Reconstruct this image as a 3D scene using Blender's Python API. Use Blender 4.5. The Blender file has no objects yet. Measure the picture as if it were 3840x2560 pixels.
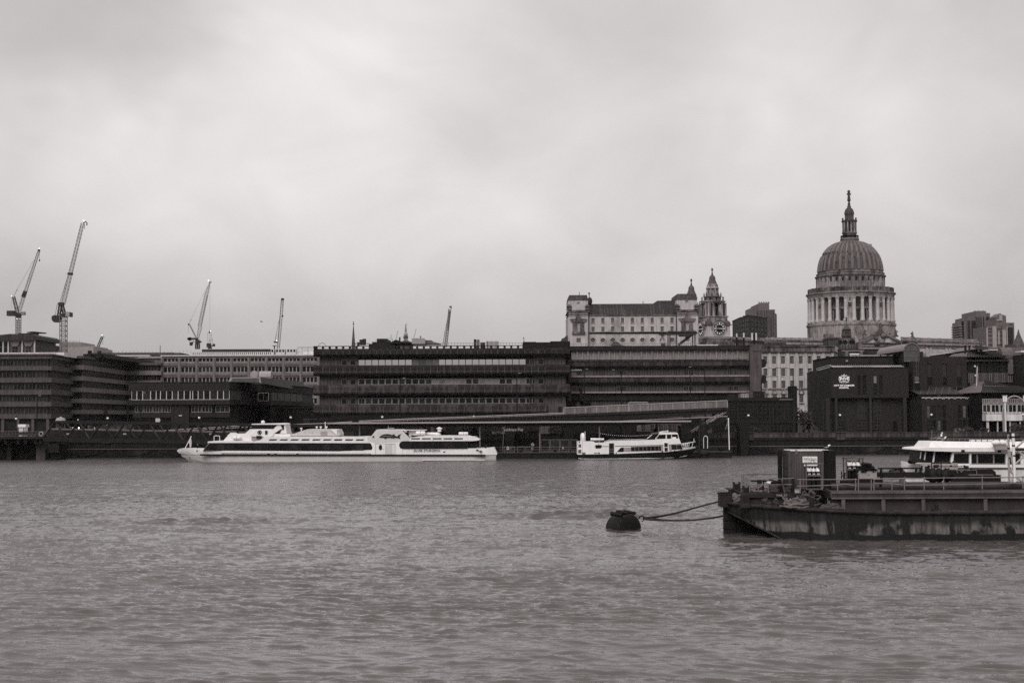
import bpy,bmesh,math,random
import numpy as np
from mathutils import Vector,Matrix
R=math.radians
PI=math.pi
random.seed(7)
SC=bpy.context.scene
COL=SC.collection
# camera
CAMH=8.8
FPX=5333.33
PITCH=math.atan(280/FPX)
ROLL=0.0043
_r0=Vector((1,0,0));_u0=Vector((0,-math.sin(PITCH),math.cos(PITCH)));FWD=Vector((0,math.cos(PITCH),math.sin(PITCH)))
RT=(_r0*math.cos(ROLL)-_u0*math.sin(ROLL));UPV=(_r0*math.sin(ROLL)+_u0*math.cos(ROLL))
CAMP=Vector((0,0,CAMH))
cam=bpy.data.cameras.new('camera');camo=bpy.data.objects.new('camera',cam);COL.objects.link(camo)
cam.sensor_width=36;cam.lens=50;cam.clip_start=0.5;cam.clip_end=6000
m3=Matrix((RT,UPV,-FWD)).transposed()
camo.matrix_world=Matrix.Translation(CAMP)@m3.to_4x4()
SC.camera=camo
SC.render.resolution_x=1024;SC.render.resolution_y=682
SC.view_settings.view_transform='Standard';SC.view_settings.look='None'
SC.view_settings.exposure=0.06;SC.view_settings.gamma=1
# node helper
class NT:
 def __init__(s,tree):
  s.t=tree;tree.nodes.clear()
 def n(s,kind,**kw):
  nd=s.t.nodes.new(kind)
  for k,v in kw.items():
   if k.startswith('i_'):
    key=k[2:]
    nd.inputs[int(key)if key.isdigit()else key.replace('_',' ')].default_value=v
   else:setattr(nd,k,v)
  return nd
 def l(s,a,b):s.t.links.new(a,b)
 def math(s,op,a,b=None,clamp=False):
  nd=s.n('ShaderNodeMath',operation=op,use_clamp=clamp)
  for i,x in enumerate((a,b)):
   if x is None:continue
   if isinstance(x,(int,float)):nd.inputs[i].default_value=x
   else:s.l(x,nd.inputs[i])
  return nd.outputs[0]
 def mr(s,v,a,b,c,d,smooth=False):
  nd=s.n('ShaderNodeMapRange',interpolation_type='SMOOTHSTEP'if smooth else 'LINEAR')
  s.l(v,nd.inputs[0])
  for i,x in enumerate((a,b,c,d)):nd.inputs[1+i].default_value=x
  return nd.outputs[0]
def tint(v):
 k=max(0.0,min(1.0,(0.5-v)*2))*0.10
 return(v*(1.02+k),v*(.98-k*.55),v*(0.977-k*.5),1)
 # world: overcast cloud deck over a faint sky texture
SUN_EL,SUN_AZ=R(42),R(196)
W=bpy.data.worlds.new('World');SC.world=W;W.use_nodes=True
t=NT(W.node_tree)
tc=t.n('ShaderNodeTexCoord');sp=t.n('ShaderNodeSeparateXYZ');t.l(tc.outputs['Generated'],sp.inputs[0])
el=sp.outputs[2];az=sp.outputs[0];fy=sp.outputs[1]
skyt=t.n('ShaderNodeTexSky',sky_type='NISHITA',sun_disc=False,sun_elevation=SUN_EL,sun_rotation=SUN_AZ,air_density=1.5,dust_density=4.0)
bw=t.n('ShaderNodeRGBToBW');t.l(skyt.outputs[0],bw.inputs[0])
skyv=t.math('MULTIPLY',bw.outputs[0],0.004)
mp=t.n('ShaderNodeMapping',i_Scale=(1.0,1.0,1.7),i_Location=(1.8,0.4,0.25));t.l(tc.outputs['Generated'],mp.inputs[0])
n1=t.n('ShaderNodeTexNoise',i_Scale=3.2,i_Detail=4.0,i_Roughness=.45,i_Distortion=.35);t.l(mp.outputs[0],n1.inputs[0])
mp2=t.n('ShaderNodeMapping',i_Scale=(1.0,1.0,1.5),i_Location=(.3,1.4,2.25),i_Rotation=(0,R(20),0));t.l(tc.outputs['Generated'],mp2.inputs[0])
n2=t.n('ShaderNodeTexNoise',i_Scale=9.0,i_Detail=6.0,i_Roughness=.5,i_Distortion=.5);t.l(mp2.outputs[0],n2.inputs[0])
cr=t.n('ShaderNodeValToRGB');t.l(el,cr.inputs[0])
e=cr.color_ramp;e.interpolation='B_SPLINE'
STOPS=[(0.0,.44),(.045,.46),(.10,.53),(.17,.65),(.23,.685),(.30,.62),(.5,.65),(1.0,.95)]
e.elements[0].position=0;e.elements[0].color=(STOPS[0][1],)*3+(1,)
e.elements[1].position=1;e.elements[1].color=(STOPS[-1][1],)*3+(1,)
for p_,v_ in STOPS[1:-1]:
 q=e.elements.new(p_);q.color=(v_,v_,v_,1)
base=t.n('ShaderNodeRGBToBW');t.l(cr.outputs[0],base.inputs[0])
def blob(cx,cz,rx,rz,amt):
 a=t.math('DIVIDE',t.math('SUBTRACT',az,cx),rx);b=t.math('DIVIDE',t.math('SUBTRACT',el,cz),rz)
 wv=t.math('MULTIPLY',t.math('SUBTRACT',n1.outputs[0],.5),1.6)
 a=t.math('ADD',a,wv);b=t.math('SUBTRACT',b,wv)
 d=t.math('ADD',t.math('MULTIPLY',a,a),t.math('MULTIPLY',b,b))
 return t.math('MULTIPLY',t.mr(d,0,1.0,1,0,True),amt)
s_=base.outputs[0]
for b_ in[(-.36,.30,.26,.17,-.15),(.06,.21,.17,.10,-.05),(-.10,.20,.22,.16,.06),(.22,.27,.25,.09,-.06),(-.34,.06,.2,.07,-.05),(.36,.2,.10,.2,-.07),(.02,.12,.2,.08,.05)]:
 s_=t.math('ADD',s_,blob(*b_))
c1=t.mr(n1.outputs[0],.3,.7,.93,1.11);c2=t.mr(n2.outputs[0],.3,.7,.92,1.09)
s_=t.math('MULTIPLY',t.math('MULTIPLY',s_,c1),c2)
s_=t.math('ADD',s_,skyv)
tn=t.n('ShaderNodeMix',data_type='RGBA',blend_type='MULTIPLY');tn.inputs[0].default_value=1
t.l(s_,tn.inputs[6]);tn.inputs[7].default_value=(1.022,.984,.976,1)
bg=t.n('ShaderNodeBackground',i_Strength=1.0);t.l(tn.outputs[2],bg.inputs[0])
wo=t.n('ShaderNodeOutputWorld');t.l(bg.outputs[0],wo.inputs[0])
# sun through cloud
sun=bpy.data.lights.new('sun','SUN');sun.energy=2.15;sun.angle=R(40);sun.color=(1,.985,.965)
so=bpy.data.objects.new('sun',sun);COL.objects.link(so)
sd=Vector((math.sin(SUN_AZ)*math.cos(SUN_EL),math.cos(SUN_AZ)*math.cos(SUN_EL),math.sin(SUN_EL)))
so.rotation_euler=(-sd).to_track_quat('-Z','Y').to_euler()
# measuring: photograph pixel + distance -> world point
CR=dict(a=(0,1180,2.8),b=(560,1220,3.015),c=(1140,1200,3.734),d=(1640,1200,3.734),e=(2100,1000,3.36),f=(2100,1260,2.94),g=(2740,1080,3.015),h=(2960,680,2.529),i=(3300,1100,2.613),j=(640,1540,3.675),k=(1240,1540,3.5636),l=(2100,1560,3.36),m=(2640,1620,3.5636),n=(3200,1600,3.409),o=(2200,1840,4.2),p=(0,780,2.904),q=(2680,1660,6.029),r=(3000,1660,6.029),s=(3300,1600,4.3556),t=(3100,1380,13.07),u=(1600,1560,3.675),v=(0,1540,3.36),w=(680,1040,5.6),x=(2600,1000,4.61),z=(0,0,1))
def at(px,py,Y):
 d=RT*((px-1920)/FPX)+UPV*(-(py-1280)/FPX)+FWD
 return CAMP+d*(Y/d.y)
def w(c,x,y,Y):
 a=CR[c];return at(a[0]+x/a[2],a[1]+y/a[2],Y)
 # materials
MATS={}
def mat(name,v,rough=.8,var=.18,sc=.6,streak=0.,metal=0.,bump=0.,stain=None,spec=.13,band=None):
 if name in MATS:return MATS[name]
 m=bpy.data.materials.new(name);m.use_nodes=True;t=NT(m.node_tree);MATS[name]=m
 tc=t.n('ShaderNodeTexCoord');O=tc.outputs['Object']
 n=t.n('ShaderNodeTexNoise',i_Scale=sc,i_Detail=7.0,i_Roughness=.62);t.l(O,n.inputs[0])
 f=t.mr(n.outputs[0],.25,.75,1-var,1+var)
 if streak:
  mp=t.n('ShaderNodeMapping',i_Scale=(1.6,1.6,.12));t.l(O,mp.inputs[0])
  n2=t.n('ShaderNodeTexNoise',i_Scale=1.1,i_Detail=5.0,i_Roughness=.6);t.l(mp.outputs[0],n2.inputs[0])
  f=t.math('MULTIPLY',f,t.mr(n2.outputs[0],.36,.66,1-streak,1+streak*.5))
 if stain:
  mp=t.n('ShaderNodeMapping',i_Scale=(1,1,.45));t.l(O,mp.inputs[0])
  n3=t.n('ShaderNodeTexNoise',i_Scale=stain[0],i_Detail=6.0,i_Roughness=.55,i_Distortion=.4);t.l(mp.outputs[0],n3.inputs[0])
  f=t.math('MULTIPLY',f,t.mr(n3.outputs[0],stain[1]-.03,stain[1]+.03,1,stain[2]))
 if band:
  sp=t.n('ShaderNodeSeparateXYZ');t.l(O,sp.inputs[0])
  fr=t.math('FRACT',t.math('DIVIDE',sp.outputs[2],band[0]))
  f=t.math('MULTIPLY',f,t.mr(fr,.0,.12,1-band[1],1))
 mx=t.n('ShaderNodeMix',data_type='RGBA',blend_type='MULTIPLY');mx.inputs[0].default_value=1
 mx.inputs[6].default_value=tint(v);t.l(f,mx.inputs[7])
 b=t.n('ShaderNodeBsdfPrincipled',i_Roughness=rough,i_Metallic=metal);b.inputs['Specular IOR Level'].default_value=spec
 t.l(mx.outputs[2],b.inputs[0])
 if bump:
  bp=t.n('ShaderNodeBump',i_Strength=bump,i_Distance=.05);t.l(n.outputs[0],bp.inputs['Height']);t.l(bp.outputs[0],b.inputs['Normal'])
 o=t.n('ShaderNodeOutputMaterial');t.l(b.outputs[0],o.inputs[0])
 return m
def emit(name,v,st=1.0):
 m=bpy.data.materials.new(name);m.use_nodes=True;t=NT(m.node_tree)
 b=t.n('ShaderNodeBsdfPrincipled');b.inputs[0].default_value=tint(v);b.inputs['Emission Color'].default_value=(1,.98,.95,1);b.inputs['Emission Strength'].default_value=st
 o=t.n('ShaderNodeOutputMaterial');t.l(b.outputs[0],o.inputs[0]);return m
def glassmat(name,lo,hi,rough=.12,spec=.5,skew=1.0):
 m=bpy.data.materials.new(name);m.use_nodes=True;t=NT(m.node_tree)
 oi=t.n('ShaderNodeObjectInfo');tc=t.n('ShaderNodeTexCoord')
 n=t.n('ShaderNodeTexNoise',i_Scale=.9,i_Detail=3.0);t.l(tc.outputs['Object'],n.inputs[0])
 r=t.math('POWER',oi.outputs['Random'],skew)
 v=t.math('MULTIPLY',t.mr(r,0,1,lo,hi),t.mr(n.outputs[0],.3,.7,.6,1.4))
 cb=t.n('ShaderNodeCombineColor');t.l(v,cb.inputs[0]);t.l(t.math('MULTIPLY',v,.95),cb.inputs[1]);t.l(t.math('MULTIPLY',v,.93),cb.inputs[2])
 b=t.n('ShaderNodeBsdfPrincipled',i_Roughness=rough);b.inputs['Specular IOR Level'].default_value=spec
 t.l(cb.outputs[0],b.inputs[0])
 o=t.n('ShaderNodeOutputMaterial');t.l(b.outputs[0],o.inputs[0]);return m
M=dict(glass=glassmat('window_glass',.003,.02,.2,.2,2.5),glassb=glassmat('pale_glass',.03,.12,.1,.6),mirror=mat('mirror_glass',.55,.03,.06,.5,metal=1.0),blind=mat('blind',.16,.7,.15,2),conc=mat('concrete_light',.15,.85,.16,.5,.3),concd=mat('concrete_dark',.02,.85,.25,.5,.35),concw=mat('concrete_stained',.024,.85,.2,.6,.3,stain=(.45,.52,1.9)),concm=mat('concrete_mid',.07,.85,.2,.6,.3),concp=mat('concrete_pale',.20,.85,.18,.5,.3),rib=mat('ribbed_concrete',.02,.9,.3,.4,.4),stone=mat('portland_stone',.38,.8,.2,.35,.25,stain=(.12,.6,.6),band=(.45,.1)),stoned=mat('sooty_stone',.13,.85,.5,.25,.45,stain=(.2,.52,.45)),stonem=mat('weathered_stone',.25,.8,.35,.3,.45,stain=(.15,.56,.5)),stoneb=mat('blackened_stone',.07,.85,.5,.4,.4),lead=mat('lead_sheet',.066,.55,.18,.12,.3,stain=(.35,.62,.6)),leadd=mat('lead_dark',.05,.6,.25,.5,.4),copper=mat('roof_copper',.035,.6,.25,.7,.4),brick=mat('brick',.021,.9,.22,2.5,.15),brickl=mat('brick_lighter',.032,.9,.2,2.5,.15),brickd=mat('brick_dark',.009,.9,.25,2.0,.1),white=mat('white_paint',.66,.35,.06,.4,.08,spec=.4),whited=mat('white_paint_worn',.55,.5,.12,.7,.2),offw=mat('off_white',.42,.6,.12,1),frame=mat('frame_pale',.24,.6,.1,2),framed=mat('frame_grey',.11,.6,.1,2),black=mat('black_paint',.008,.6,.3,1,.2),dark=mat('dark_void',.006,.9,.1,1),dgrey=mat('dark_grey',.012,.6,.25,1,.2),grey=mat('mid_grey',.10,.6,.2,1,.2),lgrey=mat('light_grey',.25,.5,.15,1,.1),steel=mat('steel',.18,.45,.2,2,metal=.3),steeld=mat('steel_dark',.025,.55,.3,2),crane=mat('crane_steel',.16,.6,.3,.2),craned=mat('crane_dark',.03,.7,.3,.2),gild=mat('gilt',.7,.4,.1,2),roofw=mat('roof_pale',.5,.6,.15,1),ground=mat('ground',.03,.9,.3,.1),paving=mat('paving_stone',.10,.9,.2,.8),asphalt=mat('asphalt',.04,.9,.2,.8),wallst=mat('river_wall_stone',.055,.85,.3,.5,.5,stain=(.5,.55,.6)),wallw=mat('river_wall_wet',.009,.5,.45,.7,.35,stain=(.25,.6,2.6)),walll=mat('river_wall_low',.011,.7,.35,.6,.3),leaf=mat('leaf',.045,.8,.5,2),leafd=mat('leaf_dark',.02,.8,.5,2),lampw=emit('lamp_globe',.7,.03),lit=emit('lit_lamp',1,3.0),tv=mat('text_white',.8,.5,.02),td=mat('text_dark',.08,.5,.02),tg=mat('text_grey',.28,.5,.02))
# mesh building
LOCS={}
class Fr:
 def __init__(s,o,ang=0.):s.o=Vector(o);s.a=ang;s.U=Vector((math.cos(ang),math.sin(ang),0));s.D=Vector((-math.sin(ang),math.cos(ang),0))
 def p(s,u,d,v):return s.o+s.U*u+s.D*d+Vector((0,0,v))
 @staticmethod
 def between(a,b):
  return Fr((a[0],a[1],0),math.atan2(b[1]-a[1],b[0]-a[0])),math.hypot(b[0]-a[0],b[1]-a[1])
W0=Fr((0,0,0),0)
class MB:
 def __init__(s,fr=W0):s.v=[];s.f=[];s.mi=[];s.m=0;s.fr=fr
 def add(s,pts,faces,raw=False):
  b=len(s.v)
  s.v+=[Vector(p)if raw else s.fr.p(*p)for p in pts]
  for f in faces:s.f.append(tuple(b+i for i in f));s.mi.append(s.m)
  return s
 def box(s,u0,u1,d0,d1,v0,v1):
  if u0>u1:u0,u1=u1,u0
  if d0>d1:d0,d1=d1,d0
  if v0>v1:v0,v1=v1,v0
  return s.add([(u0,d0,v0),(u1,d0,v0),(u1,d1,v0),(u0,d1,v0),(u0,d0,v1),(u1,d0,v1),(u1,d1,v1),(u0,d1,v1)],[(0,3,2,1),(4,5,6,7),(0,1,5,4),(1,2,6,5),(2,3,7,6),(3,0,4,7)])
 def prism(s,pts,d0,d1):
  n=len(pts);ar=sum(pts[i][0]*pts[(i+1)%n][1]-pts[(i+1)%n][0]*pts[i][1]for i in range(n))
  if ar<0:pts=pts[::-1]
  return s.add([(p[0],d0,p[1])for p in pts]+[(p[0],d1,p[1])for p in pts],[tuple(range(n)),tuple(range(2*n-1,n-1,-1))]+[(i,i+n,(i+1)%n+n,(i+1)%n)for i in range(n)])
 def slab(s,pts,v0,v1):
  n=len(pts);ar=sum(pts[i][0]*pts[(i+1)%n][1]-pts[(i+1)%n][0]*pts[i][1]for i in range(n))
  if ar<0:pts=pts[::-1]
  return s.add([(p[0],p[1],v0)for p in pts]+[(p[0],p[1],v1)for p in pts],[tuple(range(n-1,-1,-1)),tuple(range(n,2*n))]+[(i,(i+1)%n,(i+1)%n+n,i+n)for i in range(n)])
 def loft(s,rings,caps=True,closed=True):
  n=len(rings[0]);fs=[]
  for k in range(len(rings)-1):
   for i in range(n if closed else n-1):
    j=(i+1)%n;fs.append((k*n+i,k*n+j,(k+1)*n+j,(k+1)*n+i))
  if caps:fs+=[tuple(range(n-1,-1,-1)),tuple(range((len(rings)-1)*n,len(rings)*n))]
  return s.add([p for r in rings for p in r],fs)
 def tube(s,pts,r,n=6,raw=False):
  pts=[Vector(p)if raw else s.fr.p(*p)for p in pts];rings=[]
  for i,p in enumerate(pts):
   d=(pts[min(i+1,len(pts)-1)]-pts[max(i-1,0)]).normalized()
   a=Vector((0,0,1))if abs(d.z)<.9 else Vector((1,0,0))
   x=d.cross(a).normalized();y=d.cross(x).normalized();rr=r[i]if isinstance(r,(list,tuple))else r
   rings.append([p+(x*math.cos(2*PI*k/n)+y*math.sin(2*PI*k/n))*rr for k in range(n)])
  fs=[]
  for k in range(len(rings)-1):
   for i in range(n):
    j=(i+1)%n;fs.append((k*n+j,k*n+i,(k+1)*n+i,(k+1)*n+j))
  fs+=[tuple(range(n)),tuple(range(len(rings)*n-1,(len(rings)-1)*n-1,-1))]
  return s.add([p for q in rings for p in q],fs,raw=True)
 def bar(s,a,b,r,n=4,raw=False):return s.tube([a,b],r,n,raw)
 def lathe(s,c,prof,n=24,cap=True):
  rings=[[(c[0]+r*math.cos(2*PI*k/n),c[1]+r*math.sin(2*PI*k/n),v)for k in range(n)]for r,v in prof]
  return s.loft(rings,caps=cap)
 def sph(s,c,r,n=12,m=8,sz=1.0,sx=1.0,sy=1.0):
  prof=[(math.sin(PI*i/m),-math.cos(PI*i/m))for i in range(m+1)]
  rings=[[(c[0]+max(q,1e-3)*r*sx*math.cos(2*PI*k/n),c[1]+max(q,1e-3)*r*sy*math.sin(2*PI*k/n),c[2]+zz*r*sz)for k in range(n)]for q,zz in prof]
  return s.loft(rings)
 def build(s,name,mats,parent=None,smooth=False,**kw):
  if not s.v:return None
  off=LOCS.get(parent.name,Vector((0,0,0)))if parent else kw.get('loc',Vector((0,0,0)))
  me=bpy.data.meshes.new(name);me.from_pydata([tuple(v-off)for v in s.v],[],s.f)
  if not isinstance(mats,(list,tuple)):mats=[mats]
  for q in mats:me.materials.append(M[q]if isinstance(q,str)else q)
  me.polygons.foreach_set('material_index',[min(i,len(mats)-1)for i in s.mi])
  if smooth:
   me.polygons.foreach_set('use_smooth',[True]*len(s.f))
  me.update()
  if smooth:me.set_sharp_from_angle(angle=R(40))
  o=bpy.data.objects.new(name,me);COL.objects.link(o)
  if parent:o.parent=parent;LOCS[o.name]=off
  else:o.location=off;LOCS[o.name]=off
  return o
def build_each(m,name,mats,parent=None,**kw):
 par=list(range(len(m.v)))
 def fd(i):
  while par[i]!=i:par[i]=par[par[i]];i=par[i]
  return i
 for f in m.f:
  for i in f[1:]:par[fd(i)]=fd(f[0])
 g={}
 for k,f in enumerate(m.f):g.setdefault(fd(f[0]),[]).append(k)
 for ks in g.values():
  q=MB();idx={}
  for k in ks:
   for i in m.f[k]:
    if i not in idx:idx[i]=len(q.v);q.v.append(m.v[i])
   q.f.append(tuple(idx[i]for i in m.f[k]));q.mi.append(m.mi[k])
  q.build(name,mats,parent,**kw)
def tag(o,label,cat,group=None,kind=None):
 if label:o['label']=label
 if cat:o['category']=cat
 if group:o['group']=group
 if kind:o['kind']=kind
 elif cat:o['kind']='thing'
 return o
def thing(name,label,cat,loc,group=None):
 o=bpy.data.objects.new(name,None);COL.objects.link(o);o.location=loc;o.empty_display_size=.5
 LOCS[o.name]=Vector(loc);return tag(o,label,cat,group)
def one(mb,name,mats,label,cat,group=None,kind=None,smooth=False):
 c=sum(mb.v,Vector((0,0,0)))/len(mb.v);c.z=min(v.z for v in mb.v)
 return tag(mb.build(name,mats,None,smooth,loc=c),label,cat,group,kind)
def copy_tree(o,parent=None,shift=None):
 c=o.copy();COL.objects.link(c);c.parent=parent
 if parent is None and shift is not None:c.location=o.location+Vector(shift)
 LOCS[c.name]=Vector(c.location)if parent is None else LOCS.get(parent.name)
 for ch in list(o.children):copy_tree(ch,c)
 return c
def clone(o,loc,label=None,group=None):
 c=copy_tree(o);c.location=loc;LOCS[c.name]=Vector(loc)
 if label:c['label']=label
 if group:c['group']=group
 return c
def rects_facade(mb,u0,u1,v0,v1,ops,rev=.3,depth=6.,d0=0.):
 """a wall with real openings; ops = [(ua,ub,va,vb)]"""
 ops=[o for o in ops if o[1]>u0 and o[0]<u1]
 us=sorted({round(x,4)for x in[u0,u1]+[c for o in ops for c in o[:2]]if u0<=x<=u1})
 vs=sorted({round(x,4)for x in[v0,v1]+[c for o in ops for c in o[2:4]]if v0<=x<=v1})
 for j in range(len(vs)-1):
  vm=(vs[j]+vs[j+1])/2;run=None
  for i in range(len(us)-1):
   um=(us[i]+us[i+1])/2
   hole=any(o[0]<um<o[1]and o[2]<vm<o[3]for o in ops)
   if not hole and run is None:run=us[i]
   if(hole or i==len(us)-2)and run is not None:
    e=us[i]if hole else us[i+1]
    mb.add([(run,d0,vs[j]),(e,d0,vs[j]),(e,d0,vs[j+1]),(run,d0,vs[j+1])],[(0,1,2,3)]);run=None
 D=d0+rev
 for a,b,c,d in ops:
  mb.add([(a,d0,c),(b,d0,c),(b,d0,d),(a,d0,d),(a,D,c),(b,D,c),(b,D,d),(a,D,d)],[(0,4,5,1),(1,5,6,2),(2,6,7,3),(3,7,4,0)])
 mb.add([(u0,d0,v0),(u1,d0,v0),(u1,d0,v1),(u0,d0,v1),(u0,D,v0),(u1,D,v0),(u1,D,v1),(u0,D,v1)],[(0,4,5,1),(1,5,6,2),(2,6,7,3),(3,7,4,0)])
 mb.box(u0+.003,u1-.003,D+.02,d0+depth,v0+.003,v1-.003)
 return mb
WIN={}
def window(parent,fr,u0,u1,v0,v1,d=0.,nx=1,ny=1,fw=.08,mw=.05,fm='frame',gm='glass',kind='rect',name='window',sill=False):
 """one window: frame with bars proud of its pane, one mesh; copies of a size share the mesh"""
 W_,H_=u1-u0,v1-v0;key=(round(W_,1),round(H_,1),nx,ny,fw,mw,fm,gm,kind,sill)
 if key not in WIN:
  b=MB();W_,H_=key[0],key[1]
  if kind=='rect':
   b.m=1;b.add([(0,0,0),(W_,0,0),(W_,0,H_),(0,0,H_)],[(0,1,2,3)]);b.m=0
   dd=-.06
   b.box(0,fw,dd,.02,0,H_);b.box(W_-fw,W_,dd,.02,0,H_);b.box(fw,W_-fw,dd,.02,0,fw);b.box(fw,W_-fw,dd,.02,H_-fw,H_)
   for i in range(1,nx):x=W_*i/nx;b.box(x-mw/2,x+mw/2,dd+.008,.015,fw,H_-fw)
   for i in range(1,ny):z=H_*i/ny;b.box(fw,W_-fw,dd+.016,.01,z-mw/2,z+mw/2)
   if sill:b.box(-.15,W_+.15,-.45,-.02,-.22,-.003)
  elif kind=='round':
   n=20;rr=W_/2;b.m=1;b.add([(rr+rr*math.cos(2*PI*k/n),0,rr+rr*math.sin(2*PI*k/n))for k in range(n)],[tuple(range(n))]);b.m=0
   b.tube([(rr+rr*math.cos(2*PI*k/n),-.03,rr+rr*math.sin(2*PI*k/n))for k in range(n+1)],fw,4)
   for i in range(1,nx):x=W_*i/nx;h=math.sqrt(max(rr*rr-(x-rr)**2,0));b.box(x-mw/2,x+mw/2,-.05,.0,rr-h,rr+h)
   for i in range(1,ny):x=W_*i/ny;h=math.sqrt(max(rr*rr-(x-rr)**2,0));b.box(rr-h,rr+h,-.06,.0,x-mw/2,x+mw/2)
  me=bpy.data.meshes.new(name);me.from_pydata([tuple(v)for v in b.v],[],b.f)
  me.materials.append(M[fm]);me.materials.append(M[gm]);me.polygons.foreach_set('material_index',b.mi);me.update()
  WIN[key]=(me,W_,H_)
 me,W2,H2=WIN[key]
 o=bpy.data.objects.new(name,me);COL.objects.link(o);o.parent=parent
 P=fr.p(u0,d,v0)-LOCS[parent.name];o.location=P;o.rotation_euler=(0,0,fr.a)
 o.scale=((u1-u0)/W2,1,(v1-v0)/H2)
 return o
def winrow(parent,fr,u0,u1,v0,v1,n,d=0.,gap=0.,**kw):
 s=(u1-u0)/n
 return[window(parent,fr,u0+i*s+gap/2,u0+(i+1)*s-gap/2,v0,v1,d,**kw)for i in range(n)]
def text(body,loc,size,m,parent,ang=0.,name='lettering',depth=.02,align='CENTER',sx=1.,bold=0.,width=None):
 c=bpy.data.curves.new(name,'FONT');c.body=body;c.size=size;c.align_x=align;c.align_y='CENTER';c.extrude=depth;c.offset=bold;c.resolution_u=2
 o=bpy.data.objects.new(name+'_tmp',c);COL.objects.link(o)
 dg=bpy.context.evaluated_depsgraph_get();me=bpy.data.meshes.new_from_object(o.evaluated_get(dg));bpy.data.objects.remove(o)
 if width:
  xs_=[v.co.x for v in me.vertices];sx=width/(max(xs_)-min(xs_))
 me.materials.clear();me.materials.append(M[m]);o=bpy.data.objects.new(name,me);COL.objects.link(o)
 o.parent=parent;o.location=Vector(loc)-(LOCS[parent.name]if parent else Vector((0,0,0)));o.rotation_euler=(R(90),0,ang);o.scale=(sx,1,1)
 return o
def X(c,x,Y,y=None):return w(c,x,(1450-CR[c][1])*CR[c][2]if y is None else y,Y).x
def Z(c,y,Y,x=None):return w(c,(600 if x is None else x),y,Y).z
# setting
def G(Y):return 4.0 if Y<372 else 4.0+11.0*min(1,(Y-372)/330)
WALLY=314.0
b=MB();ys=[WALLY+.6,372,450,560,702,1000,1560]
for i in range(len(ys)-1):
 for k in range(12):
  x0,x1=-840+140*k,-700+140*k
  b.add([(x0,ys[i],G(ys[i])),(x1,ys[i],G(ys[i])),(x1,ys[i+1],G(ys[i+1])),(x0,ys[i+1],G(ys[i+1]))],[(0,1,2,3)])
tag(b.build('city_ground','ground'),None,None,None,'structure')
b=MB();b.box(-300,300,WALLY+.7,WALLY+9,3.0,4.06)
tag(b.build('embankment_walk','paving'),None,None,None,'structure')
b=MB();b.box(-300,300,WALLY+10,WALLY+21,3.0,4.03)
tag(b.build('embankment_road','asphalt'),None,None,None,'structure')
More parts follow.
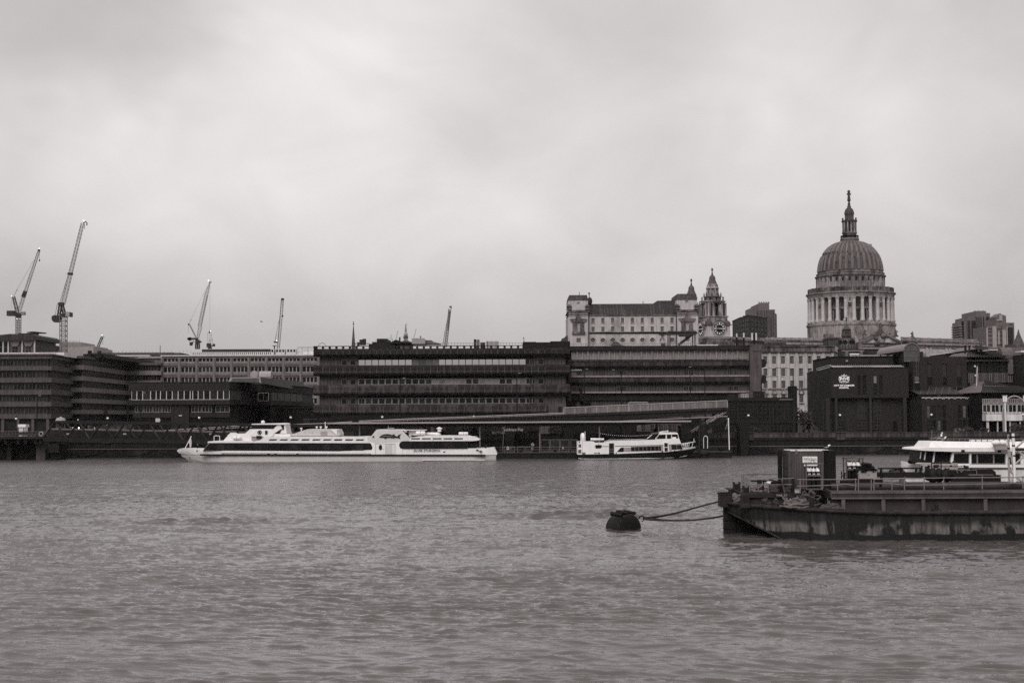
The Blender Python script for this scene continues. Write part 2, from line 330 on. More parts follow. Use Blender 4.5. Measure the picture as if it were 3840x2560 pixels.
# river: a displaced sheet, finest near the camera
def make_river():
 rng=np.random.RandomState(5)
 rows=[-30.,-10.,5.,18.,28.,34.]
 y=38.0
 while y<WALLY+2:
  rows.append(y);y+=max(.08,y*y/(CAMH*1422)*.33)
 rows=np.array(rows+[y])
 fine=np.linspace(-.52,.52,1560)
 tx=np.concatenate([[-4,-2.5,-1.5,-1.0,-.75,-.62,-.56],fine,[.56,.62,.75,1.0,1.5,2.5,4]])
 nr,nc=len(rows),len(tx)
 Yg=np.repeat(rows[:,None],nc,1)
 Xg=tx[None,:]*np.maximum(Yg,60+0*Yg)if False else tx[None,:]*np.maximum(Yg,45)
 step=np.gradient(rows)[:,None]*np.ones((1,nc))
 Zg=np.zeros_like(Xg)
 def lowf(sc,seed):
  r=np.random.RandomState(seed);a=np.zeros_like(Xg)
  for i in range(7):
   th=r.uniform(0,PI);k=2*PI/(sc*r.uniform(.6,1.8))
   a+=np.sin(Xg*k*math.cos(th)*.45+Yg*k*math.sin(th)+r.uniform(0,6.28))
  return a/3.0
 amp_mod=1.0+.35*lowf(26,3)+.22*lowf(70,8)
 amp_mod=np.clip(amp_mod,.2,2.0)
 xw=Xg+.5*lowf(9,11);yw=Yg+.35*lowf(7,12)
 wind=R(73)
 def add(N,L0,L1,a0,spread,mod,pw=1.0,sharp=.3,ex=0):
  nonlocal Zg
  acc=np.zeros_like(Xg)
  for i in range(N):
   L=L0*(L1/L0)**(rng.uniform(0,1)**pw)
   th=wind+rng.normal(0,spread)
   k=2*PI/L;kx,ky=k*math.cos(th),k*math.sin(th)
   a=a0*L/math.sqrt(N)*rng.uniform(.6,1.3)
   fade=np.clip((2*PI/max(abs(ky),1e-3))/(2.2*step)-.3,0,1)
   ph=xw*kx+yw*ky+rng.uniform(0,6.28)
   acc+=a*np.sin(ph+.85*np.sin(ph))*fade
  if ex:acc=acc/acc[:60].std();Zg+=ex*(np.exp(1.05*np.clip(acc,-3,2.4))-1.7)*mod
  else:Zg+=acc*mod
 band=np.exp(-((Yg-121-.10*Xg-3*np.sin(Xg*.11))/9)**2)*np.clip(1.35-np.abs(Xg+6)/36,.15,1)
 add(44,.4,1.5,.054,.27,amp_mod**1.3*(1-.6*np.clip(band,0,1)))
 add(20,.8,2.6,.02,.33,np.clip(.4+1.0*lowf(30,44),0,1.8),1.0,.3,.005)
 add(26,1.3,3.6,.0125,.4,np.clip(1+.5*lowf(34,21),.3,2))
 add(10,3.5,9.0,.005,.45,1.0)
 add(34,.9,3.2,.12,.24,band*np.clip(.7+1.0*lowf(16,31),0,2))
 band2=np.exp(-((Yg-97+.1*Xg)/7)**2)+.7*np.exp(-((Yg-74-.08*Xg)/6)**2)
 add(14,.8,2.4,.04,.3,band2*np.clip(.2+1.2*lowf(15,32),0,2))
 far=np.clip((rows[:,None]-20)/20,0,1)
 Zg*=far
 edge=np.clip((WALLY-Yg)/3,0,1);Zg*=edge
 co=np.stack([Xg,Yg,Zg],-1).reshape(-1,3).astype(np.float32)
 me=bpy.data.meshes.new('river')
 nq=(nr-1)*(nc-1)
 me.vertices.add(nr*nc);me.vertices.foreach_set('co',co.ravel())
 i0=(np.arange(nr-1)[:,None]*nc+np.arange(nc-1)[None,:]).ravel()
 q=np.stack([i0,i0+1,i0+nc+1,i0+nc],-1).astype(np.int32)
 me.loops.add(nq*4);me.loops.foreach_set('vertex_index',q.ravel())
 me.polygons.add(nq);me.polygons.foreach_set('loop_start',np.arange(0,nq*4,4,dtype=np.int32))
 me.polygons.foreach_set('use_smooth',np.ones(nq,dtype=bool))
 me.update(calc_edges=True)
 o=bpy.data.objects.new('river',me);COL.objects.link(o);tag(o,None,None,None,'structure')
 m=bpy.data.materials.new('river_water');m.use_nodes=True;t=NT(m.node_tree)
 tc=t.n('ShaderNodeTexCoord')
 def nz(scale,sx,sy,det=4,dist=.0):
  mp=t.n('ShaderNodeMapping',i_Scale=(sx,sy,1));t.l(tc.outputs['Object'],mp.inputs[0])
  n=t.n('ShaderNodeTexNoise',i_Scale=scale,i_Detail=float(det),i_Roughness=.6,i_Distortion=dist);t.l(mp.outputs[0],n.inputs[0]);return n.outputs[0]
 fine_=nz(3.4,.42,1.2,5,.4);mid=nz(.6,.4,1.1,6,.5);patch=nz(.045,.35,1.0,4,.4)
 h=t.math('ADD',t.math('MULTIPLY',t.math('POWER',fine_,4),.045),t.math('MULTIPLY',t.math('POWER',mid,3),.2))
 spw=t.n('ShaderNodeSeparateXYZ');t.l(tc.outputs['Object'],spw.inputs[0]);farn=nz(1.0,.75,.24,5,.4)
 h=t.math('ADD',h,t.math('MULTIPLY',t.math('POWER',farn,3),t.mr(spw.outputs[1],80,240,0,1.5)))
 st=t.mr(patch,.35,.65,.55,1.25)
 bp=t.n('ShaderNodeBump',i_Distance=1.0);t.l(h,bp.inputs['Height']);t.l(t.math('MULTIPLY',st,.9),bp.inputs['Strength'])
 b=t.n('ShaderNodeBsdfPrincipled',i_IOR=1.42);b.inputs[0].default_value=(.066,.056,.055,1)
 sp_=t.n('ShaderNodeSeparateXYZ');t.l(tc.outputs['Object'],sp_.inputs[0])
 t.l(t.math('ADD',t.mr(patch,.3,.7,.06,.02),t.mr(sp_.outputs[1],70,280,0,.2)),b.inputs['Roughness'])
 b.inputs['Specular IOR Level'].default_value=.5
 t.l(bp.outputs[0],b.inputs['Normal'])
 oo=t.n('ShaderNodeOutputMaterial');t.l(b.outputs[0],oo.inputs[0]);me.materials.append(m)
make_river()
# river wall: each stretch between the stone dies is one wall
def river_wall():
 cuts=[57+344*k for k in range(-3,15)]
 Xc=[at(p,1650,WALLY).x for p in cuts]
 D_=['beyond the left end of the jetty','under the left jetty edge','far left behind the jetty','behind the jetty pier','behind the middle of the gangway truss','behind the bow of the large white boat','behind the wheelhouse of the large white boat','behind the middle of the large white boat','behind the stern of the large white boat','behind the pier name board','behind the stern of the smaller white boat','behind the bow of the smaller white boat','behind the flagpole, below the glazed low block','left of the container, below the palms','right of the container, below the school front','behind the moored cruiser, below the entrance pavilion','beyond the right edge of the cruiser']
 for i in range(len(cuts)-1):
  t=thing('river_wall','sooty granite river wall '+D_[i],'wall',(Xc[i],WALLY,-1),'stretches of the river wall')
  a,c=Xc[i],Xc[i+1]
  m=MB();m.box(a,c,WALLY,WALLY+1,-1.5,1.9);m.build('lower_wall','wallw',t)
  m=MB();m.box(a,c,WALLY-.18,WALLY+1,1.9,2.02);m.build('ledge','framed',t)
  m=MB();m.box(a,c,WALLY+.12,WALLY+1,2.03,3.3);m.build('wet_course','walll',t)
  m=MB();m.box(a,c,WALLY-.12,WALLY+1,3.3,3.55);m.box(a,c,WALLY-.02,WALLY+1,3.56,3.85);m.build('string_course','walll',t)
  m=MB();m.box(a+.9,c,WALLY+.1,WALLY+.75,3.86,4.75);m.box(a+.9,c,WALLY+.02,WALLY+.85,4.76,4.93);m.build('parapet','wallst',t)
  m=MB();m.box(a-.9,a+.88,WALLY-.3,WALLY+1.2,3.3,4.9);m.box(a-1.0,a+.98,WALLY-.55,WALLY+1.3,4.91,5.1);m.build('die','wallst',t)
  for k in range(2):
   x0=a+1+(c-a-1)*k/2;x1=a+1+(c-a-1)*(k+1)/2
   m=MB();m.tube([(x0+(x1-x0)*q/12,WALLY-.12,1.75-1.2*(1-(2*q/12-1)**2))for q in range(13)],.06,5);m.build('chain','black',t)
river_wall()
# helpers for blocks
def inset(poly,d):
 n=len(poly);out=[]
 ar=sum(poly[i][0]*poly[(i+1)%n][1]-poly[(i+1)%n][0]*poly[i][1]for i in range(n));sg=1 if ar>0 else-1
 def line(i):
  p,q=Vector(poly[i][:2]),Vector(poly[(i+1)%n][:2]);dr=(q-p).normalized();nn=Vector((-dr.y,dr.x))*sg*d
  return p+nn,dr
 for i in range(n):
  p,r=line((i-1)%n);q,s=line(i);c=r.x*s.y-r.y*s.x
  if abs(c)<1e-6:out.append((q.x,q.y));continue
  k=((q-p).x*s.y-(q-p).y*s.x)/c;o=p+r*k;out.append((o.x,o.y))
 return out
def fz(c,Y,xm,ym):return(lambda x:w(c,x,ym,Y).x),(lambda y:w(c,xm,y,Y).z)
def edge(poly,i):
 a,b_=poly[i],poly[(i+1)%len(poly)];f,L=Fr.between(a,b_);return f,L
 # left office block with pale bands
ax,az=fz('a',400,270,750)
XL,XC=ax(-420),ax(540)
P1=w('a',940,750,445)
polyA=[(XL,400),(XC,400),(P1.x,445),(P1.x-1,478),(XL,478)]
tA=thing('office_block','grey office block with pale concrete bands at the far left edge','building',(XC,400,G(400)))
inA=inset(polyA,.9)
MB().slab(inA,G(400)-1,az(450)).build('wall','dgrey',tA)
for k,(a,c)in enumerate([(425,462),(540,583),(663,710),(790,838),(915,963),(1042,1090)]):
 m=MB();m.slab(polyA,az(c),az(a))
 if k==0:m.slab(inset(polyA,-.4),az(a),az(a)+.35)
 m.build('concrete_band'if k else 'cornice','concm',tA)
f1,L1=edge(inA,0);f2,L2=edge(inA,1)
for(a,c)in[(464,537),(585,660),(712,787),(840,912),(965,1039)]:
 winrow(tA,f1,L1-29.0,L1-.4,az(c),az(a),9,-.12,.12,nx=3,fw=.07,mw=.06,fm='framed',name='window')
 winrow(tA,f2,.4,L2-.4,az(c),az(a),9,-.12,.3,nx=4,fw=.1,mw=.12,fm='framed',name='window')
for i in range(9):
 x=XC-1.4-i*4.2;m=MB();m.box(x,x+.8,400.2,401,G(400),az(1090));m.build('column','concm',tA)
m=MB();m.box(XC-21,XC-.3,412,426,az(420),az(375));m.build('roof_plant_room','whited',tA)
m=MB()
for i in range(40):x=XC-24+i*.65;m.box(x,x+.05,401,401.05,az(425),az(405))
m.box(XC-24,XC+1,400.95,401.1,az(406),az(403));m.build('roof_railing','steeld',tA)
# receding wing
Q0=w('a',875,700,424);Q1=w('a',1330,700,480);Q2=w('a',1692,700,480)
_,bz=fz('a',424,875,700)
polyB=[(Q0.x,424),(Q1.x,480),(Q2.x,480.1),(Q2.x,520),(Q0.x-8,520),(Q0.x-8,446.2)]
polyB=[(Q0.x+.0,424),(Q1.x,480),(Q2.x,480.1),(Q2.x,520),(Q0.x-6,520),(Q0.x-6,424)]
tB=thing('office_block','stepped office wing with pale bands receding beside the left block','building',(Q0.x,424,G(424)))
inB=inset(polyB,.9)
MB().slab(inB,G(424)-1,bz(462)).build('wall','dgrey',tB)
for k,(a,c)in enumerate([(430,458),(527,575),(643,690),(762,810),(880,925),(997,1040)]):
 MB().slab(polyB,bz(c),bz(a)).build('concrete_band'if k else 'cornice','conc'if k else 'concm',tB)
f1,L1=edge(inB,0);f2,L2=edge(inB,1)
for(a,c)in[(460,524),(577,641),(692,760),(812,878),(927,995)]:
 winrow(tB,f1,.6,L1-.2,bz(c),bz(a),8,-.12,.2,nx=5,fw=.1,mw=.14,fm='framed')
 winrow(tB,f2,.2,L2-.4,bz(c),bz(a),4,-.12,.8,nx=2,fw=.1,mw=.08,fm='framed')
m=MB();m.box(Q0.x-5,Q0.x+2,440,500,bz(430),bz(385));m.build('roof_plant_room','dgrey',tB)
m=MB();m.box(Q0.x-3,Q0.x-2,438,439,bz(430),bz(352));m.box(Q0.x,Q0.x+1,438,439,bz(430),bz(356));m.build('chimney','black',tB)
rx,rz=fz('a',520,1300,420)
t=thing('rooftop','low dark roof with parapet and masts behind the banded wing','building',(rx(1300),524,G(520)))
m=MB();m.box(rx(930),rx(1800),522,560,G(520),rz(432));m.build('wall','grey',t)
m=MB();m.box(rx(930),rx(1800),521.6,524,rz(418),rz(395));m.box(rx(1500),rx(1830),530,545,rz(418),rz(388));m.build('parapet','stoneb',t)
m=MB();m.box(rx(1440),rx(1694),521.2,521.9,rz(455),rz(440));m.build('canopy','lgrey',t)
winrow(t,Fr((0,522,0)),rx(1220),rx(1440),rz(482),rz(458),5,-.1,.6,nx=2)
m=MB();m.bar((rx(1610),530,rz(395)),(rx(1610),530,rz(310)),.12);m.build('mast','steeld',t)
m=MB()
for i in range(30):x=rx(940)+i*1.4;m.bar((x,523,rz(395)),(x,523,rz(random.uniform(370,385))),.06)
m.build('scaffold','steel',t)
t=thing('building','pale stepped building site roof behind the tall crane mast','building',(rx(700),620,G(600)))
qx,qz=fz('a',620,700,330)
m=MB();m.box(qx(470),qx(980),620,650,G(600),qz(340));m.box(qx(600),qx(820),624,645,qz(340),qz(283));m.box(qx(820),qx(965),624,645,qz(340),qz(325));m.box(qx(525),qx(545),621,624,qz(340),qz(290));m.build('wall','lgrey',t)
m=MB();m.prism([(qx(370),qz(285)),(qx(480),qz(300)),(qx(480),qz(345)),(qx(370),qz(345))],615,622);m.box(qx(470),qx(635),612,619,qz(372),qz(330));m.build('roof','copper',t)
m=MB()
for i in range(24):x=qx(600+i*15);m.bar((x,623,qz(335)),(x,623,qz(random.uniform(255,280)if i<15 else random.uniform(305,318))),.08)
m.build('scaffold','steel',t)
hx,hz=fz('a',560,150,320)
t=thing('building','pale building with tapered hooded windows and dark hipped roof, far left skyline','building',(hx(100),560,G(560)))
m=MB();m.box(hx(-200),hx(372),560,585,G(560),hz(268));m.build('wall','concm',t)
m=MB();m.prism([(hx(-200),hz(266)),(hx(398),hz(266)),(hx(395),hz(228)),(hx(355),hz(207)),(hx(120),hz(203)),(hx(0),hz(215)),(hx(-200),hz(225))],558,588);m.build('roof','copper',t)
m=MB()
for x in(38,92,238,367):m.box(hx(x-6),hx(x+6),559.3,560,G(560),hz(270))
m.box(hx(-200),hx(375),559.2,560.1,hz(275),hz(263));m.build('mullion','offw',t)
for x in(105,245):
 m=MB();m.prism([(hx(x),hz(278)),(hx(x+112),hz(278)),(hx(x+82),hz(330)),(hx(x+25),hz(330))],559.5,560.5);m.build('window_hood','conc',t)
 window(t,Fr((0,560,0)),hx(x+22),hx(x+88),hz(400),hz(332),-.1,nx=2,ny=2)
for x in(0,55):window(t,Fr((0,560,0)),hx(x-10),hx(x+30),hz(400),hz(280),-.1,nx=1,ny=2)
m=MB();m.box(hx(130),hx(280),566,572,hz(207),hz(185));m.box(hx(225),hx(425),566,567,hz(190),hz(178));m.prism([(hx(215),hz(168)),(hx(300),hz(165)),(hx(425),hz(180)),(hx(420),hz(190)),(hx(300),hz(185))],566,566.4);m.box(hx(310),hx(335),566,568,hz(207),hz(180));m.build('roof_gantry','craned',t)
# white gridded office building
cx,cz=fz('b',482,1000,600)
t=thing('office_building','long pale concrete office building with rows of square windows and roof plant','building',(cx(900),482,G(482)))
F=Fr((0,482,0));ops=[]
gx=[160+196.5*i for i in range(9)];rws=[(368,407),(465,527),(585,645),(703,766),(825,885),(945,1005),(1065,1125)]
for(ya,yb)in rws:
 for g in gx:ops.append((cx(g),cx(g+168),cz(yb),cz(ya)))
m=MB();rects_facade(m,cx(140),cx(1925),G(482)-2,cz(345),ops,.5,18,482);m.build('wall','concp',t)
for r_,(ya,yb)in enumerate(rws[:6]):
 for k,g in enumerate(gx):
  if(r_==2 and 4<=k<=6 and False)or(r_>=3 and k<8):continue
  window(t,F,cx(g),cx(g+168),cz(yb),cz(ya),.35,nx=4,fw=.05,mw=.3,fm='lgrey',gm='glass')
m=MB()
for g in gx:
 for(ya,yb)in[(432,415),(555,535),(675,652)]:m.box(cx(g),cx(g+168),481.8,482,cz(ya),cz(yb))
build_each(m,'spandrel_panel','conc',t)
m=MB()
for i in range(10):
 x=cx(152+196.5*i-12)if i else cx(142)
 m.box(x-.35,x+.35,481.5,482,G(482),cz(365))
for y in(448,568,688):m.box(cx(140),cx(1925),481.6,481.95,cz(y),cz(y-8))
m.build('pilaster','conc',t)
m=MB();m.box(cx(130),cx(1925),481.4,500,cz(345),cz(334));m.build('roof_edge','roofw',t)
m=MB();m.prism([(cx(518),cz(318)),(cx(1345),cz(318)),(cx(1345),cz(256)),(cx(1330),cz(252)),(cx(520),cz(252))],492,505);m.build('roof','copper',t)
m=MB();m.box(cx(400),cx(1340),490,490.3,cz(292),cz(288));m.box(cx(400),cx(1340),490,490.3,cz(321),cz(318))
for i in range(42):x=cx(400+i*22.8);m.box(x-.2,x+.2,489.9,490.4,cz(333),cz(288))
m.build('roof_railing','offw',t)
m=MB();m.box(cx(410),cx(1338),491,492,cz(333),cz(290));m.build('plant_screen','dark',t)
for i,x in enumerate([1338,1393,1427,1464,1520,1555,1590]):
 m=MB();m.box(cx(x),cx(x+34),488,491,cz(322),cz(258));o=m.build('cooling_unit','offw',t)
 m=MB();m.box(cx(x+7),cx(x+27),487.9,488.05,cz(292),cz(266));m.build('fan_grille','dark',o)
m=MB();m.box(cx(1705),cx(1870),487,497,cz(322),cz(266));m.build('plant_cabin','white',t)
m=MB();m.box(cx(1655),cx(1880),486,486.2,cz(243),cz(239));m.box(cx(1655),cx(1880),486,486.2,cz(256),cz(253))
for x in(1657,1705,1770,1850):m.box(cx(x),cx(x+4),486,486.2,cz(330),cz(239))
m.box(cx(1630),cx(1700),486,486.2,cz(300),cz(297));m.build('roof_ladder_frame','steel',t)
# low brick building in front
dx,dz=fz('b',365,300,800)
A0=(w('b',-236,800,365).x,365);A1=(dx(908),365);A2=w('b',1190,800,388);A3=w('b',1380,800,391);A4=w('b',1752,800,428);A5=w('b',1915,1000,431)
poly=[A0,A1,(A2.x,388),(A3.x,390),(A4.x,428),(A4.x,450),(A0[0],450)]
t=thing('low_brick_building','low dark brick building with white framed window strip behind the gangway','building',(A1[0],365,4))
inn=inset(poly,.5)
m=MB();m.slab(poly,dz(730),dz(643));m.slab(poly,dz(895),dz(845));m.build('brick_band','brick',t)
m=MB();m.slab(inset(poly,-.15),dz(643),dz(637));m.build('coping','brickl',t)
m=MB();m.slab(inn,dz(895),dz(700));m.build('upper_wall','dgrey',t)
poly2=[(dx(-190),366.5),(dx(898),366.5),(A2.x-1,389.5),(A2.x-.6,390.6),(A3.x-.3,391),(A4.x-.5,429),(A4.x,450),(dx(-190),450)]
m=MB();m.slab(inset(poly2,.02),3.5,dz(895)-.01);m.build('lower_wall','brickd',t)
m=MB();m.slab([(dx(-190),365.8),(dx(235),365.8),(dx(235),367.5),(dx(-190),367.5)],dz(1040),dz(988));m.slab([(dx(455),365.8),(dx(900),365.8),(dx(900),367.5),(dx(455),367.5)],dz(1040),dz(985));m.build('brick_apron','brick',t)
m=MB();m.box(dx(240),dx(445),365.6,368,4,dz(900));m.build('brick_pier','brick',t)
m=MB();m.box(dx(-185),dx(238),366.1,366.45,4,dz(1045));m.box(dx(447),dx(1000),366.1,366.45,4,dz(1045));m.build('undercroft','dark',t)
f1,L1=edge(inn,0);ends=[-205,-145,-80,10,73,122,190,255,322,390,458,487,548,612,682,768,835,903]
for a,c in zip(ends[:-1],ends[1:]):window(t,Fr((0,365.5,0)),dx(a),dx(c),dz(840),dz(733),-.1,fw=.1,fm='offw')
f2,L2=edge(inn,1);winrow(t,f2,.5,L2-.3,dz(838),dz(733),3,-.1,.3,nx=4,fw=.12,mw=.12,fm='framed')
window(t,edge(poly,2)[0],1.0 if False else.9,edge(poly,2)[1]*.42 if False else 3.9,dz(845),dz(745),-.05,nx=2,fw=.12,fm='offw')
f4,L4=edge(inn,3);winrow(t,f4,1.5,L4-.5,dz(836),dz(738),5,-.1,.5,nx=4,fw=.12,mw=.12,fm='framed')
for a,c,n in[(-180,232,4),(462,700,2),(735,900,1)]:
 winrow(t,Fr((0,366.4,0)),dx(a),dx(c),dz(982),dz(905),n,-.1,.15,nx=3,fw=.1,mw=.1,fm='frame')
m=MB();qa,qb=fz('b',385,1200,640)
m.prism([(qa(1000),qb(648)),(qa(1022),qb(604)),(qa(1350),qb(600)),(qa(1358),qb(660))],372,384);m.build('roof_lantern','lgrey',t)
m=MB();m.prism([(qa(1030),qb(645)),(qa(1048),qb(612)),(qa(1335),qb(608)),(qa(1340),qb(656))],371.9,372.02);m.build('lantern_glazing','glassb',t)
m=MB();m.loft([[(qa(1355),372,qb(665)),(qa(1355),372,qb(600)),(qa(1355),384,qb(600)),(qa(1355),384,qb(665))],[(A4.x-1,422,qb(700)),(A4.x-1,422,dz(570)),(A4.x-1,434,dz(570)),(A4.x-1,434,qb(700))]]);m.build('roof_hood','grey',t)
m=MB();m.tube([(qa(1225),388,qb(575)),(qa(1360),388,qb(575))],1.5,12);m.box(qa(1050),qa(1370),388,389,qb(600),qb(592));m.tube([(qa(1160),388,qb(552)),(qa(1160),389,qb(552))],1.1,12);m.build('roof_duct','lgrey',t)
m=MB();m.bar((w('b',1290,1000,386).x,387.0,4),(w('b',1290,700,386).x,387.0,dz(672)),.12,6);m.build('drainpipe','black',t)
m=MB();m.box(dx(330),dx(365),365.4,365.6,dz(1022),dz(1013));m.build('wall_sign','whited',t)
t=thing('annexe','low dark brick annexe with shuttered garage doors beside the concrete block','building',(A5.x-5,432,5))
sx_,sz_=fz('b',400,1700,1000)
m=MB();m.box(sx_(1380),sx_(1925),400,425,4,sz_(930));m.build('wall','brickd',t)
m=MB();m.box(sx_(1380),sx_(1925),399.6,400.4,sz_(935),sz_(925));m.build('coping','brick',t)
winrow(t,Fr((0,400,0)),sx_(1735),sx_(1900),sz_(1110),sz_(1055),3,-.1,.2,nx=3,fm='framed',name='garage_door')
# the concrete telephone exchange block: left part
bx,bz=fz('c',350,900,800)
ex_=lambda x:w('d',x,800,350).x
t=thing('concrete_office_block','long dark concrete block with four chamfered projecting bands and flat roof','building',(bx(1500),350,4.0))
uL,uR=bx(130),ex_(1860);wl,wr=bx(205),ex_(1800)
WY=352.0
def bandshape(z0,z1,x0=uL,x1=uR,par=False):
 m=MB();y0,y1=350,352.2
 rings=[]
 c=.55
 for x,s in((x0,1),(x1,-1)):
  rings.append([(x,y1,z0),(x+s*.9,y0+.5,z0),(x+s*.5,y0,z0+c),(x+s*.5,y0,z1-.6),(x+s*.6,y0+.25,z1),(x,y1,z1)]if False else[(x,y1,z0),(x,y0+c,z0),(x,y0,z0+c),(x,y0,z1-.55),(x,y0+.3,z1-.08),(x,y0+.7,z1),(x,y1,z1)])
 m.loft(rings);return m
bands=[(398,510),(632,780),(905,1052),(1180,1325)]
zb=[(bz(c_),bz(a_))for a_,c_ in bands]
nj=33;PJ=(bx(750+94.3*13)-bx(750))/13;J0=bx(264)
joints=[J0+PJ*i for i in range(0,34)if J0+PJ*i<uR]
for k,(z0,z1)in enumerate(zb):
 x1=ex_(1545)if k==3 else uR
 m=bandshape(z0,z1,x1=x1);o=m.build('projecting_band','concw'if k>=2 else 'rib',t)
 m=MB()
 for j in joints:
  if j<x1:m.box(j-.08,j+.08,349.96,350.3,z0+.55,z1-.55)
 m.box(uL,x1,349.97,350.1,z1-1.62,z1-1.5)if k else None
 build_each(m,'panel_joint','concm',o)
m=MB();m.box(uL,uR,350,350.35,bz(370),bz(360))
for j in joints:m.box(j-.28,j+.28,350,350.35,bz(398),bz(370))
m.box(uL,uL+.8,350,352,bz(398),bz(362));m.box(uR-.5,uR,350,352,bz(398),bz(362));m.build('parapet_rail','rib',t)
m=MB();m.box(uL,uL+2.5,350.0,366,bz(400),bz(372))if False else None
m.box(wl,wr,352.02,392,4,bz(400));m.build('wall','concm',t)
m=MB();m.box(uL+.1,uR-.1,352.3,391,bz(402),bz(399));m.build('roof','dgrey',t)
m=MB()
for(ya,yb)in[(512,630),(782,903),(1053,1178)]:
 for x in np.arange(wl+.2,bx(500),PJ*.5):m.box(x-.03,x+.03,351.97,352.02,bz(yb),bz(ya))
 for x in np.arange(ex_(1505),wr,PJ*.5):m.box(x-.03,x+.03,351.97,352.02,bz(yb),bz(ya))
m.build('wall_joint','dgrey',t)
F=Fr((0,352.0,0));wx0=bx(750)
m=MB()
for(ya,yb)in[(512,548),(782,818),(1053,1088)]:m.box(wx0,wx0+PJ*26.2,351.9,352.01,bz(yb),bz(ya))
build_each(m,'transom_panel','concd',t)
rs=[(550,630,'mirror'),(820,902,'glass'),(1090,1175,'glass')]
for r_,(ya,yb,gm)in enumerate(rs):
 for i in range(26):
  g=gm
  if r_==0 and i in(8,9,10,11):g='glassb'
  if r_==0 and i==25:g='glass'
  if r_==1 and i in(11,12,13,14,15,18,19,20,23,24):g='blind'if i%3 else 'glassb'
  x0=wx0+i*PJ
  window(t,F,x0+.04,x0+PJ-.04,bz(yb),bz(ya),-.06,fw=.06 if r_==0 else.11,gm=g,fm='framed'if r_==0 else 'frame',nx=2 if(r_==2 and i==0)else 1)
 for(u0,u1,c_)in[(510,592,'c'),(632,716,'c'),(1288,1372,'d'),(1410,1496,'d')]:
  f_=bx if c_=='c'else ex_
  window(t,F,f_(u0),f_(u1),bz(yb),bz(ya),-.08,fw=.12,gm='glass',fm='framed')
m=MB()
for r_,(ya,yb)in enumerate([(785,814),(1056,1084)]):
 for i in range(26):
  if r_==0 and i in(10,15,17,19,20):continue
  x0=wx0+i*PJ;m.box(x0+.15,x0+PJ-.15,351.85,351.9,bz(yb),bz(ya))
build_each(m,'clerestory_pane','dark',t)
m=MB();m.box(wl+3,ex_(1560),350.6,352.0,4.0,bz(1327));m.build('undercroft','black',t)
m=MB();m.box(ex_(1552),wr,350.5,352.0,4.0,bz(1180));m.build('end_wall','concm',t)
m=MB();m.box(ex_(1690),ex_(1738),350.35,350.5,8,bz(1222));m.build('door','black',t)
m=MB();m.box(ex_(1800),ex_(1845),353,390,8,bz(400));m.build('return_wall','dark',t)
R1,R2=fz('c',372,1300,320)
m=MB();m.box(R1(1040),R1(1180),368,380,R2(345),R2(270));m.box(R1(980),R1(1300),367,382,bz(400),R2(318));m.box(R1(935),R1(1300),366.5,383,bz(400),R2(345));m.build('plant_house','dgrey',t)
m=MB();m.prism([(R1(1240),R2(345)),(R1(1240),R2(325)),(R1(1310),R2(290)),(R1(1400),R2(318)),(R1(1530),R2(322)),(R1(1530),R2(345))],366,376);m.build('plant_house','black',t)
m=MB();m.prism([(R1(1532),R2(350)),(R1(1532),R2(273)),(R1(1700),R2(272)),(R1(1717),R2(290)),(R1(1717),R2(350))],366,374);m.build('water_tank','lgrey',t)
m=MB();m.prism([(R1(1720),R2(350)),(R1(1720),R2(297)),(R1(1800),R2(297)),(R1(1825),R2(318)),(R1(1925),R2(345)),(R1(1925),R2(350))],367,373);m.build('plant_house','grey',t)
for x,y0,y1,rr in[(828,360,282,.55),(868,360,272,.45),(782,370,318,.3)]:
 m=MB();m.bar((R1(x),368,R2(y0)),(R1(x),368,R2(y1)),rr,8);m.build('flue','steeld',t)
m=MB();m.box(R1(828),R1(868),368,368.3,R2(303),R2(297));m.box(R1(720),R1(940),366,366.1,R2(350),R2(347));m.box(R1(720),R1(940),366,366.1,R2(338),R2(335))
for i in range(12):x=R1(720+i*20);m.box(x-.04,x+.04,366,366.1,R2(362),R2(335))
m.box(R1(1015),R1(1260),367.5,367.7,R2(298),R2(294));m.box(R1(1185),R1(1260),367.5,367.7,R2(271),R2(268));m.box(R1(1256),R1(1260),367.5,367.7,R2(298),R2(268));m.build('roof_railing','steeld',t)
S1,S2=fz('d',372,800,320)
m=MB();m.box(S1(-40),S1(1190),366,366.12,S2(338),S2(334))
for i in range(30):x=S1(-40+i*42);m.box(x-.05,x+.05,366,366.1,S2(362),S2(334))
m.build('roof_railing','steel',t)
for x0,x1,y0,mm in[(515,548,275,'dgrey'),(556,592,280,'grey'),(605,672,318,'dgrey'),(690,718,303,'grey'),(726,788,303,'lgrey'),(797,860,303,'lgrey')]:
 m=MB();m.box(S1(x0),S1(x1),369,372,bz(400),S2(y0));m.build('cooling_unit',mm,t)
m=MB();m.box(S1(1195),S1(1380),367,385,bz(400),S2(320));m.box(S1(1380),S1(1580),367,386,bz(400),S2(326));m.box(S1(1578),S1(1850),368,384,bz(400),S2(310));m.build('plant_house','black',t)
m=MB()
for(x0,y0,x1,y1,r_)in[(1640,270,1640,232,.12),(1630,236,1648,236,.12),(1345,350,1350,245,.22),(1228,270,1228,205,.05),(1290,300,1325,155,.05),(1540,270,1578,130,.05)]:
 m.bar((R1(x0),370,R2(y0)),(R1(x1),370,R2(y1)),r_,5)
m.bar((S1(1212),370,S2(320)),(S1(1212),370,S2(255)),.08,5);m.box(S1(1200),S1(1214),369.8,370.2,S2(264),S2(250));m.build('aerial','steeld',t)
m=MB();m.tube([(bx(238)+.9*math.cos(a),352,bz(362)+.9*math.sin(a))for a in np.linspace(0,PI,9)],.07,5);m.build('roof_hoop','steel',t)
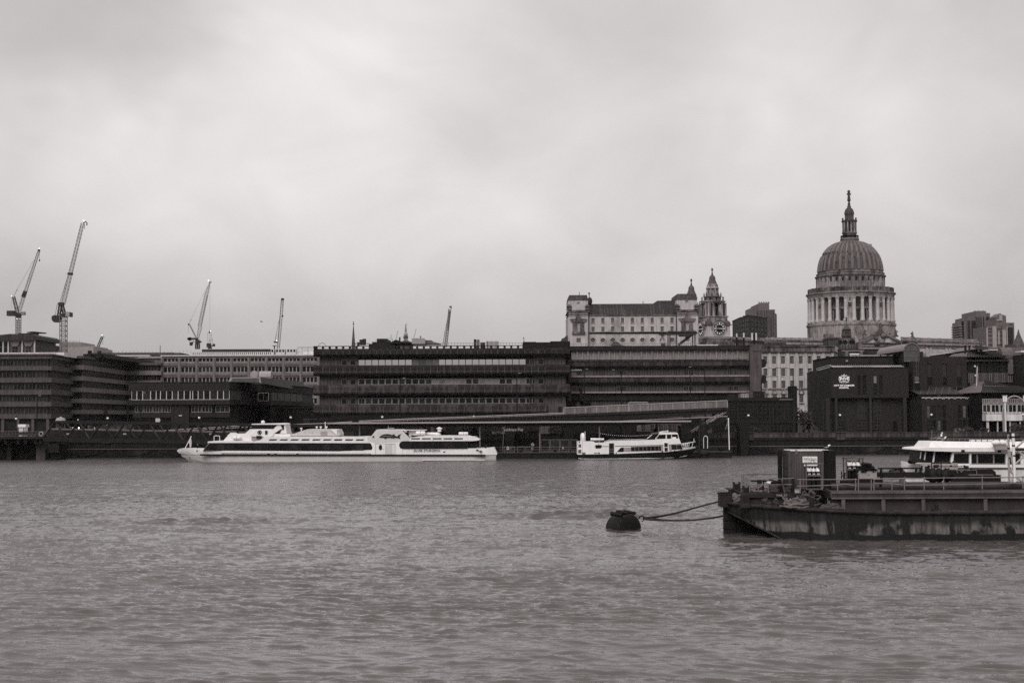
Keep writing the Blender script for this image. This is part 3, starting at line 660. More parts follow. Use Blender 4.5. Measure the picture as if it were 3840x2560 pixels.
# the block's right part with louvres
fx,fz_=fz('f',362,1100,450)
t=thing('louvred_block','dark concrete block with pale louvred top storey and narrow windows','building',(fx(1100),362,4.0))
uL,uR=fx(60),fx(2118);F=Fr((0,363.5,0))
m=MB();m.box(uL,uR,363.5,396,4,fz_(262));m.build('wall','concm',t)
m=MB();m.box(uL,uR,364.5,396,fz_(262),fz_(118));m.build('louvre_backing','black',t)
m=MB();m.box(uL,uR,362.6,396.2,fz_(150),fz_(118));m.box(uL,uR,363,396.2,fz_(118),fz_(104));m.build('parapet','concd',t)
for k,(ya,yb,mm)in enumerate([(275,348,'concw'),(455,524,'concw')]):
 m=MB();z0,z1=fz_(yb),fz_(ya);m.loft([[(x,364,z0),(x,362.5,z0),(x,362,z0+.5),(x,362,z1-.3),(x,362.3,z1),(x,364,z1)]for x in(uL,uR)]);o=m.build('projecting_band',mm,t)
 m=MB();PJ2=(fx(1265)-fx(792))/8*1.0
 for i in range(-14,26):
  x=fx(792)+i*PJ2*.5
  if uL<x<uR:m.box(x-.05,x+.05,361.95,362.2,z0+.4,z1-.3)
 build_each(m,'panel_joint','dgrey',o)
m=MB()
for ya,yb in[(432,453),(608,628)]:m.loft([[(x,364,fz_(yb)),(x,362.1,fz_(yb)),(x,361.9,fz_(ya)-.4),(x,362.4,fz_(ya)),(x,364,fz_(ya))]for x in(fx(125),uR)])
m.build('ledge','conc',t)
m=MB();m.box(fx(125),uR,362.9,363.5,fz_(704),fz_(629));m.build('lower_band','concd',t)
m=MB()
for(ya,yb)in[(350,431),(536,606),(706,790)]:
 for i in range(-14,26):
  x=fx(792)+i*PJ2*.5
  if fx(130)<x<uR:m.box(x-.04,x+.04,363.4,363.52,fz_(yb),fz_(ya))
m.build('wall_joint','dgrey',t)
nb=33;LW=(fx(2088)-fx(136))/nb
proto=None
z0,z1=fz_(256),fz_(152);x0=fx(136)
for i in range(nb):
 if proto is None:
  m=MB()
  for k in range(9):
   zz=z0+(z1-z0)*(k+.35)/9;m.add([(x0+.1,363.6,zz),(x0+LW-.1,363.6,zz),(x0+LW-.1,363.9,zz+.33),(x0+.1,363.9,zz+.33),(x0+.1,363.66,zz-.04),(x0+LW-.1,363.66,zz-.04),(x0+LW-.1,363.96,zz+.29),(x0+.1,363.96,zz+.29)],[(0,1,2,3),(4,7,6,5),(0,4,5,1),(2,6,7,3)])
  m.box(x0-.09,x0+.09,363.4,364,z0-.6,z1)
  proto=m.build('louvre_bay','lgrey',t)
 else:
  o=proto.copy();COL.objects.link(o);o.parent=t;o.location=(LW*i,0,0)
m=MB()
for i in range(0,nb+1,2):x=fx(194)+LW*(i-0)-0;x=x0+LW*(i+1);m.box(x-.2,x+.2,363.25,364,z0-.6,z1)if x<fx(2095)else None
build_each(m,'louvre_post','concp',t)
m=MB();m.box(uL,uR,361.95,362.1,fz_(262),fz_(256))
for i in range(nb):x=x0+LW*i;m.box(x-.25,x+.25,361.95,362.1,fz_(276),fz_(262))
m.box(uL,uR,361.9,362.05,fz_(277),fz_(272));m.build('parapet_rail','concd',t)
for r_,(ya,yb)in enumerate([(358,428),(548,603)]):
 for k,(u0,u1)in enumerate([(125,245),(622,741),(1365,1481),(1858,1976)]):
  for h_ in(0,1):
   a_=u0+(u1-u0)*h_/2
   window(t,F,fx(a_+1),fx(a_+(u1-u0)/2-1),fz_(yb),fz_(ya),-.1,nx=3,fw=.1,mw=.08,gm='blind'if(r_==0 and k==0 and h_==0)else 'glass',fm='framed')
m=MB()
m.box(fx(125),fx(243),362.95,363.4,fz_(375),fz_(358));m.build('pale_fascia','offw',t)
m=MB();m.box(fx(218),fx(246),361.7,364,fz_(710),fz_(565));m.build('buttress','dgrey',t)
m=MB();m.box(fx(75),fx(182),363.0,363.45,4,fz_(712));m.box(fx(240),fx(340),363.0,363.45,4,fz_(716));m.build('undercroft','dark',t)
T1=fx(2092);T2=fx(2222)
m=MB();m.box(T1,T2,361.4,376,4,fz_(104));m.box(T1-.2,T2+.2,361.2,376.2,fz_(108),fz_(98));m.box(fx(2118),T2+.2,361.25,362,fz_(170),fz_(108));m.build('stair_tower','concm',t)
for ya,yb in[(255,348),(430,524)]:
 m=MB();m.prism([(T2-.2,fz_(ya)),(T2+.9,fz_(ya+5)),(T2+1.2,fz_(ya+20)),(T2+1.2,fz_(yb-15)),(T2+.8,fz_(yb)),(T2-.2,fz_(yb))],362,364.5);m.build('band_end','dgrey',t)
gx_,gz=fz('e',372,1480,900)
t=thing('roof_gantry','dark steel gantry frame with diagonal strut on the louvred block roof','gantry',(gx_(1480),372,fz_(104)))
def gb(x0,y0,x1,y1,r_,nm='strut',mm='craned',Y=372):m=MB();m.bar((gx_(x0),Y,gz(y0)),(gx_(x1),Y,gz(y1)),r_);m.build(nm,mm,t)
m=MB();m.box(gx_(1245),gx_(1710),371.6,372.4,gz(860),gz(838));m.build('beam','craned',t)
m=MB();m.box(gx_(1370),gx_(1710),371.6,376,gz(828),gz(812));m.build('top_beam','craned',t)
for x,n_ in((1360,'post'),(1385,'post'),(1672,'post'),(1700,'post')):
 m=MB();m.box(gx_(x-6),gx_(x+6),371.7,372.3,fz_(104),gz(815));m.build(n_,'craned',t)
gb(1345,850,1385,812,.35);gb(1490,985,1700,825,.35);gb(1690,815,1730,840,.3)
m=MB();m.box(gx_(1490),gx_(1625),371.4,371.6,gz(883),gz(862));m.build('hoist','steeld',t)
m=MB();m.box(gx_(1283),gx_(1312),373,374,fz_(104),gz(835));m.box(gx_(1270),gx_(1330),373,374,gz(868),gz(858));m.build('aerial_panel','offw',t)
m=MB();m.box(gx_(1275),gx_(1325),371.5,373,fz_(104),gz(960));m.build('cabinet','steeld',t)
t=thing('roof_vent','dark humped rooftop ventilator on the louvred block','vent',(gx_(690),372,fz_(104)))
m=MB();m.prism([(gx_(600),gz(992)),(gx_(640),gz(975)),(gx_(665),gz(952)),(gx_(690),gz(945)),(gx_(715),gz(945)),(gx_(740),gz(955)),(gx_(760),gz(980)),(gx_(800),gz(992)),(gx_(800),fz_(103)),(gx_(600),fz_(103))],371,375);m.build('hood','leadd',t)
m=MB()
for x in(665,698,730):m.box(gx_(x),gx_(x+16),370.9,371.05,gz(1000),gz(962))
build_each(m,'grille','stoneb',t)
t=thing('rooftop_railing','thin rooftop railing with white vents along the louvred block roof','railing',(gx_(600),370,fz_(104)))
m=MB();m.box(gx_(120),gx_(1750),370,370.08,gz(978),gz(975));m.box(gx_(120),gx_(1750),370,370.08,gz(968),gz(966))
for i in range(60):x=gx_(120+i*27.5);m.box(x-.03,x+.03,370,370.08,gz(1000),gz(966))
m.build('rail','steel',t)
m=MB();m.box(gx_(420),gx_(640),370.4,371.4,fz_(104),gz(990));m.box(gx_(800),gx_(1000),370.4,371.2,fz_(104),gz(993));m.box(gx_(1720),gx_(1990),372,374,fz_(104),gz(982));m.build('duct','whited',t)
for i,(x0,x1,y0,y1)in enumerate([(2188,2203,852,900),(2275,2292,845,905)]):
 t=thing('phone_aerial',['pale slim phone aerial on dark pole, left of the pair over the louvres','taller pale phone aerial on dark pole beside the brown tower blocks'][i],'aerial',(gx_(x0),368,fz_(104)),'rooftop phone aerials')
 m=MB();m.bar((gx_((x0+x1)/2),368,fz_(104)),(gx_((x0+x1)/2),368,gz(y1)),.25,6);m.build('pole','black',t)
 m=MB();m.prism([(gx_(x0),gz(y1)),(gx_(x1),gz(y1)),(gx_(x1),gz(y0+8)),(gx_((x0+x1)/2),gz(y0)),(gx_(x0),gz(y0+8))],367.7,368.3);m.build('panel','offw',t)
hx7,hz7=fz('g',368,260,560)
t=thing('phone_aerial','twin white phone aerial panels above the dark stair tower','aerial',(hx7(262),368,fz_(104)),'rooftop phone aerials')
m=MB();m.bar((hx7(265),368,fz_(104)),(hx7(265),368,hz7(515)),.25,6);m.box(hx7(245),hx7(285),367.8,368.1,hz7(600),hz7(592));m.build('pole','black',t)
for x in(240,285):m=MB();m.box(hx7(x-9),hx7(x+9),367.5,368.2,hz7(590),hz7(508));m.build('panel','offw',t)
M['leadr']=mat('lead_rib',.12,.5,.2,.3,.3)
M['leadg']=mat('glossy_lead',.07,.3,.3,.8,.4,spec=.6)
# cathedral
CY=730.0
cxw=w('h',583,1230,CY).x
hz_=lambda y,x=583:w('h',x,y,CY).z
hr=lambda r:r/2.529*CY/FPX
t=cath=thing('cathedral','great domed stone cathedral with colonnaded drum, lantern, cross and two west towers','cathedral',(cxw,CY,G(CY)))
C0=(cxw,CY)
A0c=R(-104.5)
m=MB();m.lathe(C0,[(hr(408),G(CY)),(hr(408),hz_(1385)),(hr(416),hz_(1380)),(hr(418),hz_(1362)),(hr(405),hz_(1358)),(hr(405),hz_(1345)),(hr(330),hz_(1345))],96);drum=m.build('drum','stonem',t,smooth=True)
m=MB();m.lathe(C0,[(hr(322),hz_(1346)),(hr(322),hz_(1120))],96,cap=False);inner=m.build('inner_drum','stonem',t,smooth=True)
for j in range(8):
 a=A0c+R(45)*j;F_=Fr((cxw+math.cos(a)*hr(398),CY+math.sin(a)*hr(398),0),a+PI/2)
 hw=hr(42);m=MB(F_);z0,z1=hz_(1345),hz_(1118)
 m.box(-hw,-hw*.42,.15,hr(76),z0,z1);m.box(hw*.42,hw,.15,hr(76),z0,z1);m.box(-hw*.42,hw*.42,.15,hr(76),hz_(1175),z1);m.box(-hw*.42,hw*.42,.9,hr(76),z0,hz_(1175));m.box(-hw*.42,hw*.42,.2,.9,z0,hz_(1318))
 o=m.build('niche','stonem',t)
 m=MB(F_);m.lathe((0,.6),[(hw*.36,hz_(1200)),(hw*.36,hz_(1190)),(hw*.2,hz_(1180)),(.02,hz_(1178))],10);m.box(-hw*.18,hw*.18,.1,.25,hz_(1160),hz_(1130));m.build('carving','stoneb',o)
m=MB();zc0,zc1=hz_(1345)-0,hz_(1118);r=.95
m.lathe((0,0),[(r*1.35,zc0),(r*1.35,zc0+.9),(r*1.1,zc0+1.1),(r,zc0+1.4),(r*.86,zc1-1.4),(r*.95,zc1-1.3),(r*1.25,zc1-.1),(r*1.3,zc1)],12)
cm_=m.build('column','stone',cath,smooth=True)
cm_.data.transform(Matrix.Translation(LOCS[cath.name]-Vector((0,0,LOCS[cath.name].z)))@Matrix.Identity(4))if False else None
me=cm_.data
for v in me.vertices:v.co.x+=LOCS[cath.name].x;v.co.y+=LOCS[cath.name].y
for k in range(32):
 a=A0c+R(11.25)*(k+.5);o=cm_ if k==0 else cm_.copy()
 if k:COL.objects.link(o)
 o.parent=t;o.location=(math.cos(a)*hr(388),math.sin(a)*hr(388),0);o.name='column'
for k in range(32):
 a=A0c+R(11.25)*k
 if k%4==0:continue
 F_=Fr((cxw+math.cos(a)*hr(324),CY+math.sin(a)*hr(324),0),a+PI/2)
 window(t,F_,-1.25,1.25,hz_(1338),hz_(1235),-.1,fw=.15,fm='stoneb',gm='glass',ny=4,nx=3,mw=.08)
 m=MB(F_);m.box(-1.1,1.1,-.1,.3,hz_(1205),hz_(1160));m.box(-1.7,1.7,-.35,.3,hz_(1232),hz_(1225));m.build('panel','stoneb',inner)
m=MB();m.lathe(C0,[(hr(322),hz_(1121)),(hr(400),hz_(1121)),(hr(400),hz_(1105)),(hr(404),hz_(1104)),(hr(404),hz_(1090)),(hr(417),hz_(1082)),(hr(419),hz_(1072)),(hr(400),hz_(1070)),(hr(330),hz_(1070))],96);m.build('entablature','stonem',t,smooth=True)
m=MB();n=220
for k in range(n):
 a=2*PI*k/n;m.bar((cxw+math.cos(a)*hr(393),CY+math.sin(a)*hr(393),hz_(1071)),(cxw+math.cos(a)*hr(393),CY+math.sin(a)*hr(393),hz_(1033)),.2,4)
m.lathe(C0,[(hr(388),hz_(1036)),(hr(398),hz_(1036)),(hr(398),hz_(1026)),(hr(388),hz_(1026))],96);m.lathe(C0,[(hr(388),hz_(1071)),(hr(398),hz_(1071)),(hr(398),hz_(1062)),(hr(388),hz_(1062))],96)
for k in range(32):
 a=A0c+R(11.25)*(k+.5);F_=Fr((cxw+math.cos(a)*hr(398),CY+math.sin(a)*hr(398),0),a+PI/2);mm_=MB(F_);m2=mm_.box(-1.0,1.0,-.1,.8,hz_(1071),hz_(1024));m.v+=[];b0=len(m.v);m.v+=m2.v;m.f+=[tuple(b0+i for i in f)for f in m2.f];m.mi+=m2.mi
m.build('balustrade','stoned',t)
n=32
m=MB();ra=hr(314);zA0,zA1=hz_(1070),hz_(925)
ang=lambda k:A0c+R(11.25)*k
for k in range(32):
 for(f0,f1,lo,hi)in[(-.5,-.19,zA0,zA1),(.19,.5,zA0,zA1),(-.19,.19,zA0,hz_(968)),(-.19,.19,hz_(932),zA1)]:
  a,c=ang(k+f0),ang(k+f1)
  m.add([(cxw+math.cos(q)*rr,CY+math.sin(q)*rr,z)for z in(lo,hi)for(q,rr)in((a,ra),(c,ra),(c,ra-1.5),(a,ra-1.5))],[(0,1,5,4),(1,2,6,5),(3,0,4,7),(4,5,6,7),(0,3,2,1)])
m.lathe(C0,[(ra-1.3,zA0),(ra-1.3,zA1)],96,cap=False)
m.build('attic_wall','stonem',t)
m=MB()
for k in range(32):
 a=ang(k+.5);F_=Fr((cxw+math.cos(a)*ra,CY+math.sin(a)*ra,0),a+PI/2);q=MB(F_);q.box(-.55,.55,-.35,.1,hz_(1060),hz_(925));b0=len(m.v);m.v+=q.v;m.f+=[tuple(b0+i for i in f)for f in q.f];m.mi+=q.mi
build_each(m,'pilaster','stonem',t)
for k in range(32):
 a=ang(k);F_=Fr((cxw+math.cos(a)*(ra-1.2),CY+math.sin(a)*(ra-1.2),0),a+PI/2)
 window(t,F_,-1.25,1.25,hz_(968),hz_(932),-.1,fw=.12,nx=2,ny=2,fm='stoneb',gm='glass')
m=MB();m.lathe(C0,[(ra-1,hz_(926)),(hr(318),hz_(926)),(hr(330),hz_(912)),(hr(331),hz_(905)),(hr(318),hz_(903)),(hr(314),hz_(892)),(hr(318),hz_(888)),(hr(318),hz_(880)),(hr(306),hz_(878)),(hr(303),hz_(868)),(hr(306),hz_(862)),(hr(296),hz_(858)),(hr(290),hz_(858))],96);m.build('cornice','stoned',t,smooth=True)
prof=[(296,860),(293,835),(290,810),(284,780),(275,750),(262,718),(245,688),(224,660),(198,632),(168,608),(135,590),(104,580),(90,577)]
m=MB();m.lathe(C0,[(hr(r_),hz_(y))for r_,y in prof],128,cap=False);dome=m.build('dome','lead',t,smooth=True)
m=MB()
for k in range(32):
 a=ang(k+.5);m.tube([(cxw+math.cos(a)*hr(r_+1),CY+math.sin(a)*hr(r_+1),hz_(y))for r_,y in prof],[.8]*9+[.6,.45,.35,.3],6)
m.build('rib','leadr',dome,smooth=True)
random.seed(3)
for k in range(32):
 a=ang(k)
 for(r_,y,hh)in[(285,800,1.1)]+([(262,722,.9)]if k%2==0 else[])+([(276,755,1.0)]if k%3==1 else[]):
  F_=Fr((cxw+math.cos(a)*hr(r_+2.5),CY+math.sin(a)*hr(r_+2.5),hz_(y)),a+PI/2);q=MB(F_);q.box(-.8,.8,-.1,1.4,-hh*1.2,hh);q.build('lucarne','stoneb',dome)
LC=(cxw,CY)
m=MB();m.lathe(LC,[(hr(90),hz_(580)),(hr(92),hz_(572)),(hr(84),hz_(566)),(hr(90),hz_(556)),(hr(86),hz_(545)),(hr(80),hz_(540)),(hr(62),hz_(540))],32);m.lathe(LC,[(hr(62),hz_(541)),(hr(62),hz_(505)),(hr(70),hz_(498)),(hr(70),hz_(488)),(hr(40),hz_(488))],24);m.build('lantern_base','stoned',t,smooth=True)
m=MB()
for k in range(40):a=2*PI*k/40;m.bar((cxw+math.cos(a)*hr(82),CY+math.sin(a)*hr(82),hz_(542)),(cxw+math.cos(a)*hr(82),CY+math.sin(a)*hr(82),hz_(517)),.13,4)
m.lathe(LC,[(hr(80),hz_(520)),(hr(84),hz_(520)),(hr(84),hz_(516)),(hr(80),hz_(516))],40);m.build('gallery_railing','black',t)
m=MB();m.lathe(LC,[(hr(44),hz_(489)),(hr(44),hz_(388))],16)
for k in range(4):
 a=R(-103+45)+k*PI/2;F_=Fr((cxw,CY,0),a);q=MB(F_);q.box(hr(40),hr(66),-hr(13),hr(13),hz_(489),hz_(388));m.add(q.v,q.f,raw=True)
m.build('lantern_core','stoned',t)
for k in range(12):
 a=R(-103+15)+k*PI/6;m=MB();m.lathe((cxw+math.cos(a)*hr(62),CY+math.sin(a)*hr(62)),[(.55,hz_(489)),(.42,hz_(470)),(.38,hz_(395)),(.5,hz_(388))],8);m.build('lantern_column','stonem',t)
for k in range(4):
 a=R(-103)+k*PI/2;F_=Fr((cxw+math.cos(a)*hr(45),CY+math.sin(a)*hr(45),0),a+PI/2);window(t,F_,-.9,.9,hz_(475),hz_(400),-.1,fm='stoneb',gm='glass',ny=4)
m=MB();m.lathe(LC,[(hr(66),hz_(389)),(hr(74),hz_(384)),(hr(74),hz_(374)),(hr(62),hz_(370)),(hr(46),hz_(366)),(hr(42),hz_(360)),(hr(42),hz_(318)),(hr(47),hz_(314)),(hr(46),hz_(305)),(hr(44),hz_(290)),(hr(36),hz_(268)),(hr(24),hz_(255)),(hr(18),hz_(250)),(hr(18),hz_(238)),(hr(12),hz_(228)),(hr(14),hz_(215)),(hr(9),hz_(205)),(hr(9),hz_(196)),(hr(5),hz_(192))],24);m.build('lantern_top','leadd',t,smooth=True)
for k in range(8):
 a=R(-103+22)+k*PI/4;c_=(cxw+math.cos(a)*hr(66),CY+math.sin(a)*hr(66));m=MB();m.lathe(c_,[(.5,hz_(372)),(.25,hz_(366)),(.55,hz_(358)),(.1,hz_(346))],8);m.build('urn','stoneb',t)
m=MB();m.sph((cxw,CY,hz_(178)),hr(17),16,10);m.build('ball','leadd',t,smooth=True)
m=MB();m.box(cxw-.55,cxw+.55,CY-.5,CY+.5,hz_(162),hz_(95));m.box(cxw-hr(19),cxw+hr(19),CY-.45,CY+.45,hz_(128),hz_(116));m.lathe((cxw,CY),[(.4,hz_(165)),(1.1,hz_(160)),(.4,hz_(154))],8);m.sph((cxw,CY,hz_(97)),.8,8,6);m.build('cross','leadd',t)
def longwall(p0,p1,ya,yb,yc,crop,xm,Y,ped=None,bays=10,name='nave'):
 F_,L=Fr.between((p0.x,p0.y),(p1.x,p1.y));zz=lambda y:w(crop,xm,y,Y).z
 m=MB(F_);m.box(0,L,.4,20,G(Y),zz(yb));m.box(0,L,-.2,.5,zz(yb)-.3,zz(yb)+.5);m.build(name+'_wall','stoned',t)
 m=MB(F_);m.box(0,L,0,.5,zz(ya)-.5,zz(ya));m.box(0,L,0,.5,zz(yb)+.5,zz(yb)+.9)
 k=int(L/.55)
 for i in range(k):u=(i+.5)*L/k;m.box(u-.13,u+.13,.1,.4,zz(yb)+.9,zz(ya)-.5)
 for i in range(bays+1):u=L*i/bays;m.box(max(0,u-.9),min(L,u+.9),-.1,.6,zz(yb)+.5,zz(ya)+.1)
 m.build(name+'_balustrade','stonem',t)
 if yc:
  m=MB(F_);m.box(0,L,.1,.42,zz(yc),zz(yb)-.3);m.build(name+'_frieze','stonem',t)
 return F_,L,zz
longwall(w('g',-75,600,690),w('g',395,600,706),557,592,None,'g',200,698,bays=9,name='west_nave')
longwall(w('g',395,600,704),w('g',1060,600,714),563,600,640,'g',700,710,bays=9,name='nave')
m=MB();q1=w('g',1060,590,712);q2=w('g',1350,590,712);m.box(q1.x,q2.x,703,735,G(700),w('g',1200,565,712).z);m.box(q1.x-.5,q2.x+.5,702.4,736,w('g',1200,585,712).z,w('g',1200,572,712).z)
m.box(w('g',1055,540,715).x,w('g',1160,540,715).x,712,722,w('g',1100,570,715).z,w('g',1100,524,715).z);m.build('transept_corner','stoned',t)
F_,L_,zz=longwall(w('i',210,450,706),w('i',372,450,712),428,470,None,'i',280,708,bays=2,name='transept_east')
F_,L_,zz=longwall(w('i',372,500,722),w('i',1010,500,745),443,480,540,'i',650,733,bays=6,name='east_arm')
m=MB(F_);m.box(-.5,L_+.5,-1.1,.4,zz(512),zz(503));m.box(-.5,L_+.5,-.8,.4,zz(503),zz(498));m.build('east_cornice','stonem',t)
m=MB(F_)
m.box(0,L_,-.1,.42,zz(640),zz(548));m.build('east_upper_wall','stone',t)
for x in(470,660,850):
 u=L_*(x-372)/638
 for du in(-1.3,1.3):m=MB(F_);m.box(u+du-.7,u+du+.7,-.5,.0,zz(640),zz(540));build_each(m,'pilaster','stone',t)
for x in(400,590,780):
 u=L_*(x-372)/638;m=MB(F_);m.box(u-3.1,u+3.1,-.5,.0,zz(612),zz(600));m.prism([(u-2.6,zz(600)),(u+2.6,zz(600)),(u,zz(572))],-.5,.0);m.build('aedicule','stonem',t)
TY=695.0;px_=lambda x,y=1480:w('h',x,y,TY).x;pz_=lambda y:w('h',878,y,TY).z
m=MB();m.box(px_(690),px_(1050),TY,724,G(690),pz_(1525));m.box(px_(1050),px_(1075),TY+1,724,G(690),pz_(1530));m.build('transept_wall','stonem',t)
m=MB();m.prism([(px_(700),pz_(1525)),(px_(1050),pz_(1525)),(px_(878),pz_(1428))],TY+.1,722);m.build('pediment','stone',t)
m=MB();m.prism([(px_(690),pz_(1526)),(px_(690),pz_(1518)),(px_(878),pz_(1420)),(px_(1062),pz_(1518)),(px_(1062),pz_(1526)),(px_(1035),pz_(1526)),(px_(878),pz_(1436)),(px_(715),pz_(1526))],TY-1,724);m.box(px_(685),px_(1065),TY-1.0,TY+.2,pz_(1536),pz_(1527));m.box(px_(690),px_(1060),TY-.4,TY,pz_(1568),pz_(1560));m.build('raking_cornice','stoned',t)
m=MB();c_=(px_(866),pz_(1495));m.prism([(c_[0]+1.0*hr(44)*math.cos(a),c_[1]+hr(34)*math.sin(a))for a in np.linspace(0,2*PI,17)[:-1]],TY-.25,TY+.1);m.build('tympanum_relief','stonem',t)
m=MB()
for i in range(9):random.seed(i);m.sph((c_[0]+random.uniform(-4.5,4.5),TY-.3,c_[1]+random.uniform(-3,3.2)),random.uniform(.8,1.5),8,6)
m.build('relief_carving','stoned',t,smooth=True)
def statue(x,yb,yt,crop,Y,s=1.0,name='statue'):
 p=w(crop,x,yb,Y);zt=w(crop,x,yt,Y).z;H=zt-p.z;k=H/5.0
 m=MB();m.box(p.x-1.5*k,p.x+1.5*k,Y-1.3*k,Y+1.3*k,p.z-.6*k,p.z+.5*k)
 m.lathe((p.x,Y),[(1.05*k,p.z+.5*k),(1.0*k,p.z+1.4*k),(.72*k,p.z+2.4*k),(.95*k,p.z+3.3*k),(.85*k,p.z+3.8*k),(.28*k,p.z+4.05*k),(.26*k,p.z+4.2*k)],10)
 m.sph((p.x,Y,p.z+4.55*k),.45*k,8,6)
 m.tube([(p.x+.8*k,Y,p.z+3.6*k),(p.x+1.5*k*s,Y-.2*k,p.z+2.8*k),(p.x+1.3*k*s,Y-.5*k,p.z+3.7*k)],.25*k,6)
 m.tube([(p.x-.8*k,Y,p.z+3.6*k),(p.x-1.2*k,Y-.2*k,p.z+2.6*k),(p.x-.5*k,Y-.8*k,p.z+2.4*k)],.25*k,6)
 m.build(name,'stoneb',t,smooth=True)
statue(865,1424,1342,'h',TY);statue(716,1452,1400,'h',TY+8);statue(1011,1466,1402,'h',TY+4);statue(318,430,370,'i',712,-1);statue(967,460,425,'i',735)
def west_tower(px,py,z00,crop_h,full=True):
 TX,TY_=px,py;th=R(20);k=686/FPX/3.36
 F_=Fr((TX,TY_,0),th)
 def zc(y):return w('e',1925,y,686).z+z00
 a=6.1
 def B(name,mm,fn,sm=False):m=MB(F_);fn(m);return m.build(name,mm,t,smooth=sm)
 B('tower_base','stoned',lambda m:(m.box(-a-1.2,a+1.2,-a-1.2,a+1.2,G(690),zc(965)),m.box(-a-.6,a+.6,-a-.6,a+.6,zc(965),zc(918)),m.box(-a-1.3,a+1.3,-a-1.3,a+1.3,zc(962),zc(952)),m.box(-a-.7,a+.7,-a-.7,a+.7,zc(918),zc(905))))
 B('clock_stage','stone',lambda m:(m.box(-a,a,-a,a,zc(905),zc(738)),m.box(-a-.3,a+.3,-a-.3,a+.3,zc(890),zc(880))))
 B('clock_cornice','stoned',lambda m:m.box(-a-.7,a+.7,-a-.7,a+.7,zc(744),zc(735)))
 for q in range(4):
  Fq=Fr(F_.p(0,0,0),th+q*PI/2);r_=hr(1)*0+2.95
  zc0=zc(790);m=MB(Fq)
  m.prism([(r_*1.25*math.cos(x),zc0+r_*1.25*math.sin(x))for x in np.linspace(0,2*PI,33)[:-1]],-a-.45,-a+2);o=m.build('clock_surround','stone',t)
  m=MB(Fq);m.tube([(r_*1.32*math.cos(x),-a-.5,zc0+r_*1.32*math.sin(x))for x in np.linspace(-.15,PI+.15,20)],.28,6);m.build('arch_moulding','stoned',o)
  m=MB(Fq);m.prism([(r_*math.cos(x),zc0+r_*math.sin(x))for x in np.linspace(0,2*PI,33)[:-1]],-a-.6,-a-.4);cf=m.build('clock_face','black',t)
  m=MB(Fq)
  for h_ in range(12):
   x=h_*PI/6;co,si=math.sin(x),math.cos(x)
   for off in([-.16,.16]if h_%3 else[-.22,0,.22]):
    p0=(co*r_*.62+si*off,zc0+si*r_*.62-co*off);p1=(co*r_*.95+si*off*1.3,zc0+si*r_*.95-co*off*1.3);m.bar((p0[0],-a-.66,p0[1]),(p1[0],-a-.66,p1[1]),.1)
  m.build('numeral','gild',cf)
  m=MB(Fq)
  for ang_,ln,wd in((R(92),.55,.16),(R(-90),.95,.11)):
   m.bar((0,-a-.72,zc0),(math.sin(ang_)*r_*ln,-a-.72,zc0+math.cos(ang_)*r_*ln),wd)
  m.build('clock_hand','gild',cf)
  m=MB(Fq);m.tube([(r_*1.02*math.cos(x),-a-.62,zc0+r_*1.02*math.sin(x))for x in np.linspace(0,2*PI,33)],.13,5);m.build('clock_rim','stoneb',cf)
  m=MB(Fq);m.sph((-a+1.2,-a+1.2,zc(725)),1.9,10,8,.9);m.lathe((-a+1.6,-a+1.6),[(1.1,zc(720)),(.6,zc(690)),(1.0,zc(670)),(.5,zc(650)),(.1,zc(632))],8);m.build('corner_urn','stoneb',t,smooth=True)
 b_=5.2
 B('plinth_stage','stonem',lambda m:(m.box(-b_,b_,-b_,b_,zc(738),zc(630)),m.box(-b_-.4,b_+.4,-b_-.4,b_+.4,zc(640),zc(626))))
 B('belfry_core','stoneb',lambda m:m.lathe((0,0),[(3.1,zc(627)),(3.1,zc(462))],12))
 oc=lambda r_,n_=16:[(r_*math.cos(2*PI*(i+.5)/n_),r_*math.sin(2*PI*(i+.5)/n_))for i in range(n_)]
 for q in range(4):
  for(u,v)in[(-4.6,-4.6),(-2.2,-4.9),(2.2,-4.9),(-1.35,-4.1),(1.35,-4.1),(-4.9,-2.4)]:
   Fq=Fr(F_.p(0,0,0),th+q*PI/2);m=MB(Fq);m.lathe((u,v),[(.62,zc(627)),(.5,zc(618)),(.42,zc(475)),(.6,zc(464))],8);m.build('belfry_column','stonem',t,smooth=True)
  Fq=Fr(F_.p(0,0,0),th+q*PI/2);m=MB(Fq);m.box(-4.9,-3.4,-4.9,-3.4,zc(627),zc(464));m.build('belfry_pier','stoned',t)
  m=MB(Fq);m.box(-.55,.55,-3.3,-2.9,zc(615),zc(530));m.box(-.7,.7,-3.3,-2.9,zc(505),zc(480));m.build('belfry_opening','dark',t)
 B('belfry_entablature','stonem',lambda m:(m.slab(oc(5.7),zc(465),zc(446)),m.slab(oc(6.3),zc(446),zc(434))))
 B('upper_drum','stoned',lambda m:(m.lathe((0,0),[(3.9,zc(436)),(3.9,zc(385))],16),m.lathe((0,0),[(4.4,zc(385)),(4.5,zc(378)),(3.2,zc(370)),(2.9,zc(350))],16)))
 B('arcade_stage','stonem',lambda m:(m.lathe((0,0),[(2.4,zc(352)),(2.4,zc(284))],12),m.lathe((0,0),[(2.9,zc(284)),(3.2,zc(276)),(3.0,zc(262)),(2.7,zc(255)),(2.7,zc(228)),(2.4,zc(222))],16)))
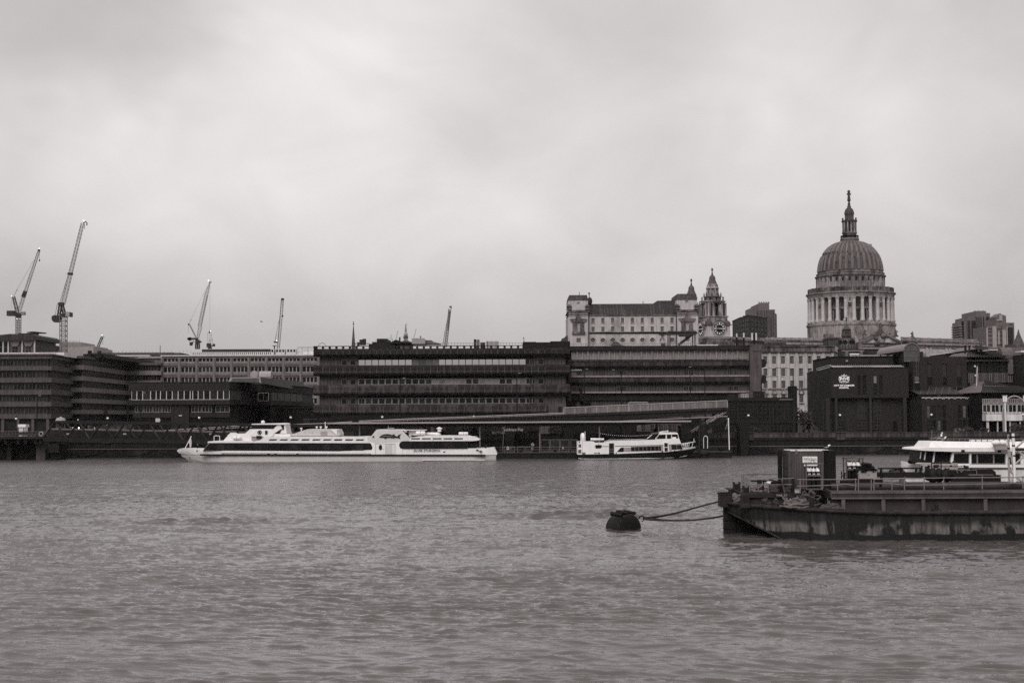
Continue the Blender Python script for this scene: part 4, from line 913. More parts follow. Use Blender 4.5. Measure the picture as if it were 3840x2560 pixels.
 for q in range(8):
  x=q*PI/4;Fq=Fr((TX,TY_,0),th+x)
  m=MB(Fq);m.box(-.3,.3,-2.95,-2.35,zc(352),zc(284));m.build('arcade_pier','stonem',t)
  m=MB(Fq);m.lathe((4.9,1.2),[(.45,zc(436)),(.5,zc(420)),(.2,zc(410)),(.5,zc(398)),(.12,zc(375))],8);m.lathe((3.9,1.0),[(.3,zc(380)),(.35,zc(355)),(.1,zc(325))],8);m.build('urn','stoneb',t)
  m=MB(Fq);m.box(-.42,.42,-3.95,-3.7,zc(425),zc(392));m.build('drum_opening','dark',t)
  if q%2==0:
   for dx_ in(-1.0,1.0):pass
  m=MB(Fq);m.box(-.5,.5,-2.5,-2.3,zc(340),zc(300));m.build('arch_opening','lgrey'if q%2 else 'dark',t)
 B('spire_cap','lead',lambda m:m.lathe((0,0),[(2.45,zc(225)),(2.3,zc(218)),(1.9,zc(190)),(1.5,zc(165)),(1.55,zc(150)),(1.4,zc(130)),(1.0,zc(115)),(.5,zc(108))],16),True)
 B('finial','stoned',lambda m:m.lathe((0,0),[(.55,zc(110)),(.6,zc(100)),(.3,zc(92)),(.45,zc(80)),(.22,zc(70)),(.25,zc(55)),(.55,zc(42)),(.5,zc(28)),(.25,zc(20)),(.04,zc(10))],12),True)
ps=w('e',1925,700,686);west_tower(ps.x,686,0,1)
pn=w('e',1657,500,735);west_tower(pn.x,735,w('e',1657,148,735).z-w('e',1925,12,686).z,1,False)
m=MB(Fr((ps.x,690,0),R(20)));m.box(-9,14,-3,20,G(690),w('e',1925,965,690).z);m.build('west_front_roof','stoned',t)
# pale stone office with two end towers
FY=500.0;ex,ez=fz('e',FY,900,700)
t=thing('stone_office','pale stone office with dark metal roof, round windows and two end towers','building',(ex(900),FY,G(FY)))
F=Fr((0,FY,0));xs=[415,540,663,788,912,1037,1162,1286,1411];ops=[]
for x in xs:
 for ya,yb in[(644,710),(754,816)]:ops.append((ex(x-20),ex(x+21),ez(yb),ez(ya)))
for x in xs:ops.append((ex(x-29),ex(x+30),ez(957),ez(898)))
m=MB();rects_facade(m,ex(362),ex(1462),G(FY)-2,ez(608),ops,.6,22,FY);m.build('wall','stone',t)
for x in xs:
 for ya,yb in[(644,710),(754,816)]:window(t,F,ex(x-20),ex(x+21),ez(yb),ez(ya),.35,nx=4,ny=4,fw=.09,mw=.07,fm='frame',sill=True)
 r_=(ex(x+30)-ex(x-29))/2;cx0,cz0=ex(x+.5),ez(927.5)
 for q in range(4):
  m=MB();a0=q*PI/2;arc=[(cx0+r_*.98*math.cos(a0+i*PI/16),cz0+r_*.98*math.sin(a0+i*PI/16))for i in range(9)];m.prism(arc+[(cx0+r_*(1 if q in(0,3)else-1),cz0+r_*(1 if q<2 else-1))],FY+.004,FY+.5);m.build('spandrel','stone',t)if False else None
 m=MB();m.add([(cx0+r*math.cos(2*PI*i/32),yy,cz0+r*math.sin(2*PI*i/32))for(r,yy)in((r_*1.45,FY-.03),(r_*.97,FY-.03),(r_*.97,FY+.4))for i in range(32)],[(k*32+i,k*32+(i+1)%32,(k+1)*32+(i+1)%32,(k+1)*32+i)for k in range(2)for i in range(32)]);m.tube([(cx0+r_*1.2*math.cos(a),FY-.05,cz0+r_*1.2*math.sin(a))for a in np.linspace(0,2*PI,33)],.16,4);m.build('round_surround','stone',t)
 window(t,F,cx0-r_*.98,cx0+r_*.98,cz0-r_*.98,cz0+r_*.98,.35,nx=4,ny=4,fw=.1,mw=.08,fm='frame',kind='round')
m=MB();m.box(ex(365),ex(1735),FY-.5,FY,ez(828),ez(819));m.box(ex(365),ex(1735),FY-.3,FY,ez(840),ez(829))
for i in range(110):x=ex(370+i*10.0);m.box(x,x+.7,FY-.42,FY-.3,ez(838),ez(829))
m.box(ex(362),ex(1465),FY-.4,FY+.2,ez(616),ez(605));m.build('string_course','stoned',t)
m=MB();m.add([(ex(362),FY,ez(606)),(ex(1465),FY,ez(606)),(ex(1465),FY+4.5,ez(452)),(ex(362),FY+4.5,ez(455)),(ex(362),FY+18,ez(606)),(ex(1465),FY+18,ez(606)),(ex(1465),FY+14,ez(452)),(ex(362),FY+14,ez(455))],[(0,1,2,3),(3,2,6,7),(7,6,5,4),(0,3,7,4),(1,5,6,2)]);rf=m.build('roof','copper',t)
random.seed(11)
m=MB()
for i in range(60):
 x=ex(362+18.4*i);
 m.add([(x,FY-.05,ez(605)),(x+.12,FY-.05,ez(605)),(x+.12,FY+4.4,ez(453)),(x,FY+4.4,ez(453))],[(0,1,2,3)])
m.build('roof_seam','dgrey',rf)
for(xa,yt)in[(505,460),(525,520),(560,515),(600,515),(640,520),(677,515),(717,460),(757,515),(775,460),(795,515),(815,540),(900,540),(1145,460),(1180,465),(1265,460),(1300,540),(1395,540)]:
 k1=(606-yt)/154.;m=MB();x0_,x1_=ex(xa),ex(xa+16);m.add([(x0_,FY-.08,ez(605)),(x1_,FY-.08,ez(605)),(x1_,FY+4.5*k1-.1,ez(605-153*k1)),(x0_,FY+4.5*k1-.1,ez(605-153*k1))],[(0,1,2,3)]);m.build('roof_panel','leadd',rf)
m=MB();m.prism([(ex(1190),ez(452)),(ex(1250),ez(412)),(ex(1465),ez(410)),(ex(1465),ez(452))],FY+6,FY+14);m.build('roof_house','leadd',t)
for k,(x0,x1,c,yt,rx0)in enumerate([(100,362,231,355,362),(1462,1735,1598,345,1728)]):
 s0=0 if k==0 else 0
 ops=[(ex(c-17),ex(c+17),ez(811 if k==0 else 803),ez(700)),(ex(c-27),ex(c+27),ez(954 if k==0 else 943),ez(898 if k==0 else 885)),(ex(c-19),ex(c+19),ez(478 if k==0 else 468),ez(444 if k==0 else 432))]
 m=MB();ty=FY-1.2
 rects_facade(m,ex(x0),ex(x1),G(FY)-2,ez(625),ops[:2],.5,22,ty);m.box(ex(x0)+.3,ex(x1)-.3,ty+.2,ty+20,ez(625)+.01,ez(570));rects_facade(m,ex(x0+8),ex(x1-8),ez(545),ez(420),ops[2:],.5,20,ty+.5);tw=m.build('tower','stonem'if False else 'stone',t)
 m=MB();m.box(ex(x0)-.2,ex(x1)+.2,ty-.4,ty+20,ez(572),ez(560));m.box(ex(x0),ex(x1),ty-.2,ty+20,ez(602),ez(596));m.box(ex(x0),ex(x1),ty-.1,ty+20,ez(630),ez(624));m.box(ex(x0)+.2,ex(x1)-.2,ty+.1,ty+20,ez(560),ez(545));m.build('tower_moulding','stoned',t)
 m=MB();m.box(ex(x0+6),ex(x1-6),ty+.3,ty+19.5,ez(421),ez(412));m.box(ex(x0+10),ex(x1-12),ty+.6,ty+19,ez(412),ez(385));m.prism([(ex(x0+12),ez(385)),(ex(x1-14),ez(385)),(ex(x1-20),ez(yt)),(ex(x0+18),ez(yt))],ty+.8,ty+19);m.build('tower_top','stoneb',t)
 window(t,F,*ops[0],-.8,nx=4,ny=10,fw=.1,mw=.1,fm='offw');window(t,F,*ops[1],-.8,nx=4,ny=4,fw=.1,mw=.08,fm='frame');window(t,F,*ops[2],-.3,nx=4,ny=3,fw=.1,mw=.1,fm='offw')
 m=MB();a_,b_,z0,z1=ops[0]
 for i in range(9):
  zz0=z0+(z1-z0)*i/9
  for s_,e_ in((a_-1.6,a_-.02),(b_+.02,b_+1.6)):m.box(s_,e_,ty-.15,ty+.02,zz0+.05,zz0+(z1-z0)/9-.08)
 m.prism([(a_-2.0,z1+.1),(b_+2.0,z1+.1),(b_+2.6,z1+1.2),((a_+b_)/2+1,z1+1.4),((a_+b_)/2,z1+3.4),((a_+b_)/2-1,z1+1.4),(a_-2.6,z1+1.2)],ty-.4,ty+.02);m.box(a_-1.8,b_+1.8,ty-.8,ty+.02,z0-1.0,z0-.1);m.build('window_surround','stoned',t)
 m=MB()
 for x in(x0+14,x1-14):m.lathe((ex(x),ty+.2),[(1.0,ez(545)),(.7,ez(520)),(1.0,ez(500)),(.3,ez(475))],8)
 build_each(m,'corner_urn','stoneb',t)
 m=MB();m.box(ex(x1)-.3 if k==0 else ex(x0)-.1,ex(x1)if k==0 else ex(x0)+.1,ty-.3,FY+.2,ez(1000),ez(610));m.build('drainpipe','leadd',t)
m=MB();m.bar((ex(252),FY+4,ez(360)),(ex(252),FY+4,ez(300)),.1);m.bar((ex(378),FY+4,ez(455)),(ex(378),FY+4,ez(318)),.14);m.sph((ex(384),FY+4,ez(420)),.95,10,8,1.5);m.sph((ex(377),FY+4,ez(320)),.35,8,6);m.bar((ex(1075),FY+8,ez(452)),(ex(1075),FY+8,ez(410)),.12);m.build('aerial','steeld',t)
m=MB();m.prism([(ex(30),ez(950)),(ex(32),ez(890)),(ex(50),ez(890)),(ex(60),ez(880)),(ex(70),ez(880)),(ex(75),ez(862)),(ex(100),ez(858)),(ex(100),ez(960)),(ex(30),ez(960))],FY+2,FY+20);m.box(ex(32),ex(100),FY+3,FY+20,G(FY),ez(945));m.build('side_chimney','stoneb',t)
# pale stone office right of the block
SY=462.0;sx,sz=fz('g',SY,750,900)
t=thing('stone_office','pale stone office with pilasters and three rows of tall paned windows under the cathedral','building',(sx(750),SY,G(SY)))
F=Fr((0,SY,0));wx=[393,493,594,694,795,896,998,1098];rows_=[(768,855),(907,993),(1046,1130)];ops=[]
for x in wx:
 for ya,yb in rows_:ops.append((sx(x-23),sx(x+23),sz(yb),sz(ya)))
 ops.append((sx(x-24),sx(x+24),sz(1290),sz(1195)))
xr=1170
m=MB();rects_facade(m,sx(330),sx(xr),G(SY)-2,sz(725),ops,.6,22,SY);m.build('wall','stone',t)
for x in wx:
 for ya,yb in rows_:window(t,F,sx(x-23),sx(x+23),sz(yb),sz(ya),.35,nx=3,ny=4,fw=.1,mw=.08,fm='frame')
 window(t,F,sx(x-24),sx(x+24),sz(1290),sz(1195),.35,nx=3,ny=4,fw=.1,mw=.08,fm='frame',name='arched_window')
 m=MB();m.tube([(sx(x)+(sx(x+27)-sx(x))*math.cos(a),SY-.1,sz(1195)+1.6*math.sin(a))for a in np.linspace(0,PI,12)],.3,5);m.box(sx(x-27),sx(x+27),SY-.5,SY,sz(1305),sz(1290));build_each(m,'arch','stonem',t)
m=MB()
for x in[343,443,543,644,744,845,947,1047,1150]:m.box(sx(x-14),sx(x+14),SY-.4,SY,sz(1128),sz(735))
build_each(m,'pilaster','stone',t)
m=MB();m.box(sx(325),sx(xr)+.3,SY-.9,SY+20,sz(722),sz(712));m.box(sx(325),sx(xr)+.3,SY-.5,SY+20,sz(712),sz(664));m.box(sx(325),sx(xr)+.3,SY-.9,SY+20,sz(664),sz(655));m.build('parapet','stoned',t)
m=MB();m.box(sx(325),sx(xr),SY-.5,SY,sz(1140),sz(1130));m.box(sx(330),sx(xr),SY-.6,SY,sz(730),sz(724));m.build('string_course','stonem',t)
e2=w('g',1250,800,482);F2,L2=Fr.between((sx(xr),SY),(e2.x,482))
m=MB(F2);rects_facade(m,0,L2,G(SY)-2,sz(725),[(L2*.45,L2*.75,sz(855),sz(768))],.6,8,0);m.box(-.2,L2,-.5,8,sz(722),sz(658));m.build('end_wall','stone',t)
window(t,F2,L2*.45,L2*.75,sz(855),sz(768),.35,nx=3,ny=4,fw=.1,mw=.08,fm='frame')
m=MB();m.box(sx(440),sx(655),SY+4,SY+10,sz(656),sz(605));m.box(sx(870),sx(980),SY+4,SY+6,sz(656),sz(640));m.box(sx(660),sx(1000),SY+3,SY+4,sz(656),sz(648));m.build('roof_plant','copper',t)
BY=1000.;tx,tz=fz('g',BY,260,430)
t=thing('tower_block','squat brown office tower with grid of dark windows, left of the dome','tower block',(tx(215),BY,15))
pa,pb,pc=w('g',105,430,BY+22),w('g',215,430,BY),w('g',415,430,BY+26)
pl=[(pa.x,BY+22),(pb.x,BY),(pc.x,BY+26),(pc.x-20,BY+60)]
m=MB();m.slab(pl,12,tz(312));m.build('wall','brickl',t);m=MB();m.slab(inset(pl,-.3),tz(312),tz(306));m.build('parapet','dgrey',t)
for i,n in((0,4),(1,5)):
 F_,L=edge(pl,i)
 for ya,yb in[(345,375),(395,425),(443,475),(495,522),(545,575)]:winrow(t,F_,1.2,L-1.2,tz(yb),tz(ya),n,-.15,2.2 if i==0 else 2.6,nx=2,fm='dgrey')
m=MB();m.bar((tx(215),BY+8,tz(306)),(tx(215),BY+8,tz(285)),.3);m.bar((tx(190),BY+12,tz(306)),(tx(190),BY+12,tz(298)),1.2);m.box(tx(205),tx(245),BY+10,BY+11,tz(302),tz(292));m.build('roof_mast','steeld',t)
BY=1250.;tx,tz=fz('g',BY,390,400)
t=thing('tower_block','taller stepped brown tower with ribbed balconies behind the squat office tower','tower block',(tx(400),BY,15))
m=MB();m.box(tx(250),tx(300),BY+6,BY+40,12,tz(215));m.box(tx(275),tx(330),BY+2,BY+40,12,tz(205));m.box(tx(315),tx(438),BY,BY+40,12,tz(175));m.box(tx(438),tx(508),BY+2,BY+38,12,tz(240));m.box(tx(508),tx(528),BY+6,BY+36,12,tz(282));m.build('shaft','grey',t)
m=MB()
for i in range(24):
 zz=tz(300+i*11.2);m.prism([(tx(526),zz),(tx(543),zz),(tx(538),zz+1.3),(tx(526),zz+1.3)],BY+8,BY+34)
m.build('balcony','grey',t)
m=MB()
for x in(300,330,350,378,400,420,455,480):m.box(tx(x),tx(x+6),BY-.6,BY+.2,12,tz(250))
m.build('rib','brickl',t)
m=MB()
for i in range(20):m.box(tx(418),tx(450),BY-1.0,BY-.5,tz(300+i*13),tz(296+i*13))
m.build('floor_band','conc',t)
m=MB();m.box(tx(318),tx(436),BY,BY+1,tz(172),tz(168))
for i in range(14):x=tx(320+i*9);m.box(x,x+.4,BY,BY+.5,tz(175),tz(150+(i%3)*8))
m.build('roof_mast','steeld',t)
VY=445.;vx,vz=fz('g',VY,1362,600)
t=thing('domed_turret','small dark copper dome with open lantern and spike on banded brick turret','building',(vx(1362),VY,G(VY)))
C_=(vx(1362),VY+6);k=VY/FPX/3.015
m=MB();m.lathe(C_,[(90*k,vz(682)),(92*k,vz(650)),(90*k,vz(625)),(82*k,vz(598)),(66*k,vz(570)),(50*k,vz(552)),(44*k,vz(544))],32);dm=m.build('dome','leadg',t,smooth=True)
m=MB()
for i in range(16):a=2*PI*i/16;m.tube([(C_[0]+math.cos(a)*r_*k,C_[1]+math.sin(a)*r_*k,vz(y))for r_,y in[(91,682),(93,650),(91,625),(83,598),(67,570),(51,552)]],.14,5)
m.build('rib','copper',dm)
for i in range(8):
 a=2*PI*(i+.5)/8;F_=Fr((C_[0]+math.cos(a)*88*k,C_[1]+math.sin(a)*88*k,0),a+PI/2);m=MB(F_);m.tube([(0,-.1,vz(606)),(0,.8,vz(606))],.75,12);m.build('porthole','dark',dm)
m=MB();m.lathe(C_,[(50*k,vz(546)),(56*k,vz(538)),(50*k,vz(530)),(20*k,vz(530)),(20*k,vz(462)),(42*k,vz(460)),(46*k,vz(452)),(44*k,vz(447)),(26*k,vz(425)),(12*k,vz(395)),(5*k,vz(370)),(3*k,vz(345))],16);m.build('lantern','lead',t,smooth=True)
for i in range(8):a=2*PI*i/8;m=MB();m.lathe((C_[0]+math.cos(a)*38*k,C_[1]+math.sin(a)*38*k),[(.7,vz(531)),(.5,vz(510)),(.4,vz(470)),(.6,vz(461))],8);m.build('lantern_column','leadd',t)
m=MB();m.sph((C_[0],C_[1],vz(345)),.28,8,6);m.bar((C_[0],C_[1],vz(350)),(C_[0],C_[1],vz(298)),.09,6);m.bar((C_[0]-.7,C_[1],vz(322)),(C_[0]+.7,C_[1],vz(322)),.07);m.sph((C_[0],C_[1],vz(330)),.22,8,6);m.build('finial','black',t)
m=MB();m.lathe(C_,[(104*k,vz(704)),(104*k,vz(696)),(112*k,vz(692)),(112*k,vz(684)),(92*k,vz(680))],8);m.build('cornice','brickl',t)
m=MB();m.lathe(C_,[(102*k,G(VY)),(102*k,vz(704))],8);m.box(vx(1490),vx(1850),VY+6,VY+26,G(VY),vz(668));m.build('wall','brickl',t)
m=MB();m.box(vx(1250),vx(1500),VY-.8,VY+.2,vz(714),vz(704));m.box(vx(1490),vx(1850),VY+5.6,VY+6.1,vz(680),vz(668))
for x in(1283,1450):
 for i in range(5):m.box(vx(x),vx(x+32),VY-1.4,VY-.6,vz(722+12*i),vz(716+12*i))
build_each(m,'stone_band','concp',t)
m=MB();m.box(vx(1335),vx(1430),VY-1.6,VY-.7,vz(775),vz(755));m.box(vx(1330),vx(1436),VY-1.9,VY-.7,vz(755),vz(742));m.build('dormer','white',t)
window(t,Fr((0,VY-1.4,0)),vx(1350),vx(1418),vz(775),vz(757),-.3,nx=4,ny=2,fm='white')
window(t,Fr((0,VY+6,0)),vx(1757),vx(1810),vz(757),vz(712),-.1,nx=3,ny=3,fm='white')
window(t,Fr((0,VY+6,0)),vx(1540),vx(1590),vz(757),vz(712),-.1,nx=3,ny=3,fm='brickl')
# school
KY=372.0;kx,kz=fz('g',KY,1500,1150)
ix,iz=fz('i',KY,200,800)
t=thing('school_building','dark brick school with pale crest and lettering on its river front','school',(kx(1300),KY,4))
e0=w('g',865,1100,419)
xa,xb=kx(1137),ix(278)
poly=[(e0.x,419),(xa,KY),(xb,KY),(xb,400),(e0.x+4,432)]
Fl,Ll=Fr.between((e0.x,419),(xa,KY));F=Fr((0,KY,0))
zt,zm=kz(905),kz(1240)
ops=[(kx(1433),kx(1471),kz(1205),kz(988)),(kx(1492),kx(1536),kz(1205),kz(988)),(kx(1618),kx(1656),kz(1205),kz(985)),(kx(1678),kx(1719),kz(1205),kz(985))]
m=MB();rects_facade(m,xa,xb,zm,zt,ops,.5,26,KY);m.slab(inset(poly,.02),zt-.3,zt-.01)if False else None
m.build('upper_wall','brick',t)
opl=[(Ll*u,Ll*(u+.028),zm+1.5,zt-2.2)for u in(.18,.225,.46,.505,.76,.805)]
m=MB(Fl);rects_facade(m,0,Ll-.01,zm,zt,opl,.5,1.2,0);m.build('side_wall','brick',t)
for o_ in ops:window(t,F,*o_,.3,nx=1,ny=3,fw=.1,mw=.12,fm='dgrey')
window(t,F,kx(1620),kx(1654),kz(1075),kz(990),.22,fm='framed',gm='blind',fw=.06)
for o_ in opl:window(t,Fl,*o_,.3,fm='dgrey')
m=MB();m.box(xa,xb,KY+1.6,KY+26,4,zm-.02);m.build('lower_wall','brick',t)
m=MB()
for x0,x1 in[(1137,1200),(1405,1432),(1545,1612),(1725,1742),(1950,1990)]:pass
for x0,x1 in[(1178,1205),(1565,1590),(1950,1985)]:m.box(kx(x0),kx(x1),KY,KY+1.6,4,zm-.02)
build_each(m,'pier','brickl',t)
for x0,x1 in[(1440,1535),(1620,1715)]:
 window(t,Fr((0,KY+1.6,0)),kx(x0),kx(x1),kz(1490),kz(1245),-.15,nx=2,ny=5,fw=.25,mw=.25,fm='brickl')
 window(t,Fr((0,KY+1.6,0)),kx(x0),kx(x1),kz(1600),kz(1505),-.15,nx=2,ny=2,fw=.25,mw=.25,fm='brickl')
for x0,x1 in[(1255,1303),(1845,1890)]:window(t,Fr((0,KY+1.6,0)),kx(x0),kx(x1),4.2,kz(1500),-.15,nx=2,fm='dgrey',name='door')
Fl2,Ll2=Fr.between((e0.x+.8,420),(xa,KY+1.6))
m=MB(Fl2);m.box(0,Ll2,.2,1.5,4,zm-.02);m.build('recess_wall','brickd',t)
winrow(t,Fl2,Ll2*.1,Ll2*.98,5.5,zm-.3,6,.1,3.0,nx=2,ny=4,fm='dgrey',fw=.3,mw=.2)
m=MB(Fl2)
for i in range(7):m.box(Ll2*(.06+.15*i),Ll2*(.06+.15*i)+1.3,-.9,.2,4,zm-.02)
build_each(m,'side_pier','brickl',t)
m=MB();m.slab(inset(poly,-.12),zt,zt+.22);m.slab(inset(poly,3),zt+.2,zt+.5);m.build('coping','brickd',t)
for x0,x1,mm in[(1165,1400,'lgrey'),(1400,1620,'dgrey'),(1620,1825,'lgrey'),(1825,1990,'grey')]:
 m=MB();m.add([(kx(x0),KY+.8,zt+.3),(kx(x1),KY+.8,zt+.3),(kx(x1),KY+4.5,kz(872)),(kx(x0),KY+4.5,kz(872))],[(0,1,2,3)]);m.box(kx(x0),kx(x1),KY+4.5,KY+5,zt,kz(872));m.build('roof_glazing',mm,t)
m=MB()
for x in list(range(1175,1990,24)):m.bar((kx(x),KY+.7,zt+.35),(kx(x),KY+4.4,kz(872)+.1),.07)
build_each(m,'glazing_bar','offw',t)
m=MB();p0,p1=w('g',880,960,417),w('g',1160,885,374);m.bar(tuple(p0),tuple(p1),.15,raw=False);m.bar((p0.x+1,p0.y+3,p0.z+.7),(p1.x,p1.y+3,p1.z+.5),.1);m.build('side_railing','offw',t)
K2=384.0;k2x,k2z=fz('g',K2,1500,820)
m=MB();m.box(k2x(1158),k2x(1840),K2,410,kz(900),k2z(778));m.add([(k2x(1158),K2,k2z(812)),(k2x(1158),K2-.1,k2z(870)),(k2x(1150),K2,k2z(870))],[(0,1,2)]);m.build('attic_wall','brick',t)
m=MB();m.box(k2x(1150),k2x(1845),K2-.3,410,k2z(778),k2z(770));m.build('attic_coping','brickd',t)
m=MB();m.box(k2x(1485),k2x(1708),K2+2,K2+4,k2z(770),k2z(752));m.box(k2x(1298),k2x(1320),K2-.6,K2,k2z(832),k2z(812));m.build('roof_light','lgrey',t)
m=MB();m.box(k2x(1560),k2x(1568),K2-.2,K2,k2z(870),k2z(775));m.box(k2x(1574),k2x(1580),K2-.2,K2,k2z(870),k2z(775));m.build('ladder','dgrey',t)
cp_=lambda x,y:(w('t',x,y,KY).x,w('t',x,y,KY).z)
def crest_poly(pts,nm,mm='white',d=.08,d1=0.):
 m=MB();m.prism([cp_(*p)for p in pts],KY-d-d1,KY-.02);return m.build(nm,mm,t)
crest_poly([(762,480),(945,480),(948,560),(935,630),(905,680),(855,712),(805,680),(772,630),(760,560)],'crest_shield','white',.1)
crest_poly([(843,490),(866,490),(866,571),(940,571),(938,597),(866,597),(866,700),(855,708),(843,700),(843,597),(768,597),(764,571),(843,571)],'crest_cross','brick',.14)
for sgn in(-1,1):
 mx_=lambda pts:[(853+sgn*(x-853),y)for x,y in pts]
 crest_poly(mx_([(940,520),(985,470),(960,450),(985,425),(1040,395),(1060,405),(1050,430),(1085,405),(1118,410),(1110,470),(1085,520),(1040,555),(1075,560),(1105,600),(1090,640),(1040,635),(1015,600),(1000,560),(965,545)]),'crest_supporter')
 crest_poly(mx_([(1088,590),(1125,515),(1132,525),(1112,600),(1095,615)]),'crest_tail')
 crest_poly(mx_([(925,650),(960,640),(990,655),(1060,668),(1095,685),(1060,705),(1010,690),(990,725),(960,715),(965,690),(935,672)]),'crest_foot')
 crest_poly(mx_([(885,430),(905,370),(935,345),(985,335),(1008,350),(985,352),(960,375),(990,385),(960,405),(935,400),(910,430)]),'crest_mantling')
 crest_poly(mx_([(925,700),(955,705),(935,740),(905,750),(900,735),(920,728)]),'crest_ribbon','lgrey')
crest_poly([(822,420),(812,345),(835,320),(862,275),(882,330),(868,360),(872,400),(885,430)],'crest_helm')
crest_poly([(800,452),(830,438),(870,438),(900,452),(885,475),(850,462),(820,478)],'crest_helm')
crest_poly([(770,728),(855,745),(935,728),(930,745),(855,765),(780,748)],'crest_ribbon','lgrey',.06)
kxT=w('t',850,850,KY);text('CITY OF LONDON',(kxT.x,KY-.06,kxT.z),(w('t',0,812,KY).z-w('t',0,885,KY).z)*1.42,'tv',t,depth=.05,sx=1.13,bold=.03)
kxT=w('t',848,960,KY);text('SCHOOL',(kxT.x,KY-.06,kxT.z),(w('t',0,925,KY).z-w('t',0,998,KY).z)*1.42,'tv',t,depth=.05,sx=1.1,bold=.03)
IY=376.0;jx,jz=fz('i',IY,300,600)
t=thing('barrel_vaulted_tower','brick stair tower with glazed barrel vault roof beside the school','building',(jx(320),IY,4))
m=MB();m.box(jx(235),jx(412),IY,IY+3,4,jz(668))if False else None
m.box(jx(278),jx(292),IY-4,IY+2,4,jz(668));m.box(jx(340),jx(412),IY-4,IY+2,4,jz(668));m.box(jx(292),jx(340),IY-3.4,IY+2,4,jz(668));m.box(jx(233),jx(388),IY-.5,IY+30,jz(672),jz(668));m.box(jx(385),jx(412),IY-1,IY+8,jz(668),jz(572));m.build('wall','brick',t)
m=MB();q0,q1=w('i',120,600,392),w('i',235,600,IY+.2);m.add([(q0.x,392,jz(700)-2),(q1.x,IY+.2,jz(700)-2),(q1.x,IY+.2,jz(575)),(q0.x,392,jz(590)+.3)],[(0,1,2,3)]);m.box(q0.x,q1.x+.5,392.2,400,jz(720),jz(592));m.build('side_wall','brick',t)
R_=(jx(385)-jx(237))/2;cxv=jx(311);zv=jz(488)-R_
arc=[(cxv+R_*math.cos(a),zv+R_*math.sin(a))for a in np.linspace(0,PI,21)]
m=MB();m.loft([[(x,IY,z)for x,z in arc],[(x-6.5*0,IY+26,z)for x,z in arc]],caps=False,closed=False)
arc2=[(cxv-8+R_*math.cos(a)*1,zv-.4+R_*math.sin(a))for a in np.linspace(0,PI,21)]
m.build('vault','steel',t,smooth=True)
m=MB();m.loft([[(x,IY+.6,z)for x,z in arc],[(x-3.4,IY+15,z-.4)for x,z in arc]],caps=True,closed=True);m.build('side_vault','steel',t,smooth=True)
m=MB();m.prism([(x,z)for x,z in arc]+[(cxv-R_,jz(668)),(cxv+R_,jz(668))],IY-.1,IY+.5);m.build('end_glazing','glassb',t)
m=MB();m.tube([(x,IY-.2,z)for x,z in arc],.22,5)
for x in(237,262,311,360,385):m.bar((jx(x),IY-.2,jz(668)),(jx(x),IY-.2,jz(560 if x in(237,385)else 505)),.09)
for y in(560,620,667):m.bar((jx(237),IY-.2,jz(y)),(jx(385),IY-.2,jz(y)),.09)
m.build('glazing_frame','framed',t)
F_=Fr((0,IY-3.45,0))
for i in range(12):
 ya=672+i*48;window(t,F_,jx(293),jx(339),jz(ya+42),jz(ya),-.08,nx=2,ny=2 if i<4 else 1,fm='framed'if i<4 else 'dgrey',gm='glassb'if i in(3,)else 'glass')
m=MB()
for y in(872,1020,1155):m.box(jx(291),jx(341),IY-3.7,IY-3.45,jz(y+7),jz(y-7))
build_each(m,'landing_band','concp',t)
m=MB();m.tube([(jx(325)+1.9*math.cos(a),IY-4.05,6.3+1.9*math.sin(a))for a in np.linspace(0,PI,11)],.15,5);m.prism([(jx(325)+1.8*math.cos(a),6.3+1.8*math.sin(a))for a in np.linspace(0,PI,11)]+[(jx(325)-1.8,4.1),(jx(325)+1.8,4.1)],IY-4.1,IY-3.9);m.build('arched_door','dark',t)
HY=380.;jx,jz=fz('i',HY,630,760)
t=thing('school_hall','tall plain brick hall with three recessed slots above a low brick front','building',(jx(630),HY,4))
ops=[(jx(c-22),jx(c+22),jz(898),jz(688))for c in(488,633,775)]
m=MB();rects_facade(m,jx(405),jx(850),jz(930),jz(618),ops,.35,22,HY);m.box(jx(405),jx(850),HY+.3,HY+22,4,jz(930));m.build('hall_wall','brick',t)
for c in(488,633,775):
 window(t,Fr((0,HY,0)),jx(c-20),jx(c+20),jz(896),jz(820),.25,nx=2,ny=3,fm='dgrey',gm='glass')
 m=MB();m.box(jx(c-20),jx(c+20),HY+.22,HY+.34,jz(818),jz(690));m.build('slot_panel','brickl',t)
LY=362.;lx,lz=fz('i',LY,700,1180)
m=MB();m.add([(lx(412),LY+3,lz(985)),(lx(850),LY+3,lz(985)),(lx(850),HY,jz(918)),(lx(412),HY,jz(918))],[(0,1,2,3)]);m.build('lean_to_roof','dgrey',t)
m=MB()
for i in range(26):
 u=i/25;x_=lx(412)+(lx(850)-lx(412))*u;m.bar((x_,LY+2.9,lz(983)),(x_+1.2,HY-.1,jz(917)),.07)
 if i%4==1:m.bar((x_,LY+2.9,lz(983)),(x_+5,HY-.1,jz(917)),.1)
build_each(m,'glazing_bar','grey',t)
m=MB();m.box(lx(412),lx(850),LY+3,LY+3.4,lz(1025),lz(985));m.build('glazed_front','dark',t)
m=MB();m.box(lx(600),lx(624),LY+2.5,LY+3,lz(1020),lz(980));build_each(m,'pier','brickl',t)
wins=[(460+i*51,494+i*51)for i in range(4)]+[(762+i*50,796+i*50)for i in range(4)]
ops=[]
for a_,b_ in wins:ops+=[(lx(a_),lx(b_),lz(1218),lz(1095)),(lx(a_),lx(b_),lz(1345),lz(1240))]
m=MB();rects_facade(m,lx(412),lx(998),4,lz(1032),ops,.4,16,LY);m.build('front_wall','brick',t)
for k,o_ in enumerate(ops):window(t,Fr((0,LY,0)),*o_,.25,ny=3,fm='dgrey',gm='glassb'if k%5==0 else 'glass')
